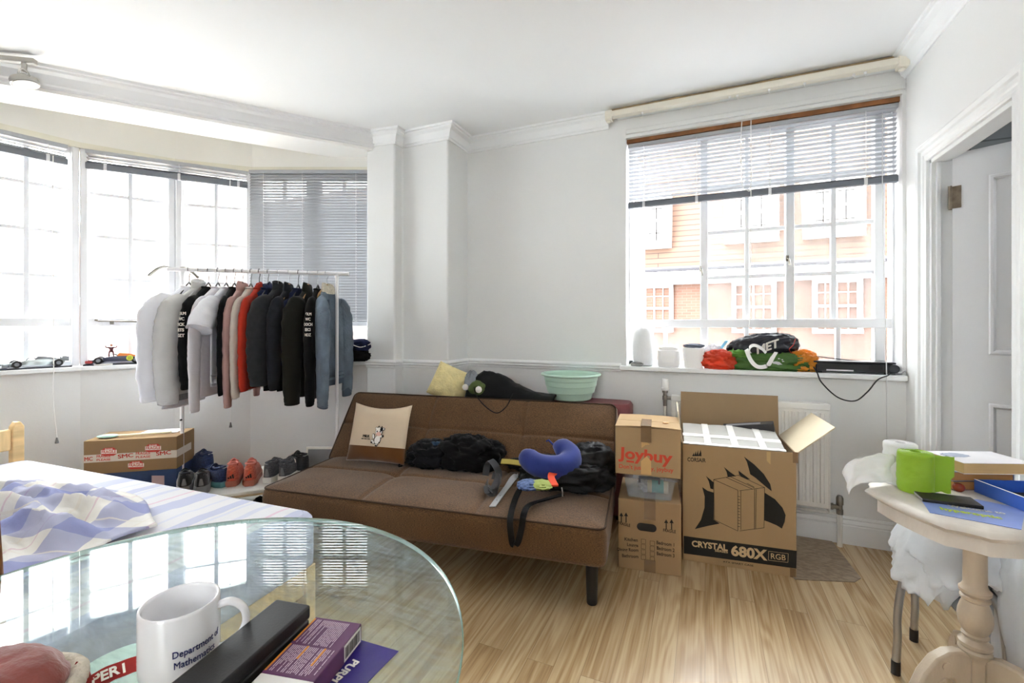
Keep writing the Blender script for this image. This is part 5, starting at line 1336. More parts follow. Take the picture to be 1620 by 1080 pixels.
garment('hooded_jacket', 'bright red hoodie in the middle of the clothes rail', 'hoodie', S(8), hooks[8][2], C_RED, L=.62, seed=9, th=.013, hood=C_RED, slt=.5, slen=.62)
garment('patterned_top', 'navy patterned top right of the red hoodie, only its neck showing', 'top', S(9), hooks[9][2], C_PRINT, L=.60, seed=10, th=.013, sw=.12, slt=.2, slen=.4, hood=C_PRINT, slr=.04)
garment('jacket', 'charcoal jacket with a stand collar right of the red hoodie', 'jacket', S(10), hooks[10][2], C_CHAR, L=.62, seed=11, th=.013, collar='stand', slr=.07, slt=.62, slen=.58, cuff=C_CHAR, hemm=C_BLK)
garment('jacket', 'dark slate jacket between the charcoal jacket and the navy sweater', 'jacket', S(11), hooks[11][2], C_CHAR2, L=.64, seed=12, th=.013, collar='shirt', slr=.06, slt=.5, slen=.62)
garment('sweater', 'thin navy sweater behind the dark olive jacket', 'sweater', S(12), hooks[12][2], C_NAVY, L=.6, seed=13, th=.013, sw=.14, slt=.25, slen=.42, slr=.045)
garment('jacket', 'dark olive jacket left of the black top with sleeve lettering', 'jacket', S(13), hooks[13][2], C_OLIVE, L=.68, seed=14, th=.013, collar='shirt', slr=.062, slt=.55, slen=.70, cuff=C_OLIVE)
garment('long_sleeved_top', 'black top with white sleeve lettering beside the denim jacket', 'top', S(14), hooks[14][2], C_BLK2, L=.70, seed=15, th=.013, txt=['OLM', 'WC', 'OOCH', 'EECI', 'NDZ'], slt=.55, slen=.72, slr=.06)
dj = garment('denim_jacket', 'faded denim jacket with a cream sherpa collar at the right end of the clothes rail', 'denim jacket', S(15), hooks[15][2], C_DENIM, L=.62, seed=16, th=.022, collar='shirt', cm=C_SHERPA, cuff=C_DENIMD, hemm=C_DENIMD, slr=.068, slt=.8, slen=.72, sw=.185)
g = G(); g.slab(lambda u, v: (.0275 + .006 * noise.noise((v * 4, 1, 1)), -.05 + u * .035, -.07 - v * .52), 3, 14, .004); g.build('button_placket', C_DENIMD, dj)

# ------------------------------------------------------------------ on the sofa
SM = Matrix.Translation(sofa.location) @ Matrix.Rotation(SZ, 4, 'Z')
def on_seat(px, py, z=.385): return at(px, py, Z=z)
# cow cushion
M_CREAM = cl_mat('cream_velvet', '#d9c6ac', .06, bump=.2); M_BROWNV = cl_mat('brown_velvet', '#6d4420', .3, 5, sheen=.4, bump=.15)
def pillow_mesh(Wd, Hh, T, pinch=.06, n=28, seed=0, dent=0.):
    g = G(); half = []
    def fn(side):
        def f(u, v):
            a, b = u * 2 - 1, v * 2 - 1
            x = a * Wd / 2 * (1 - pinch * (1 - abs(b) ** 2) * abs(a) ** 3); y = b * Hh / 2 * (1 - pinch * (1 - abs(a) ** 2) * abs(b) ** 3)
            if dent and b > 0: y -= dent * (1 - a * a) * b ** 3
            t = T / 2 * ((1 - abs(a) ** 2.6) * (1 - abs(b) ** 2.6)) ** .55
            t *= 1 + .12 * noise.noise((a * 2.2 + seed, b * 2.2, side))
            return (x, y, side * t)
        return f
    g.surf(fn(1), n, n); m = G(); g2 = fn(-1)
    g.surf(lambda u, v: g2(1 - u, v), n, n)
    return g
cz = .392
cl_, cr_ = at(547, 728, Z=cz), at(640, 736, Z=cz)
cow = thing('cow_cushion', 'cream cushion with a brown base and a cow motif on the sofa', 'cushion', ((cl_.x + cr_.x) / 2, (cl_.y + cr_.y) / 2, cz), atan2((cr_ - cl_).y, (cr_ - cl_).x))
cwid = (cr_ - cl_).length * .99
CM = frame((0, .05, .165), (1, 0, 0), (0, .30, .954))
g = pillow_mesh(cwid, .345, .12, .05, 34, 2, dent=.022); g.v = [CM @ p for p in g.v]
for i, f in enumerate(g.f):
    c = sum((g.v[k] for k in f), Vector()) / len(f); lc = CM.inverted() @ c
    g.m[i] = 1 if lc.y < -.085 else 0
g.build('cushion_cover', [M_CREAM, M_BROWNV], cow, smooth=True)
def cz_at(x, y):  # front surface of the cushion
    a, b = x / (cwid / 2), y / .1725
    return .06 * ((1 - min(.98, abs(a)) ** 2.6) * (1 - min(.98, abs(b)) ** 2.6)) ** .55
def decal(pts, name, m, parent, lift=.004):
    pts2 = [(x, y) for x, y in pts]
    a = sum(pts2[i - 1][0] * pts2[i][1] - pts2[i][0] * pts2[i - 1][1] for i in range(len(pts2)))
    if a < 0: pts2 = pts2[::-1]
    z = cz_at(sum(p[0] for p in pts2) / len(pts2), sum(p[1] for p in pts2) / len(pts2))
    n = len(pts2); vs = [CM @ Vector((x, y, z + lift - .004)) for x, y in pts2] + [CM @ Vector((x, y, z + lift)) for x, y in pts2]
    return G().add(vs, [tuple(range(n))[::-1], tuple(range(n, 2 * n))] + [(i, (i + 1) % n, n + (i + 1) % n, n + i) for i in range(n)]).build(name, m, parent, smooth=False)
def ell(cx, cy, rx, ry, n=18, rot=0): return [(cx + rx * cos(a) * cos(rot) - ry * sin(a) * sin(rot), cy + rx * cos(a) * sin(rot) + ry * sin(a) * cos(rot)) for a in [2 * pi * k / n for k in range(n)]]
M_MILK = mat('white_applique', '#f3efe8', .8); M_NOSE = mat('pink_applique', '#e2b6a8', .8); M_THREAD = mat('black_thread', '#191512', .9)
def mot(x, y): return (.028 + (x - 580) * .000405 * 1.06, -.022 - (y - 545) * .00047)
def blobs(shapes, name, m, lift, parent=cow):
    for sh in shapes: decal([mot(*q) for q in sh], name, m, parent, lift)
def ring_(cx, cy, rx, ry, rot=0, k=0): return ell(cx, cy, rx + k, ry + k, 18, rot)
K = 5
outl = [ring_(595, 490, 48, 52, 0, K), ring_(590, 590, 42, 50, .3, K), ring_(525, 615, 32, 16, .7, K), ring_(583, 640, 18, 24, 0, K), ring_(638, 545, 30, 14, -.1, K), ring_(558, 455, 18, 13, .6, K), ring_(655, 458, 16, 12, -.5, K), ring_(525, 550, 14, 30, -.3, K)]
fil = [ring_(595, 490, 48, 52), ring_(590, 590, 42, 50, .3), ring_(525, 615, 32, 16, .7), ring_(583, 640, 18, 24), ring_(638, 545, 30, 14, -.1), ring_(558, 455, 18, 13, .6), ring_(655, 458, 16, 12, -.5), ring_(525, 550, 14, 30, -.3)]
blobs(outl, 'cow_outline', M_THREAD, .0055); blobs(fil, 'cow_patch', M_MILK, .0065)
blobs([ring_(598, 520, 38, 24)], 'cow_muzzle', M_NOSE, .0075)
blobs([ring_(632, 462, 20, 22, .3), ring_(508, 625, 13, 10, .5), ring_(580, 660, 16, 9), ring_(660, 543, 9, 12), ring_(622, 620, 9, 7), ring_(586, 432, 5, 12, .2), ring_(633, 435, 5, 12, -.2), ring_(572, 490, 7, 10), ring_(618, 490, 7, 10)], 'cow_marking', M_THREAD, .0085)
x0, y0 = mot(412, 555); text('MiLK', .021, M_THREAD, cow, CM @ Matrix.Translation((x0, y0, cz_at(x0, y0) + .005)), bold=.03, ext=.001)
x0, y0 = mot(410, 588); text('MILK AND COW', .0075, M_THREAD, cow, CM @ Matrix.Translation((x0, y0, cz_at(x0, y0) + .005)), bold=.01, ext=.001)

# dark heaps of clothing and bags on the seat
M_HEAP = cl_mat('black_fabric_heap', '#08080a', .3, 9, bump=.4, bs=22, rough=.8); M_HEAPB = cl_mat('blue_black_nylon', '#090b10', .3, 9, rough=.55)
def heap(name, label, cat, px, py, r, seed, m, z=.389, rz=0., amp=.26, freq=2.2, lab2=None, dy=.0):
    p = at(px, py, Z=z); t = thing(name, label, cat, (p.x, p.y + dy, z), rz)
    g = G(); g.blob((0, 0, r[2] * .55), r, amp, freq, seed, 64, 36, flat=0.0, ridge=True, power=.9); g.build('cloth', m, t, smooth=True); return t
h1 = heap('black_bag', 'small black drawstring bag right of the cow cushion', 'bag', 680, 735, (.135, .10, .085), 11, M_HEAPB, rz=SZ, amp=.3, dy=.02)
g = G(); g.tube(bez([(-.10, -.05, .03), (-.15, -.07, .012), (-.165, -.09, .006), (-.15, -.11, .005), (-.135, -.10, .007)], 6), .0035, 6); g.build('drawstring', M_HEAPB, h1)
g = G(); g.blob((.035, -.02, .125), (.03, .02, .014), .4, 2.5, 3, 18, 10); g.build('blue_label', mat('blue_tag', '#28445f', .7), h1)
h2 = heap('crumpled_jacket', 'crumpled black jacket in the middle of the sofa seat', 'jacket', 738, 738, (.20, .125, .105), 14, M_HEAP, rz=SZ, dy=.03, amp=.28)
# backpack
M_BPK = mat('black_nylon', '#070709', .55, spec=.25, var=.3, vscale=10, bump=.4, bscale=20)
bp_ = at(893, 772, Z=.377); bpk = thing('backpack', 'open black backpack lying on the right of the sofa seat', 'backpack', (bp_.x, bp_.y + .03, .388), SZ + rad(6))
g = G(); g.blob((.0, .02, .05), (.225, .155, .075), .20, 2.0, 21, 72, 40, flat=0.0, ridge=True, power=.75); g.build('bag_body', M_BPK, bpk, smooth=True)
g = G(); g.blob((.13, .07, .10), (.12, .11, .09), .2, 2.0, 23, 48, 28, ridge=True, power=.85); g.build('bag_flap', M_BPK, bpk, smooth=True)
def strap(pts, wdt, th, name, m, parent, wdir=None):
    c = bez(pts, 8); vs = []
    g = G(); rings = []
    for i, p in enumerate(c):
        tt = (c[min(i + 1, len(c) - 1)] - c[max(i - 1, 0)]).normalized()
        wv = Vector(wdir(i / (len(c) - 1))) if callable(wdir) else Vector(wdir)
        wv = (wv - tt * wv.dot(tt)).normalized(); nn = tt.cross(wv)
        rings.append([p + wv * (wdt / 2) + nn * (th / 2), p - wv * (wdt / 2) + nn * (th / 2), p - wv * (wdt / 2) - nn * (th / 2), p + wv * (wdt / 2) - nn * (th / 2)])
    g.loft(rings); return g.build(name, m, parent)
def bl(px, py, **k):  # photograph point -> the backpack's own axes
    bpy.context.view_layer.update(); return bpk.matrix_world.inverted() @ at(px, py, **k)
frY = lambda px, d=.0: None
def front_pt(px, py, out):  # on a plane just in front of the sofa's front face
    n = Vector((sin(SZ), -cos(SZ), 0)); o = sofa.location + n * out; return bpk.matrix_world.inverted() @ at_plane(px, py, o, n)
bpy.context.view_layer.update()
strap([bl(835, 762, Z=.44), bl(822, 775, Z=.43), bl(813, 795, Z=.40), front_pt(807, 822, .012), front_pt(809, 850, .014), front_pt(812, 861, .016), front_pt(819, 858, .018), front_pt(825, 835, .018), front_pt(829, 812, .014), bl(838, 798, Z=.405), bl(862, 790, Z=.40), bl(890, 782, Z=.40)], .026, .005, 'shoulder_strap', M_BPK, bpk, (1, .1, .05))
for c_, (px, py, z), r, m in (('lime', (857, 765, .47), (.052, .06, .014), mat('lime_cloth', '#98a556', .8)), ('denim', (838, 765, .465), (.058, .065, .016), cl_mat('mottled_blue_cloth', '#5d6f99', .6, 60))):
    q = bl(px, py, Z=z); g = G(); g.blob((q.x, q.y, q.z - .004), r, .25, 2.4, 4, 30, 16, ridge=True)
    o = g.build('folded_cloth', m); o.parent = None; o.matrix_world = bpk.matrix_world.copy()
    tag(o, 'lime green cloth spilling from the open backpack' if c_ == 'lime' else 'mottled blue cloth spilling from the open backpack beside the lime green one', 'cloth')
q = [bl(878, 768, Z=.47), bl(872, 752, Z=.485), bl(885, 742, Z=.50), bl(900, 735, Z=.505), bl(907, 727, Z=.52)]
oc = thing('orange_pouch', 'bright orange strip of cloth at the mouth of the backpack', 'cloth', bpk.location, bpk.rotation_euler.z)
strap(q, .032, .008, 'cloth_band', mat('bright_orange_cloth', '#d8431c', .7), oc, (1, .5, 0))
q = bl(890, 778, Z=.43); g = G(); g.box(q.x - .003, q.y - .004, q.z - .02, q.x + .003, q.y + .002, q.z + .0); g.tube([(q.x, q.y, q.z), (q.x - .004, q.y, q.z + .02)], .003, 6); g.build('zip_pull', mat('silver_zip', '#c4c6c8', .3, .9), bpk)
# neck pillow
M_BLUEV = cl_mat('blue_velour', '#2b3878', .2, 12, sheen=.25, bump=.12)
np_ = at(866, 722, Z=.535); npw = thing('neck_pillow', 'blue velour U-shaped travel neck pillow lying on the backpack', 'neck pillow', (np_.x, np_.y + .02, .535), SZ)
NM = Matrix.Rotation(rad(24), 4, 'X') @ Matrix.Rotation(rad(8), 4, 'Y')
g = G(NM); arc = []
for k in range(29):
    a = rad(-215 + 262 * k / 28 + 38); R = .095
    arc.append(Vector((R * 1.18 * cos(a), R * .92 * sin(a), .0)))
rs = [.012, .034, .046] + [.053 + .008 * sin(pi * k / 22) for k in range(23)] + [.046, .034, .012]
g.tube(arc, rs, 20, flat=1.0); g.build('pillow_body', M_BLUEV, npw, smooth=True)
g = G(NM); g.tube([arc[-1] + Vector((-.0, .0, 0)), arc[-1] + Vector((-.03, .02, .01)), arc[-1] + Vector((-.04, .02, .0))], .005, 6); g.build('snap_strap', M_BLUEV, npw)
q = NM @ Vector((.085, -.06, -.045)); g = G(); g.blob((q.x, q.y - .01, q.z), (.018, .012, .02), .4, 3, 2, 16, 10); g.build('fabric_tab', M_BLUEV, npw)
# belt
M_BELT = mat('grey_black_leather', '#2b2b2d', .4); M_BELTL = mat('pale_grey_belt_face', '#b4b6b8', .4)
b0 = at(800, 775, Z=.385); belt = thing('belt', 'coiled black and grey belt beside the backpack', 'belt', (b0.x, b0.y, .386), SZ)
def bt(px, py, z): bpy.context.view_layer.update(); return belt.matrix_world.inverted() @ at(px, py, Z=z)
strap([bt(768, 752, .42), bt(771, 735, .47), bt(776, 728, .50), bt(785, 738, .48), bt(789, 752, .44), bt(780, 772, .41), bt(773, 778, .40), bt(770, 768, .41)], .034, .004, 'belt_coil', M_BELT, belt, (.75, .62, .25))
strap([bt(770, 762, .40), bt(771, 775, .398), bt(781, 779, .40), bt(790, 768, .42), bt(788, 755, .43), bt(779, 752, .43)], .034, .004, 'belt_coil', M_BELT, belt, (.3, .35, .9))
strap([bt(779, 801, .383), bt(790, 786, .385), bt(803, 769, .395), bt(812, 756, .42), bt(820, 752, .43)], .030, .004, 'belt_tongue', M_BELTL, belt, (.85, .5, .12))
g = G()
for k in range(4): q = bt(786 + 5.2 * k, 791 - 7.0 * k, .389); g.lathe([(0, q.z), (.0022, q.z), (.0022, q.z + .0012), (0, q.z + .0012)], 8, (q.x, q.y))
g.build('belt_hole', M_BELT, belt)
q = at(842, 735, Z=.44); o = G().blob((0, 0, .0), (.13, .045, .035), .3, 2.5, 8, 36, 18, ridge=True).build('scarf', cl_mat('dark_scarf', '#19191b', .2)); o.location = (q.x - .02, q.y + .02, .43); o.rotation_euler = (0, 0, SZ); tag(o, 'dark folded scarf under the left arm of the neck pillow', 'scarf')
q = at(805, 735, Z=.46); g = G(); g.slab(lambda u, v: (u * .16 - .08, v * .03, .004 * sin(u * 5)), 12, 2, .006); o = g.build('mustard_strap', mat('mustard_cloth', '#9a8a3c', .8)); o.location = (q.x + .04, q.y - .01, .468); o.rotation_euler = (rad(35), 0, SZ); tag(o, 'mustard yellow strip of cloth lying on the dark scarf', 'cloth')

# ------------------------------------------------------------------ behind the sofa back
SCZ = .715
suit = thing('suitcase', 'dark red suitcase standing behind the sofa under the basin', 'suitcase', (-1.50, 2.748, 0), rad(.5))
g = G(); g.loft([rr_ring(0, 0, 1.08, .215, z, .05) for z in (.04, .06)] + [rr_ring(0, 0, 1.08, .215, SCZ - .02, .05), rr_ring(.012, .012, 1.068, .203, SCZ, .045)]); g.build('case_shell', mat('dark_red_case', '#6d2f33', .5, var=.1, bump=.1), suit, angle=50)
for x in (.07, 1.01):
    for y in (.04, .17): G().tube([(x - .012, y, .021), (x + .012, y, .021)], .021, 14).build('wheel', M_BLACKLEG, suit)
g = G(); g.tube(bez([(.42, .12, SCZ), (.44, .12, SCZ + .012), (.64, .12, SCZ + .012), (.66, .12, SCZ)], 5), .007, 8); g.build('carry_handle', M_BLACKLEG, suit)
# basin
M_MINT = mat('mint_basin_plastic', '#b6d3c2', .35); bc_ = at(903, 631, Y=2.80)
bas = thing('basin', 'mint green plastic washing basin on the suitcase behind the sofa', 'basin', (bc_.x, 2.80, SCZ + .014))
prof = [(0, 0), (.125, 0), (.132, .006), (.140, .04), (.143, .044), (.150, .046), (.160, .085), (.163, .088), (.166, .118), (.170, .122), (.172, .145), (.188, .150), (.192, .156), (.190, .162), (.180, .163), (.168, .150), (.164, .122), (.160, .118), (.155, .088), (.142, .05), (.134, .044), (.126, .01), (0, .008)]
g = G(); g.lathe(prof, 48); g.build('bowl', M_MINT, bas, angle=30)
g = G()
# yellow cushion
yc = at(712, 600, Y=2.66); M_YEL = cl_mat('yellow_plush', '#f2e3a8', .12, 20, bump=1.0, bs=70)
yel = thing('yellow_cushion', 'fluffy pale yellow cushion leaning on the wall behind the sofa', 'cushion', (yc.x, 2.66, .795), rad(6))
YM = frame((0, 0, 0), (.92, .1, -.38), (.36, .25, .92)); g = pillow_mesh(.26, .235, .15, .015, 26, 5); g.v = [YM @ p for p in g.v]; g.build('plush_body', M_YEL, yel, smooth=True)
# black jacket over the suitcase
M_JKT = cl_mat('black_padded_nylon', '#08090b', .25, 9, rough=.6)
jp = at(800, 622, Y=2.66); jk = thing('folded_jacket', 'black padded jacket with a grey lining flung along the top of the sofa back', 'jacket', (jp.x, 2.66, SCZ + .0), rad(2))
g = G()
def jfn(u, v):
    x = -.24 + u * .58; w = .11 * (1 - .35 * u); yy = (v - .5) * 2 * w
    h = (.03 + .125 / (1 + math.exp((u - .52) * 9)) * (1 - .45 * max(0, .15 - u) / .15)) * max(0, 1 - abs((v - .5) * 2) ** 2.4)
    h *= 1 + .12 * (1 - abs(noise.fractal((x * 6, yy * 9, 3), .7, 2, 3)) * 2)
    return (x, yy, .018 + h)
g.slab(jfn, 60, 30, .012); g.build('jacket_shell', M_JKT, jk, smooth=True)
g = G(); g.blob((-.225, -.035, .105), (.045, .06, .075), .25, 2.5, 6, 30, 18, ridge=True); g.build('grey_lining', cl_mat('silver_lining', '#8b9096', .2), jk)
g = G(); q0 = [jk.matrix_world]; bpy.context.view_layer.update()
nb_ = Vector((sin(SZ), -cos(SZ), 0)); bt_o = SM @ Vector((0, .70, 0))
def back_pt(px, py):
    # just in front of the leaning backrest
    o = SM @ (BM @ Vector((0, 0, .045))); n = (SM.to_3x3() @ BM.to_3x3()) @ Vector((0, 0, 1)); return jk.matrix_world.inverted() @ at_plane(px, py, o, n)
g.tube(bez([back_pt(750, 610), back_pt(752, 622), back_pt(765, 640), back_pt(785, 653), back_pt(800, 644), back_pt(808, 630), back_pt(812, 622)], 8), .0032, 6); g.build('hem_cord', M_JKT, jk)
# green frog plush
fp = at(757, 617, Y=2.60); fr_ = thing('green_plush_toy', 'dark green plush toy with white fluffy tips peeping out under the black jacket', 'plush toy', (fp.x, 2.585, SCZ + .03), 0)
g = G(); g.blob((0, 0, .045), (.065, .045, .05), .12, 2, 4, 32, 20); g.build('plush_body', cl_mat('dark_green_plush', '#4d5a33', .15, 20, bump=.5, bs=70), fr_, smooth=True)
for x, z, r in ((-.062, .055, .02), (.035, .045, .021)):
    g = G(); g.blob((x, -.05, z), (r, r * .9, r), .1, 3, 2, 20, 14); g.build('white_tip', cl_mat('white_plush', '#ece9e4', .05, bump=.5, bs=80), fr_, smooth=True)
# ------------------------------------------------------------------ on the sill of the back window
SILL = DADO
def bag_mat(name, col, tr=.25, rough=.35, trans=.35):
    m = bpy.data.materials.new(name); m.use_nodes = True; nt = m.node_tree; L = nt.links.new; b = nt.nodes['Principled BSDF']
    b.inputs['Base Color'].default_value = lin(col); b.inputs['Roughness'].default_value = rough
    t1 = N(nt, 'ShaderNodeBsdfTranslucent'); t1.inputs[0].default_value = lin(col); t2 = N(nt, 'ShaderNodeBsdfTransparent'); t2.inputs[0].default_value = lin(col)
    m1 = N(nt, 'ShaderNodeMixShader'); m1.inputs[0].default_value = trans; L(b.outputs[0], m1.inputs[1]); L(t1.outputs[0], m1.inputs[2])
    m2 = N(nt, 'ShaderNodeMixShader'); m2.inputs[0].default_value = tr; L(m1.outputs[0], m2.inputs[1]); L(t2.outputs[0], m2.inputs[2]); L(m2.outputs[0], nt.nodes['Material Output'].inputs['Surface'])
    tc = N(nt, 'ShaderNodeTexCoord'); nz = N(nt, 'ShaderNodeTexNoise'); nz.inputs['Scale'].default_value = 16; nz.inputs['Detail'].default_value = 5; L(tc.outputs['Object'], nz.inputs['Vector'])
    bp = N(nt, 'ShaderNodeBump'); bp.inputs['Strength'].default_value = .55; bp.inputs['Distance'].default_value = .012; L(nz.outputs['Fac'], bp.inputs['Height']); L(bp.outputs['Normal'], b.inputs['Normal'])
    return m
p = at(1018, 578, Y=3.06)
spk = thing('smart_speaker', 'tall white mesh speaker at the left end of the back window sill', 'speaker', (p.x, 3.06, SILL))
M_MESHW = bpy.data.materials.new('white_speaker_mesh'); M_MESHW.use_nodes = True; nt = M_MESHW.node_tree
vz = N(nt, 'ShaderNodeTexVoronoi'); vz.inputs['Scale'].default_value = 330; tcv = N(nt, 'ShaderNodeTexCoord'); nt.links.new(tcv.outputs['Object'], vz.inputs['Vector'])
rv = N(nt, 'ShaderNodeValToRGB'); rv.color_ramp.elements[0].color = lin('#cdd0d2'); rv.color_ramp.elements[1].color = lin('#e8e9ea'); rv.color_ramp.elements[1].position = .55
nt.links.new(vz.outputs['Distance'], rv.inputs['Fac']); nt.links.new(rv.outputs['Color'], nt.nodes['Principled BSDF'].inputs['Base Color']); nt.nodes['Principled BSDF'].inputs['Roughness'].default_value = .8
g = G(); g.lathe([(0, 0), (.056, 0), (.064, .006), (.068, .05), (.069, .13), (.066, .2), (.060, .235), (.052, .245), (0, .246)], 40); g.build('mesh_body', M_MESHW, spk)
g = G(); g.lathe([(0, .2462), (.045, .2462), (.05, .2475), (.048, .2495), (0, .2495)], 32); g.build('touch_top', mat('white_plastic_top', '#e6e6e6', .2), spk)
M_WPL = mat('white_matt_plastic', '#ececec', .45); M_WPLG = mat('white_gloss_plastic', '#f0f0ef', .3)
p = at(1058, 580, Y=3.03); t = thing('storage_jar', 'squat white plastic jar between the mesh speaker and the white tub', 'jar', (p.x, 3.03, SILL))
g = G(); g.loft([rr_ring(-.06, -.05, .06, .05, 0, .02), rr_ring(-.066, -.055, .066, .055, .01, .025), rr_ring(-.066, -.055, .066, .055, .10, .025), rr_ring(-.062, -.05, .062, .05, .106, .025)]); g.build('jar_body', M_WPL, t)
g = G(); g.loft([rr_ring(-.058, -.047, .058, .047, .107, .025), rr_ring(-.058, -.047, .058, .047, .123, .025), rr_ring(-.05, -.04, .05, .04, .133, .025), rr_ring(-.03, -.025, .03, .025, .138, .02)]); g.build('jar_lid', M_WPLG, t)
g = G(); g.loft([rr_ring(-.035, -.0566, .035, -.0551, .03, .0003), rr_ring(-.035, -.0566, .035, -.0551, .07, .0003)]); g.build('recess', M_WPLG, t)
p = at(1098, 580, Y=3.03); t = thing('open_tub', 'white plastic tub with a grey cloth on top, left of the orange bag', 'tub', (p.x, 3.03, SILL))
g = G(); g.loft([rr_ring(-.055, -.055, .05, .05, 0, .012), rr_ring(-.066, -.06, .062, .055, .122, .014), rr_ring(-.063, -.057, .059, .052, .122, .012), rr_ring(-.052, -.052, .047, .047, .01, .01)]); g.build('tub_body', M_WPLG, t)
o = G().blob((0, 0, .012), (.058, .04, .014), .3, 2.5, 3, 30, 14, flat=0., ridge=True).build('cloth', cl_mat('slate_cloth', '#5e6570', .2)); o.location = (p.x, 3.03, SILL + .123); tag(o, 'folded slate grey cloth lying on the white open tub', 'cloth')
# plastic and shopping bags
M_ORB = bag_mat('orange_red_plastic', '#e4502f', .1); M_CLB = bag_mat('clear_plastic_film', '#eef2f5', .45)
def sack(name, label, cat, px, py, Y, r, seed, m, amp=.3, freq=2.4, power=.85, part='bag_skin', rz=0., zoff=.0):
    p = at(px, py, Y=Y); t = thing(name, label, cat, (p.x, Y, SILL + zoff), rz); g = G(); g.blob((0, 0, r[2] * .8), r, amp, freq, seed, 64, 36, flat=0.0, ridge=True, power=power); g.build(part, m, t, smooth=True); return t
t = sack('carrier_bag', 'scrunched orange-red plastic bag with a clear top on the window sill', 'bag', 1137, 582, 3.0, (.088, .05, .06), 31, M_ORB, .38)
g = G(); g.blob((-.03, .02, .095), (.05, .035, .045), .45, 3, 8, 40, 24, ridge=True); g.build('clear_film', M_CLB, t, smooth=True)
g = G(); g.slab(lambda u, v: (-.005 + u * .02 + v * .04, .02, .11 + v * .06), 4, 6, .002); g.build('blue_corner', bag_mat('pale_blue_film', '#9fd4e6', .2), t)
M_GREENB = bag_mat('green_woven_bag', '#47702f', .0, .5, .1)
t = sack('shopping_bag', 'crumpled green shopping bag with a white strap under the black bag', 'bag', 1215, 585, 3.02, (.205, .055, .055), 35, M_GREENB, .36, 2.8, .8)
g = G(); g.blob((-.15, .0, .09), (.06, .05, .03), .5, 2.5, 12, 30, 18, ridge=True); g.build('bag_corner', bag_mat('light_green_bag', '#5f9a35', .0, .5, .1), t, smooth=True)
g = G(); g.blob((.04, -.045, .055), (.035, .012, .022), .4, 2.6, 4, 24, 14); g.build('crumpled_tissue', C_WHITE, t)
def on_front(px, py, Y=2.95): q = at(px, py, Y=Y); return Vector((q.x - t.location.x, Y - t.location.y, q.z - SILL))
strap([on_front(1187, 561, 2.99), on_front(1181, 553, 2.958), on_front(1188, 570, 2.945), on_front(1199, 580, 2.942), on_front(1214, 578, 2.942), on_front(1222, 566, 2.944), on_front(1228, 557, 2.96)], .022, .003, 'white_strap', mat('white_webbing', '#e9e9e6', .7), t, (.8, 0, .6))
t2 = sack('carrier_bag', 'crumpled orange plastic bag between the green shopping bag and the black console', 'bag', 1268, 585, 3.03, (.072, .05, .062), 37, bag_mat('orange_plastic', '#ec9a25', .08), .42, 2.6)
blk = at(1208, 560, Y=3.04)
t = thing('drawstring_bag', 'black bag with white letters lying on top of the green shopping bag', 'bag', (blk.x, 3.045, SILL + .085), rad(2))
g = G(Matrix.Rotation(rad(-8), 4, 'Y')); g.blob((0, 0, .05), (.178, .058, .075), .2, 2.2, 44, 72, 40, flat=-.002, ridge=True, power=.9); g.build('bag_skin', mat('black_gloss_nylon', '#141722', .38, var=.2, bump=.3, bscale=14), t, smooth=True)
def fb(px, py, Y): q = at(px, py, Y=Y); return Vector((q.x - t.location.x, Y - t.location.y, q.z - t.location.z))
a_, b_ = fb(1192, 556, 2.977), fb(1231, 543, 2.977)
o = text('MET', .062, M_WHITEINK, t, frame((a_ + b_) / 2 + Vector((0, -.003, .0)), b_ - a_, (0, 0, 1)), bold=.035, ext=.004, shear=.35, xs=1.05)
strap([fb(1255, 560, 2.99), fb(1248, 553, 2.978), fb(1255, 545, 2.985), fb(1258, 536, 2.995)], .004, .003, 'red_piping', mat('red_cord', '#b93222', .6), t, (0, 1, .3))
strap([fb(1185, 559, 2.975), fb(1186, 549, 2.968), fb(1193, 546, 2.966), fb(1204, 551, 2.966), fb(1211, 558, 2.97)], .018, .003, 'white_strap', mat('white_webbing', '#e9e9e6', .7), t, (0, .4, 1))
# console
cx0, cx1 = at(1291, 585, Y=2.985).x, at(1413, 592, Y=2.985).x
con = thing('console_box', 'black slab-shaped set-top console at the right end of the window sill', 'console', (cx0, 2.985, SILL + .004))
M_CONS = mat('black_console_plastic', '#15161a', .3); cwid_ = cx1 - cx0
g = G(); g.box(0, 0, .004, cwid_, .13, .052); g.build('housing', M_CONS, con, bevel=.004)
g = G(); g.box(-.012, -.006, .0525, cwid_ + .012, .136, .062); g.build('top_plate', M_CONS, con, bevel=.003)
g = G()
for k in range(10): g.box(cwid_ * .70 + k * .006, -.001, .02, cwid_ * .70 + k * .006 + .003, .001, .045)
g.build('vent_slots', mat('dark_vent', '#050506', .8), con, smooth=False)
g = G(); g.box(cwid_ * .14, -.0015, .008, cwid_ * .50, .0005, .016); g.build('reflective_strip', mat('bright_bezel', '#d8d8da', .2), con)
for x in (.02, cwid_ - .02): G().box(x - .01, .01, -.0035, x + .01, .03, .004).build('foot', M_BLACKLEG, con)
g = G(); g.tube([(cwid_ + .006, -.004, .028), (cwid_ + .006, .06, .028)], .022, 18); g.build('side_dial', M_CONS, con)
cable = G(); cable.tube(bez([at(1287, 580, Y=2.95), at(1293, 590, Y=2.945), at(1300, 605, Y=2.94), at(1325, 628, Y=2.93), at(1352, 634, Y=2.93), at(1372, 620, Y=2.93), at(1388, 601, Y=2.94), at(1404, 594, Y=2.948), at(1408, 590, Y=2.955)], 10), .0035, 8)
tag(cable.build('power_cable', M_BLACKLEG), 'black cable looping down the wall below the black console', 'cable')
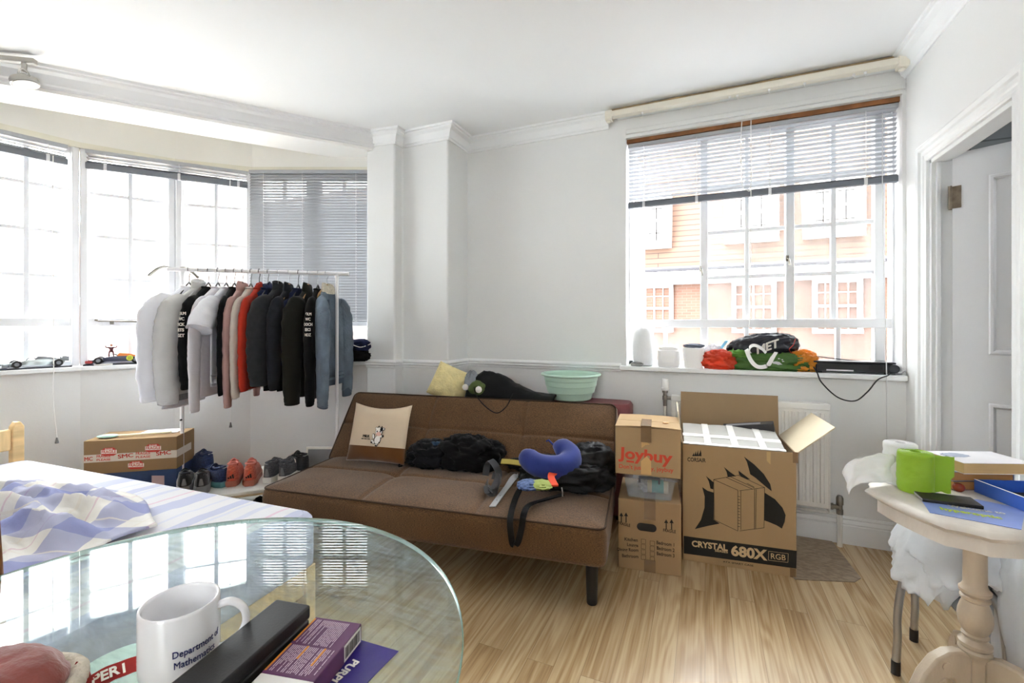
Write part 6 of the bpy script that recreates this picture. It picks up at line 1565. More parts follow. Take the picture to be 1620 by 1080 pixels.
g = G(); g.tube(bez([at(1290, 563, Y=3.06), at(1320, 567, Y=3.06), at(1360, 571, Y=3.06)], 8), .003, 6); o = g.build('thin_cable', M_BLACKLEG, con); bpy.context.view_layer.update(); o.matrix_parent_inverse = con.matrix_world.inverted()
p = at(1424, 592, Y=3.0); g = G(); g.slab(lambda u, v: (u * .05 - .03, v * .1, .004 + .02 * (1 - v) * u + .004 * sin(9 * u)), 8, 6, .003); o = g.build('folded_sheet', mat('grey_foil', '#9b9da0', .4)); o.location = (p.x - .0, 2.98, SILL); tag(o, 'folded grey sheet tucked beside the console at the sill corner', 'sheet')
p = at(1008, 580, Y=2.99)
g = G(); g.blob((0, 0, .012), (.035, .014, .014), .5, 3, 3, 24, 14, flat=0., ridge=True); o = g.build('foil_wrapper', mat('crumpled_foil', '#a7a8a8', .3, .6)); o.location = (p.x, 2.975, SILL); tag(o, 'crumpled foil wrapper in front of the white mesh speaker', 'wrapper')

# ------------------------------------------------------------------ model cars on the bay sill
def line_at(pa, pb, px):
    k = (px - CX) / F; c = lambda v: (v.x * CY + v.y * SY, -v.x * SY + v.y * CY)
    (xa, da), (xb, db) = c(pa), c(pb); s = (k * da - xa) / ((xb - xa) - k * (db - da)); return pa + (pb - pa) * s
i05 = inward(bay, .055)
def race_car(label, pa, pb, mb, mw, macc, mbase, flip=False, fig=False, board=False):
    L = (pb - pa).length; d = pb - pa; rz_ = atan2(d.y, d.x)
    t = thing('model_race_car', label, 'model car', (pa.x, pa.y, SILL), rz_)
    g = G(); g.box(0, -.045, 0, L, .045, .010); g.build('display_base', mbase, t, bevel=.003)
    k = L * .93 / .30; ox = L * .035
    m_ = Matrix.Translation((ox, 0, .010)) @ Matrix.Scale(k, 4)
    Y = lambda *q: m_ @ Vector(q)
    g = G(m_); secs = [(0.012, .004, .014, .022), (.05, .008, .014, .030), (.095, .012, .013, .040), (.125, .030, .012, .044), (.16, .036, .011, .046), (.20, .032, .011, .045), (.24, .018, .012, .040), (.275, .010, .014, .032)]
    rg = []
    for x, w, z0_, z1_ in secs:
        rg.append([(x, -w, z0_), (x, w, z0_), (x, w * .95, z0_ + (z1_ - z0_) * .55), (x, w * .45, z1_), (x, -w * .45, z1_), (x, -w * .95, z0_ + (z1_ - z0_) * .55)])
    g.loft(rg); g.build('car_body', mb, t, angle=30)
    g = G(m_); g.loft([[(x, -w, .040), (x, w, .040), (x, w * .6, z), (x, -w * .6, z)] for x, w, z in ((.145, .010, .050), (.158, .011, .066), (.19, .008, .064), (.262, .003, .045))]); g.build('engine_cover', macc, t, angle=30)
    g = G(m_); g.tube(bez([(.108, 0, .042), (.118, 0, .056), (.135, .018, .058), (.152, .02, .048)], 5), .0022, 6); g.tube(bez([(.118, 0, .056), (.135, -.018, .058), (.152, -.02, .048)], 5), .0022, 6); g.build('halo', mw, t)
    g = G(m_); g.box(.0, -.05, .006, .03, .05, .010); g.box(.0, -.052, .006, .032, -.049, .022); g.box(.0, .049, .006, .032, .052, .022); g.box(.006, -.048, .013, .03, .048, .016); g.build('front_wing', macc, t)
    g = G(m_); g.box(.268, -.036, .052, .296, .036, .056); g.box(.264, -.038, .03, .298, -.035, .06); g.box(.264, .035, .03, .298, .038, .06); g.box(.274, -.004, .02, .282, .004, .052); g.build('rear_wing', macc, t)
    M_TYRE = mat('model_tyre', '#1b1b1d', .7)
    for x in (.062, .245):
        for s in (-1, 1):
            wd = .018 if x < .1 else .022; yy = .050 if x < .1 else .047
            g = G(m_); g.tube([(x, s * yy - wd / 2, .022), (x, s * yy + wd / 2, .022)], .022, 24); w = g.build('wheel', M_TYRE, t)
            g = G(m_); g.tube([(x, s * yy + s * wd * .42, .022), (x, s * yy + s * (wd / 2 + .0015), .022)], .011, 18); g.build('wheel_rim', mat('model_rim', '#7f8287', .35, .7), w)
    g = G(m_)
    for x in (.062, .245):
        for z in (.018, .028): g.tube([(x, -.05, z), (x, .05, z)], .0016, 5)
    g.build('axle_arms', mw, t)
    if board:
        g = G(m_); g.tube([(.215, -.062, .034), (.215, -.058, .034)], .017, 20); bo = g.build('pit_board', mat('lime_board', '#d3dc3f', .5), t)
        g = G(m_)
        for z in (.026, .034, .042): g.box(.204, -.0632, z - .0015, .226, -.0625, z + .0015)
        g.build('board_lines', M_INK, bo, smooth=False)
        g = G(m_); g.box(.04, -.0455 / k - .0, -.008, .13, -.0445 / k, -.001); g.build('name_plate', M_WHITEINK, t)
    return t
M_SILV = mat('silver_teal_paint', '#b9c3c4', .3, .4); M_BLKP = mat('black_car_paint', '#22252a', .3); M_NAVYP = mat('matt_navy_paint', '#262b42', .4); M_ORP = mat('orange_paint', '#d5762c', .4); M_REDP = mat('crimson_paint', '#9c2f2f', .4); M_BASE = mat('dark_display_base', '#3c3e48', .3)
pa, pb = line_at(i05[4], i05[3], -4), line_at(i05[4], i05[3], 112); race_car('silver and black model racing car at the left end of the bay sill', pa, pb, M_SILV, M_BLKP, mat('grey_red_paint', '#7d8286', .4), M_BASE)
pa, pb = line_at(i05[3], i05[2], 133), line_at(i05[3], i05[2], 236); rc2 = race_car('dark blue model racing car with orange parts and a lime board on the bay sill', pa, pb, M_NAVYP, M_BLKP, M_REDP, M_BASE, board=True)
bpy.context.view_layer.update()
g = G(); 
for nm in ():
    pass
oc_ = [c for c in rc2.children if c.name.startswith('engine_cover')][0]; oc_.data.materials.clear(); oc_.data.materials.append(M_ORP)
# tiny cheering driver standing on the nose
fg = line_at(i05[3], i05[2], 176); fgt = thing('driver_figurine', 'tiny driver figurine in dark red overalls with both arms raised', 'figurine', (fg.x, fg.y, SILL + .052), atan2((pb - pa).y, (pb - pa).x))
def skin_mesh(name, verts, edges, radii, m, parent, sub=2, root=0):
    me = bpy.data.meshes.new(name); me.from_pydata([tuple(v) for v in verts], edges, []); o = bpy.data.objects.new(name, me); COL.objects.link(o); o.parent = parent; me.materials.append(m)
    md = o.modifiers.new('skin', 'SKIN'); 
    for i, r in enumerate(radii): me.skin_vertices[0].data[i].radius = (r, r); me.skin_vertices[0].data[i].use_root = (i == root)
    s = o.modifiers.new('subdivision', 'SUBSURF'); s.levels = sub; s.render_levels = sub
    md.use_smooth_shade = True
    return o
vs = [(0, 0, .036), (0, 0, .056), (0, 0, .066), (.010, 0, .035), (.011, 0, .018), (.012, -.001, .0), (-.010, 0, .035), (-.011, 0, .018), (-.012, -.001, 0), (.014, 0, .064), (.026, 0, .062), (.030, 0, .078), (-.014, 0, .064), (-.026, 0, .062), (-.030, 0, .078)]
skin_mesh('driver_body', vs, [(0, 1), (1, 2), (0, 3), (3, 4), (4, 5), (0, 6), (6, 7), (7, 8), (1, 9), (9, 10), (10, 11), (1, 12), (12, 13), (13, 14)], [.009, .010, .004, .006, .005, .004, .006, .005, .004, .005, .0042, .0035, .005, .0042, .0035], mat('dark_red_overalls', '#5d2b32', .7), fgt)
g = G(); g.blob((0, 0, .078), (.0075, .008, .0095), .05, 2, 1, 18, 12); g.build('driver_head', mat('figurine_skin', '#b98a72', .6), fgt)
# dark folded clothes at the right end of the bay sill
p = at(570, 570, D=3.27)
for k, (zc, mm_, lab) in enumerate(((0, M_HEAP, 'dark folded garment at the bottom of the pile on the bay sill beside the pier'), (.075, cl_mat('navy_striped_cloth', '#232a48', .5, 30), 'navy folded garment on top of the pile on the bay sill beside the pier'))):
    t = thing('folded_garment', lab, 'clothes', (p.x - .03, p.y + .03, SILL + zc), rad(20))
    g = G(); g.blob((0, 0, .04), (.085, .06, .045), .25, 2.3, 50 + k, 48, 28, flat=0., ridge=True, power=.75); g.build('cloth', mm_, t, smooth=True)
    if k: g = G(); g.tube(bez([(-.085, -.03, .035), (-.03, -.062, .045), (.03, -.06, .03), (.085, -.02, .05)], 8), .006, 8, flat=.5); g.build('white_trim', M_WHITEINK, t)
# ------------------------------------------------------------------ round glass table
TZ = .75; TC = room(-.52, .60); TR = .452
M_GLASS = bpy.data.materials.new('dusty_table_glass'); M_GLASS.use_nodes = True
def glass_nodes(m, tint, smear):
    nt = m.node_tree; L = nt.links.new; nt.nodes.remove(nt.nodes['Principled BSDF'])
    tr = N(nt, 'ShaderNodeBsdfTransparent'); tr.inputs[0].default_value = tint + (1,); gl = N(nt, 'ShaderNodeBsdfGlossy'); gl.inputs['Roughness'].default_value = .012
    fr = schlick(nt, .045); mx = N(nt, 'ShaderNodeMixShader'); L(fr.outputs[0], mx.inputs[0]); L(tr.outputs[0], mx.inputs[1]); L(gl.outputs[0], mx.inputs[2])
    tc = N(nt, 'ShaderNodeTexCoord'); mp = N(nt, 'ShaderNodeMapping'); mp.inputs['Rotation'].default_value = (0, 0, rad(25)); mp.inputs['Scale'].default_value = (5, 16, 5); L(tc.outputs['Object'], mp.inputs['Vector'])
    nz = N(nt, 'ShaderNodeTexNoise'); nz.inputs['Scale'].default_value = 2.2; nz.inputs['Detail'].default_value = 8; nz.inputs['Distortion'].default_value = 1.6; L(mp.outputs['Vector'], nz.inputs['Vector'])
    mr = N(nt, 'ShaderNodeMapRange'); mr.inputs[1].default_value = .42; mr.inputs[2].default_value = .68; mr.inputs[3].default_value = smear[0]; mr.inputs[4].default_value = smear[1]; L(nz.outputs['Fac'], mr.inputs[0])
    df = N(nt, 'ShaderNodeBsdfDiffuse'); df.inputs[0].default_value = lin('#b9c6c8'); m2 = N(nt, 'ShaderNodeMixShader'); L(mr.outputs[0], m2.inputs[0]); L(mx.outputs[0], m2.inputs[1]); L(df.outputs[0], m2.inputs[2])
    L(m2.outputs[0], nt.nodes['Material Output'].inputs['Surface'])
glass_nodes(M_GLASS, (.90, .965, .945), (.04, .24))
M_GEDGE = mat('green_glass_edge', '#9fcfc4', .08, spec=.8, trans=.55)
gt = thing('glass_table', 'round glass dining table with a pale pedestal in the foreground', 'table', (TC.x, TC.y, 0))
g = G(); g.lathe([(0, TZ - .010), (TR - .0012, TZ - .010)], 128, cap=False); g.lathe([(0, TZ), (TR - .0012, TZ)], 128, cap=False)
def disc(z, r, n=128): return [(r * cos(2 * pi * k / n), r * sin(2 * pi * k / n), z) for k in range(n)]
g = G(); g.add(disc(TZ - .010, TR - .001) + disc(TZ, TR - .001), [tuple(range(128))[::-1], tuple(range(128, 256))]); g.build('glass_top', M_GLASS, gt, smooth=False)
g = G(); prof = [(TR - .001, TZ - .010), (TR + .0006, TZ - .0085), (TR + .0012, TZ - .005), (TR + .0006, TZ - .0015), (TR - .001, TZ)]
g.lathe(prof, 128, cap=False); g.build('glass_edge', M_GEDGE, gt)
M_DISC = mat('frosted_metal_disc', '#dfe8e2', .25, .2)
g = G(); g.lathe([(0, TZ - .024), (.05, TZ - .024), (.058, TZ - .020), (.058, TZ - .0115), (0, TZ - .0115)], 40); g.build('mount_disc', M_DISC, gt)
g = G(); g.lathe([(0, .02), (.04, .02), (.036, .05), (.034, .60), (.045, .70), (.05, TZ - .024), (0, TZ - .024)], 32); g.build('pedestal', M_DISC, gt)
g = G(); g.lathe([(0, 0), (.23, 0), (.235, .006), (.22, .016), (.06, .03), (0, .03)], 48); g.build('base_plate', M_DISC, gt)

# ------------------------------------------------------------------ things on the glass table
TT = TZ + .0006
M_CER = mat('white_glazed_ceramic', '#e6e6e8', .12, coat=.3)
mc = room(-.436, .59); mr_, mh = .0445, .0885
mug = thing('mug', 'white ceramic mug with navy lettering on the glass table', 'mug', (mc.x, mc.y, TT), YAW)
prof = [(0, 0), (mr_ - .008, 0), (mr_ - .003, .002), (mr_ - .0005, .008), (mr_, .02), (mr_, mh - .004), (mr_ - .0006, mh - .001), (mr_ - .002, mh), (mr_ - .0036, mh - .001), (mr_ - .0042, mh - .005), (mr_ - .0045, .012), (mr_ - .01, .006), (0, .005)]
g = G(); g.lathe(prof, 56); g.build('mug_body', M_CER, mug, angle=70)
hd_ = Vector((cos(rad(16)), sin(rad(16)), 0))
hp = bez([hd_ * (mr_ - .003) + Vector((0, 0, .074)), hd_ * (mr_ + .014) + Vector((0, 0, .077)), hd_ * (mr_ + .029) + Vector((0, 0, .066)), hd_ * (mr_ + .032) + Vector((0, 0, .047)), hd_ * (mr_ + .024) + Vector((0, 0, .030)), hd_ * (mr_ + .006) + Vector((0, 0, .019)), hd_ * (mr_ - .003) + Vector((0, 0, .018))], 8)
g = G(); g.tube(hp, [.0062] * len(hp), 14, flat=.75, up=(0, 0, 1)); g.build('handle', M_CER, mug, smooth=True)
fx = (Vector((0, 0, 0)) - mug.location); fa = atan2(fx.y, fx.x) - YAW
M_NAVYINK = mat('navy_print', '#20275f', .4)
for body, zc, off in (('Department of', .0435, .0), ('Mathematics', .0300, -.003)):
    c0 = fa + rad(26)
    text(body, .0118, M_NAVYINK, mug, Matrix.Identity(4), bold=.012, ext=.0002, warp=lambda p_, zc=zc, c0=c0, off=off: ((mr_ + .0007 + p_.z) * cos(c0 + (p_.x + off) / mr_), (mr_ + .0007 + p_.z) * sin(c0 + (p_.x + off) / mr_), zc + p_.y), xs=.80)
M_LEATH = mat('black_leatherette', '#131315', .42, bump=.05, bscale=400, spec=.35)
def cam_frame(pts):  # far-left, far-right (camera-plan) -> placement
    a, b = room(*pts[0]), room(*pts[1]); return a, (b - a).length, atan2((b - a).y, (b - a).x)
a, wd, rz_ = cam_frame(((-.3445, .657), (-.290, .6435)))
case = thing('long_case', 'long black leatherette case lying beside the mug on the glass table', 'case', (a.x, a.y, TT), rz_)
g = G(); g.box(0, -.27, .0, wd, 0, .028); g.build('case_base', M_LEATH, case, bevel=.0025)
g = G(); g.box(-.001, -.271, .0295, wd + .001, .001, .0485); g.build('case_lid', M_LEATH, case, bevel=.003)
a, wd, rz_ = cam_frame(((-.2835, .6485), (-.2125, .634)))
M_PURP = mat('plum_card', '#5a2a55', .45); M_PLINE = mat('pale_print_lines', '#c9b3c4', .6); M_ORL = mat('orange_print', '#d98a2b', .5)
pur = thing('purple_box', 'flat plum coloured medicine carton covered in small white print', 'box', (a.x, a.y, TT + .0022), rz_)
ph_ = .026; pl_ = .105
g = G(); g.box(0, -pl_, 0, wd, 0, ph_); g.build('carton', M_PURP, pur, bevel=.0012)
g = G(); g.box(0, -pl_ - .06, .0, wd, -pl_ - .0005, ph_ - .0005); g.build('white_end', mat('white_card', '#e4e2de', .5), pur, bevel=.001)
rnd = random.Random(5)
# blocks of fine print
g = G()
for blk, (y0, y1) in enumerate(((-.052, -.004), (-.101, -.055))):
    x = .007
    while x < wd * (.80 if blk == 0 else .93):
        y = y1 - .001
        while y > y0 + .003:
            ln = min(rnd.uniform(.004, .014), y - y0); g.box(x, y - ln, ph_ + .0001, x + .0011, y, ph_ + .0003); y -= ln + .0012
            if rnd.random() < .05: break
        x += .0026 if rnd.random() > .14 else .0048
pr_ = g.build('fine_print', M_PLINE, pur, smooth=False); pr_['kind'] = 'stuff'
for x0, y0, y1 in ((.0012, -.050, -.004), (.0012, -.102, -.055), (.027, -.078, -.055), (.052, -.085, -.055)): G().box(x0, y0, ph_ + .0002, x0 + .0026, y1, ph_ + .0005).build('orange_bar', M_ORL, pur, smooth=False)
text('tepes', .0075, M_WHITEINK, pur, frame((wd - .0065, -.012, ph_ + .0004), (0, -1, 0), (1, 0, 0)), bold=.02) if False else None
g = G(); g.box(wd + .0002, -.044, .003, wd + .0008, -.004, ph_ - .002); lb = g.build('barcode_label', M_WHITEINK, pur, smooth=False)
g = G(); y = -.0065
while y > -.042:
    w_ = rnd.choice((.0003, .0005, .0007)); g.box(wd + .0008, y - w_, .006, wd + .0011, y, ph_ - .005); y -= w_ + rnd.choice((.0008, .0012))
g.build('barcode', M_INK, lb, smooth=False)
M_INDIGO = mat('indigo_foil_packet', '#2f1d78', .3, bump=.1, bscale=25)
a, wd2, rz2 = cam_frame(((-.252, .652), (-.156, .617)))
ipk = thing('indigo_packet', 'shiny indigo packet with white lettering half under the plum carton', 'packet', (a.x, a.y, TT), rz2)
g = G(); g.slab(lambda u, v: (u * wd2 - .004 * sin(pi * v), -.20 + v * .20, .0016 + .0028 * max(0, (u - .75) * 4) * sin(pi * v)), 16, 14, .0012); g.build('packet_film', M_INDIGO, ipk)
text('PURPLE', .0155, M_WHITEINK, ipk, frame((wd2 * .56, -.060, .0024), (-.1, -1, 0), (1, 0, 0)), bold=.02)
text('Congra', .016, M_WHITEINK, ipk, frame((wd2 * .70, -.135, .0026), (-.1, -1, 0), (1, 0, 0)), bold=.02)
text("You'v", .016, M_WHITEINK, ipk, frame((wd2 * .50, -.130, .0026), (-.1, -1, 0), (1, 0, 0)), bold=.02)
# suede slipper-like pouch and lanyard at the lower left
pc = room(-.605, .515); pou = thing('suede_cap', 'reddish suede cap with a cream fleece brim at the near left of the glass table', 'cap', (pc.x, pc.y, TT), YAW)
M_SUEDE = cl_mat('reddish_suede', '#8e4a42', .15, 30, sheen=.5, bump=.2, bs=120); M_FLEECE = cl_mat('cream_fleece', '#d9d0be', .15, 60, bump=.9, bs=120)
g = G(); g.blob((0, 0, .012), (.078, .07, .052), .08, 1.8, 3, 48, 28, flat=0.0); g.build('crown', M_SUEDE, pou, smooth=True)
g = G(); g.tube([(.082 * cos(b_), .074 * sin(b_), .012 + .004 * sin(3 * b_)) for b_ in [2 * pi * k / 48 for k in range(49)]], .0105, 10, cap=False); g.build('fleece_brim', M_FLEECE, pou, smooth=True)
lc = room(-.52, .585); lan = thing('lanyard', 'red fabric lanyard with white capital letters curling behind the mug', 'lanyard', (lc.x, lc.y, TT), 0)
M_REDL = mat('red_lanyard_fabric', '#a3231f', .6)
def lt(px, py, z=TZ + .006): q = at(px, py, Z=z); return Vector((q.x - lc.x, q.y - lc.y, z - TT))
LP = [lt(112, 1062, TZ + .02), lt(125, 1066, TZ + .012), lt(134, 1088), lt(150, 1079), lt(172, 1066), lt(192, 1058), lt(214, 1050), lt(235, 1046)]
strap(LP, .020, .0015, 'lanyard_band', M_REDL, lan, lambda s: (-.3, 1, .9) if s < .25 else (-.35, 1, .45))
for ch_, px, py in (('P', 151, 1075.5), ('E', 165, 1069.5), ('R', 180, 1063), ('I', 196, 1058)):
    q0, q1 = lt(px - 6, py + 3.0, TZ + .008), lt(px + 6, py - 2.2, TZ + .008); text(ch_, .0165, M_WHITEINK, lan, frame((q0 + q1) / 2 + Vector((0, 0, .0012)), q1 - q0, Vector((-.35, 1, .45))), bold=.025)

# ------------------------------------------------------------------ chair pushed in at the far left of the table
chp = at(2, 860, D=.835); M_CHW = mat('warm_brown_chair_wood', '#8a5526', .4, var=.25, vscale=5, stretch=(3, 3, .6))
chair = thing('dining_chair', 'warm brown wooden chair, only a sliver of its back showing at the left edge', 'chair', (chp.x - .02, chp.y, 0), 0)
for y, nm in ((0, 'back_post'), (-.38, 'back_post')):
    g = G(); g.tube([(.02, y, 0), (.0, y, .45), (-.02, y, .70), (-.035, y, .845), (-.036, y, .858)], [.016, .018, .017, .015, .009], 12); g.build(nm, M_CHW, chair)
for z in (.62, .80): g = G(); g.box(-.045 + (.8 - z) * .1, -.375, z - .025, -.025 + (.8 - z) * .1, -.005, z + .03); g.build('back_rail', M_CHW, chair, bevel=.004)
g = G(); g.box(.01, -.39, .42, .25, .01, .45); g.build('seat', M_CHW, chair, bevel=.008)
for y in (-.02, -.36): G().tube([(.21, y, 0), (.21, y, .42)], .016, 12).build('leg', M_CHW, chair)

# ------------------------------------------------------------------ pedestal side table on the right
M_LIME = mat('limed_oak', '#cec6bc', .5, var=.14, vscale=6, stretch=(2, 2, .7), bump=.1, bscale=40); M_LIMEV = mat('limed_oak_turned', '#b5a590', .45, var=.22, vscale=7, stretch=(1.5, 1.5, .6), bump=.1)
PT = room(1.302, 1.262); PZ = .70
ped = thing('side_table', 'limed oak pedestal side table with a shaped top at the right edge', 'table', PT, YAW)
def lobe(k, z, hx=.208, hy=.186, cut=.055, bow=.012):
    hx, hy = hx - k, hy - k; cor = [(hx, -hy + cut), (hx, hy - cut), (hx - cut, hy), (-hx + cut, hy), (-hx, hy - cut), (-hx, -hy + cut), (-hx + cut, -hy), (hx - cut, -hy)]
    pts = []
    for i in range(8):
        a, b = Vector(cor[i]), Vector(cor[(i + 1) % 8]); d = b - a; n = Vector((d.y, -d.x)).normalized(); bw = bow if i % 2 == 0 else -.007
        for q in range(10): u = q / 10; p = a + d * u + n * (bw * 4 * u * (1 - u)); pts.append((p.x, p.y, z))
    return pts
g = G(); g.loft([lobe(.030, PZ - .030), lobe(.014, PZ - .028), lobe(.004, PZ - .021), lobe(0, PZ - .014), lobe(.003, PZ - .007), lobe(.014, PZ - .003), lobe(.018, PZ - .0015), lobe(.022, PZ), lobe(.06, PZ)]); g.build('tabletop', M_LIME, ped, angle=55)
g = G(); ap = [lobe(.026, PZ - .070), lobe(.022, PZ - .068), lobe(.022, PZ - .03), lobe(.05, PZ - .03), lobe(.05, PZ - .07)]; g.loft(ap + [ap[0]], cap=False); g.build('apron', M_LIME, ped, angle=55)
g = G(); g.lathe([(0, .05), (.027, .05), (.028, .262), (.030, .272), (.035, .279), (.036, .289), (.031, .295), (.036, .302), (.036, .310), (.027, .317), (.023, .322), (.028, .327), (.0295, .332), (.023, .336), (.028, .343), (.035, .360), (.0375, .377), (.036, .396), (.031, .414), (.0265, .426), (.032, .431), (.0325, .437), (.027, .441), (.034, .450), (.0345, .458), (.029, .464), (.0255, .472), (.0245, .58), (.03, .66), (0, .66)], 40); g.build('turned_stem', M_LIMEV, ped, angle=30)
for k in range(3):
    RM = Matrix.Rotation(rad(180 + 120 * k), 4, 'Z')
    outer = [(.022, .280), (.05, .290), (.085, .288), (.12, .270), (.155, .228), (.185, .165), (.21, .09), (.235, .036), (.26, .020), (.265, .008), (.255, .0)]
    innr = [(.225, .0), (.195, .028), (.168, .08), (.145, .145), (.122, .19), (.10, .215), (.075, .215), (.06, .195), (.045, .182), (.022, .185)]
    pl = outer + innr; g = G(RM); g.prism(pl[::-1], -.016, .016, axis='y'); g.build('leg', M_LIMEV, ped, bevel=.006)
    g = G(RM); g.tube([(.095, -.0185, .252), (.095, .0185, .252)], .012, 16); g.build('scroll', M_LIMEV, ped)
PZ += .0006
# rolls of bags
M_GRB = bag_mat('lime_bag_plastic', '#9fc63a', .02, .35, .25); M_WHB = bag_mat('white_bag_plastic', '#eeeeee', .06, .4, .35)
def roll(name, label, px, py, r, h, m, tail, seed):
    p = at(px, py, Z=PZ); t = thing(name, label, 'bag roll', (p.x, p.y, PZ))
    g = G(); n = 44
    zs = [0, .004] + [h * k / 18 for k in range(1, 18)] + [h - .004, h]
    rg = [[((r - (.003 if i in (0, len(zs) - 1) else 0)) * (1 + .045 * noise.noise((cos(2 * pi * k / n) * 2.2, sin(2 * pi * k / n) * 2.2, z * 75 + seed))) * cos(2 * pi * k / n), (r - (.003 if i in (0, len(zs) - 1) else 0)) * (1 + .045 * noise.noise((cos(2 * pi * k / n) * 2.2, sin(2 * pi * k / n) * 2.2, z * 75 + seed))) * sin(2 * pi * k / n), z) for k in range(n)] for i, z in enumerate(zs)]
    inner = [[(r * .30 * cos(2 * pi * k / n), r * .36 * sin(2 * pi * k / n), z) for k in range(n)] for z in (h + .001, h - .03)]
    g.loft(rg + inner); g.build('roll_body', m, t, smooth=None)
    g = G(); g.tube([((r * (.4 + .5 * q / 60)) * cos(q * .42), (r * (.4 + .5 * q / 60)) * sin(q * .42), h + .0005) for q in range(60)], .0011, 5); g.build('roll_layers', m, t)
    g = G(); g.slab(tail, 24, 16, .0012); g.build('loose_tail', m, t, smooth=True); return t
cr, sr = cos(YAW), sin(YAW)
def cd_(x, d, z): return (x * cr - d * sr, x * sr + d * cr, z)   # camera right / away -> room offset
roll('bag_roll', 'lime green roll of bags standing on the side table', 1448, 776, .0435, .118, M_GRB, lambda u, v: cd_(.036 + .038 * u + .010 * (v < .5) * u, -.014 - .02 * u, .112 - .108 * v * (1 - .0 * u) - .012 * u * sin(pi * v * 1.0) + .004 * noise.noise((u * 3, v * 4, 1))), 3)
roll('bag_roll', 'white roll of bags behind the lime green roll, its tail hanging off the table', 1424, 764, .043, .128, M_WHB, lambda u, v: cd_(-.035 - .125 * u - .02 * (1 - v) * u, -.018 + .02 * u + .016 * noise.noise((u * 4, v * 3, 2)), (.098 - .094 * v) - (.035 + .045 * v * 0) * u * u + .006 * noise.noise((u * 5, v * 5, 4)) - .05 * max(0, u - .75) * 2 + (.02 * v * u)), 8)
# notebook, leaflet
def quad_on(pix, z): return [at(px, py, Z=z) for px, py in pix]
q = quad_on(((1459, 793), (1471, 811), (1568, 829), (1616, 838), (1622, 806), (1545, 790)), PZ); c0 = sum(q, Vector()) / len(q)
lf = thing('leaflet', 'blue and white leaflet with yellow-green lettering under the black notebook', 'leaflet', (c0.x, c0.y, PZ))
g = G(); g.prism([(p.x - c0.x, p.y - c0.y) for p in q], .0, .0012); g.build('paper', mat('blue_leaflet_paper', '#7f93cf', .4, var=.25, vscale=6), lf, smooth=False)
def on_leaf(px, py): w = at(px, py, Z=PZ + .0016); return Vector((w.x - c0.x, w.y - c0.y, .0016))
for body, p0, p1, hh, mm_ in (('Welcome to', (1506, 800.5), (1584, 811), .022, M_WHITEINK), ('hyperoptic', (1482, 803), (1590, 820), .027, mat('lime_print', '#c5d63a', .5))):
    a_, b_ = on_leaf(*p0), on_leaf(*p1); dx = b_ - a_; text(body, hh, mm_, lf, frame((a_ + b_) / 2, dx, Vector((-dx.y, dx.x, 0))), bold=.03)
a_, b_, c_ = at(1460, 792.5, Z=PZ + .003), at(1557, 805, Z=PZ + .003), at(1446, 779, Z=PZ + .003)
nbk = thing('notebook', 'slim black notebook lying on the blue leaflet', 'notebook', (a_.x, a_.y, PZ + .0014), atan2((b_ - a_).y, (b_ - a_).x))
nw, nd = (b_ - a_).length, (c_ - a_).length
g = G(); g.box(0, 0, 0, nw, nd, .009); g.build('cover', mat('black_matt_card', '#141416', .5), nbk, bevel=.0015)
g = G(); g.box(-.0006, .003, .0015, .002, nd - .002, .0075); g.build('page_block', mat('grey_pages', '#9a9a9a', .6), nbk)
# books
M_PAGES = mat('yellowed_pages', '#cfae7a', .8, var=.12, vscale=40, stretch=(.2, .2, 30)); M_PAGES2 = mat('orange_brown_pages', '#b98452', .8, var=.12, vscale=40, stretch=(.2, .2, 30))
def book(label, xc, d, w, dp, z, th, rz_, mcov, mpag, seed=0):
    o_ = room(xc, d); t = thing('paperback_book', label, 'book', (o_.x, o_.y, z), YAW + rz_, 'paperbacks stacked on the side table')
    g = G(); g.box(.001, .0015, .0015, w - .003, dp - .002, th - .0015); g.build('pages', mpag, t)
    g = G(); g.box(0, 0, 0, w, dp, .0013); g.box(0, 0, th - .0013, w, dp, th); g.box(w - .002, 0, 0, w, dp, th); g.build('cover', mcov, t)
    return t
book('paperback with orange page edges at the bottom of the stack', 1.335, 1.355, .19, .125, PZ, .027, rad(2), mat('purple_cover', '#4a3350', .4), M_PAGES2)
book('paperback with brown page edges in the middle of the stack', 1.333, 1.357, .19, .125, PZ + .0275, .028, rad(1), mat('blue_cover', '#8fa5c9', .4), M_PAGES2)
bk3 = book('thick paperback with a pale printed cover on top of the stack', 1.345, 1.335, .205, .13, PZ + .056, .033, rad(-2), mat('white_book_cover', '#e3e1e4', .35, var=.1), M_PAGES)
g = G(); g.blob((.05, .085, .0335), (.035, .022, .0008), .5, 3, 2, 30, 10, ridge=True); g.build('cover_picture', mat('grey_blue_picture', '#98a0b4', .5), bk3)
# blue tray
o_ = room(1.385, 1.345); tray = thing('blue_tray', 'bright blue open cardboard tray in front of the books', 'tray', (o_.x, o_.y, PZ + .0008), YAW + rad(-6))
M_BLUEC = mat('bright_blue_card', '#3761bb', .4); M_BLUEI = mat('blue_card_inside', '#3f66c0', .4); tw2, tl2, hh2 = .16, .20, .037
g = G(); g.box(0, -tl2, 0, tw2, 0, .0015); g.build('tray_floor', M_BLUEI, tray, smooth=False)
for nm, (x0, y0, x1, y1) in (('side_wall', (0, -tl2, .003, 0)), ('side_wall', (tw2 - .003, -tl2, tw2, 0)), ('end_wall', (.003, -.003, tw2 - .003, 0)), ('end_wall', (.003, -tl2, tw2 - .003, -tl2 + .003))): G().box(x0, y0, .0015, x1, y1, hh2).build(nm, M_BLUEC, tray)
g = G(); g.box(-.0004, -tl2 - .0004, hh2, .0034, .0004, hh2 + .0008); g.build('white_card_edge', M_WHITEINK, tray, smooth=False)
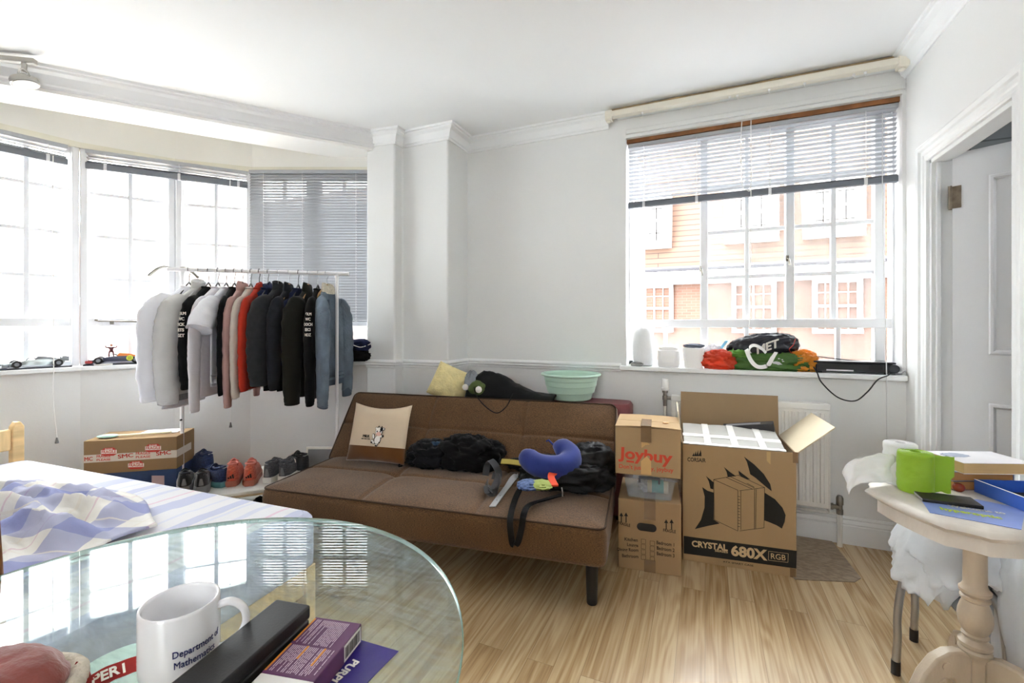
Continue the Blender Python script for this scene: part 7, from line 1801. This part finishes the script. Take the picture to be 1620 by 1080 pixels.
g = G(); g.box(.012, -tl2 + .02, .002, tw2 - .012, -.03, .012); g.build('black_insert', mat('black_foam', '#0e0f14', .8), tray)
p = at(1519, 778, Z=PZ); ob = thing('wooden_knob', 'small red-brown glossy bead beside the blue tray', 'bead', (p.x, p.y + .008, PZ), 0)
g = G(); g.lathe([(0, 0), (.008, .0), (.013, .005), (.0145, .012), (.012, .019), (.006, .023), (0, .0235)], 20); g.build('bead_body', mat('red_brown_lacquer', '#8a3320', .2), ob)

# ------------------------------------------------------------------ stool with bags, behind the side table
M_STEEL = mat('satin_steel_tube', '#a8a8a8', .3, .9)
st = thing('stool', 'steel legged stool with black feet behind the side table', 'stool', (.775, 1.985, 0))
feet = [(-.1725, -.0425), (-.046, .188), (.165, .045), (.058, -.169)]
SEATZ = .385
for x, y in feet:
    d = Vector((x, y, 0)); g = G(); k = 1.0
    pth = bez([d * .30 + Vector((0, 0, SEATZ - .012)), d * .62 + Vector((0, 0, SEATZ - .014)), d * .80 + Vector((0, 0, SEATZ - .04)), d * .90 + Vector((0, 0, .30)), d * .97 + Vector((0, 0, .20)), d * .97 + Vector((0, 0, .12)), d * 1.0 + Vector((0, 0, .035))], 6)
    lg = g.tube(pth, .0115, 12).build('leg', M_STEEL, st); g = G(); g.tube([d * .998 + Vector((0, 0, .045)), d + Vector((0, 0, .0))], .0135, 12); g.build('rubber_foot', M_BLACKLEG, lg)
g = G(); g.lathe([(0, SEATZ), (.13, SEATZ), (.145, SEATZ + .006), (.148, SEATZ + .016), (.14, SEATZ + .026), (0, SEATZ + .03)], 40); g.build('seat', mat('black_vinyl', '#1d1d1f', .5), st)
M_TRB = bag_mat('translucent_carrier', '#eef0f2', .36, .3, .35)
b1 = thing('carrier_bag', 'white translucent carrier bag slumped on the stool seat', 'bag', (.775, 1.985, SEATZ + .036), YAW)
g = G(); g.blob((-.045, -.03, .045), (.150, .125, .075), .22, 2.0, 61, 80, 48, flat=.0, power=.9)
g.v = [Vector((p.x, p.y, p.z - max(0, sqrt((p.x + .0) ** 2 + p.y ** 2) - .135) * 1.6 + .012 * noise.noise((p.x * 14, p.y * 14, 3)))) for p in g.v]
g.build('bag_skin', M_TRB, b1, smooth=True)
g = G(); g.tube([(-.01, -.10, .03), (.06, -.11, .03)], .026, 18); g.build('dark_can', mat('dark_grey_can', '#4e4f52', .5), b1) if False else None
cn = thing('grey_can', 'dark grey cylinder showing through the carrier bag on the stool', 'can', (.735, 1.885, SEATZ + .062), YAW + rad(15))
g = G(); g.tube([(-.03, 0, 0), (.04, 0, 0)], .028, 20); g.build('can_body', mat('dark_grey_can', '#55565a', .5), cn)
b2 = thing('carrier_bag', 'tall white carrier bag between the side table and the wall', 'bag', (.895, 1.80, 0), YAW)
g = G(); g.blob((0, 0, .30), (.065, .10, .31), .22, 1.9, 66, 64, 40, flat=.0, power=.85); g.build('bag_skin', M_TRB, b2, smooth=True)
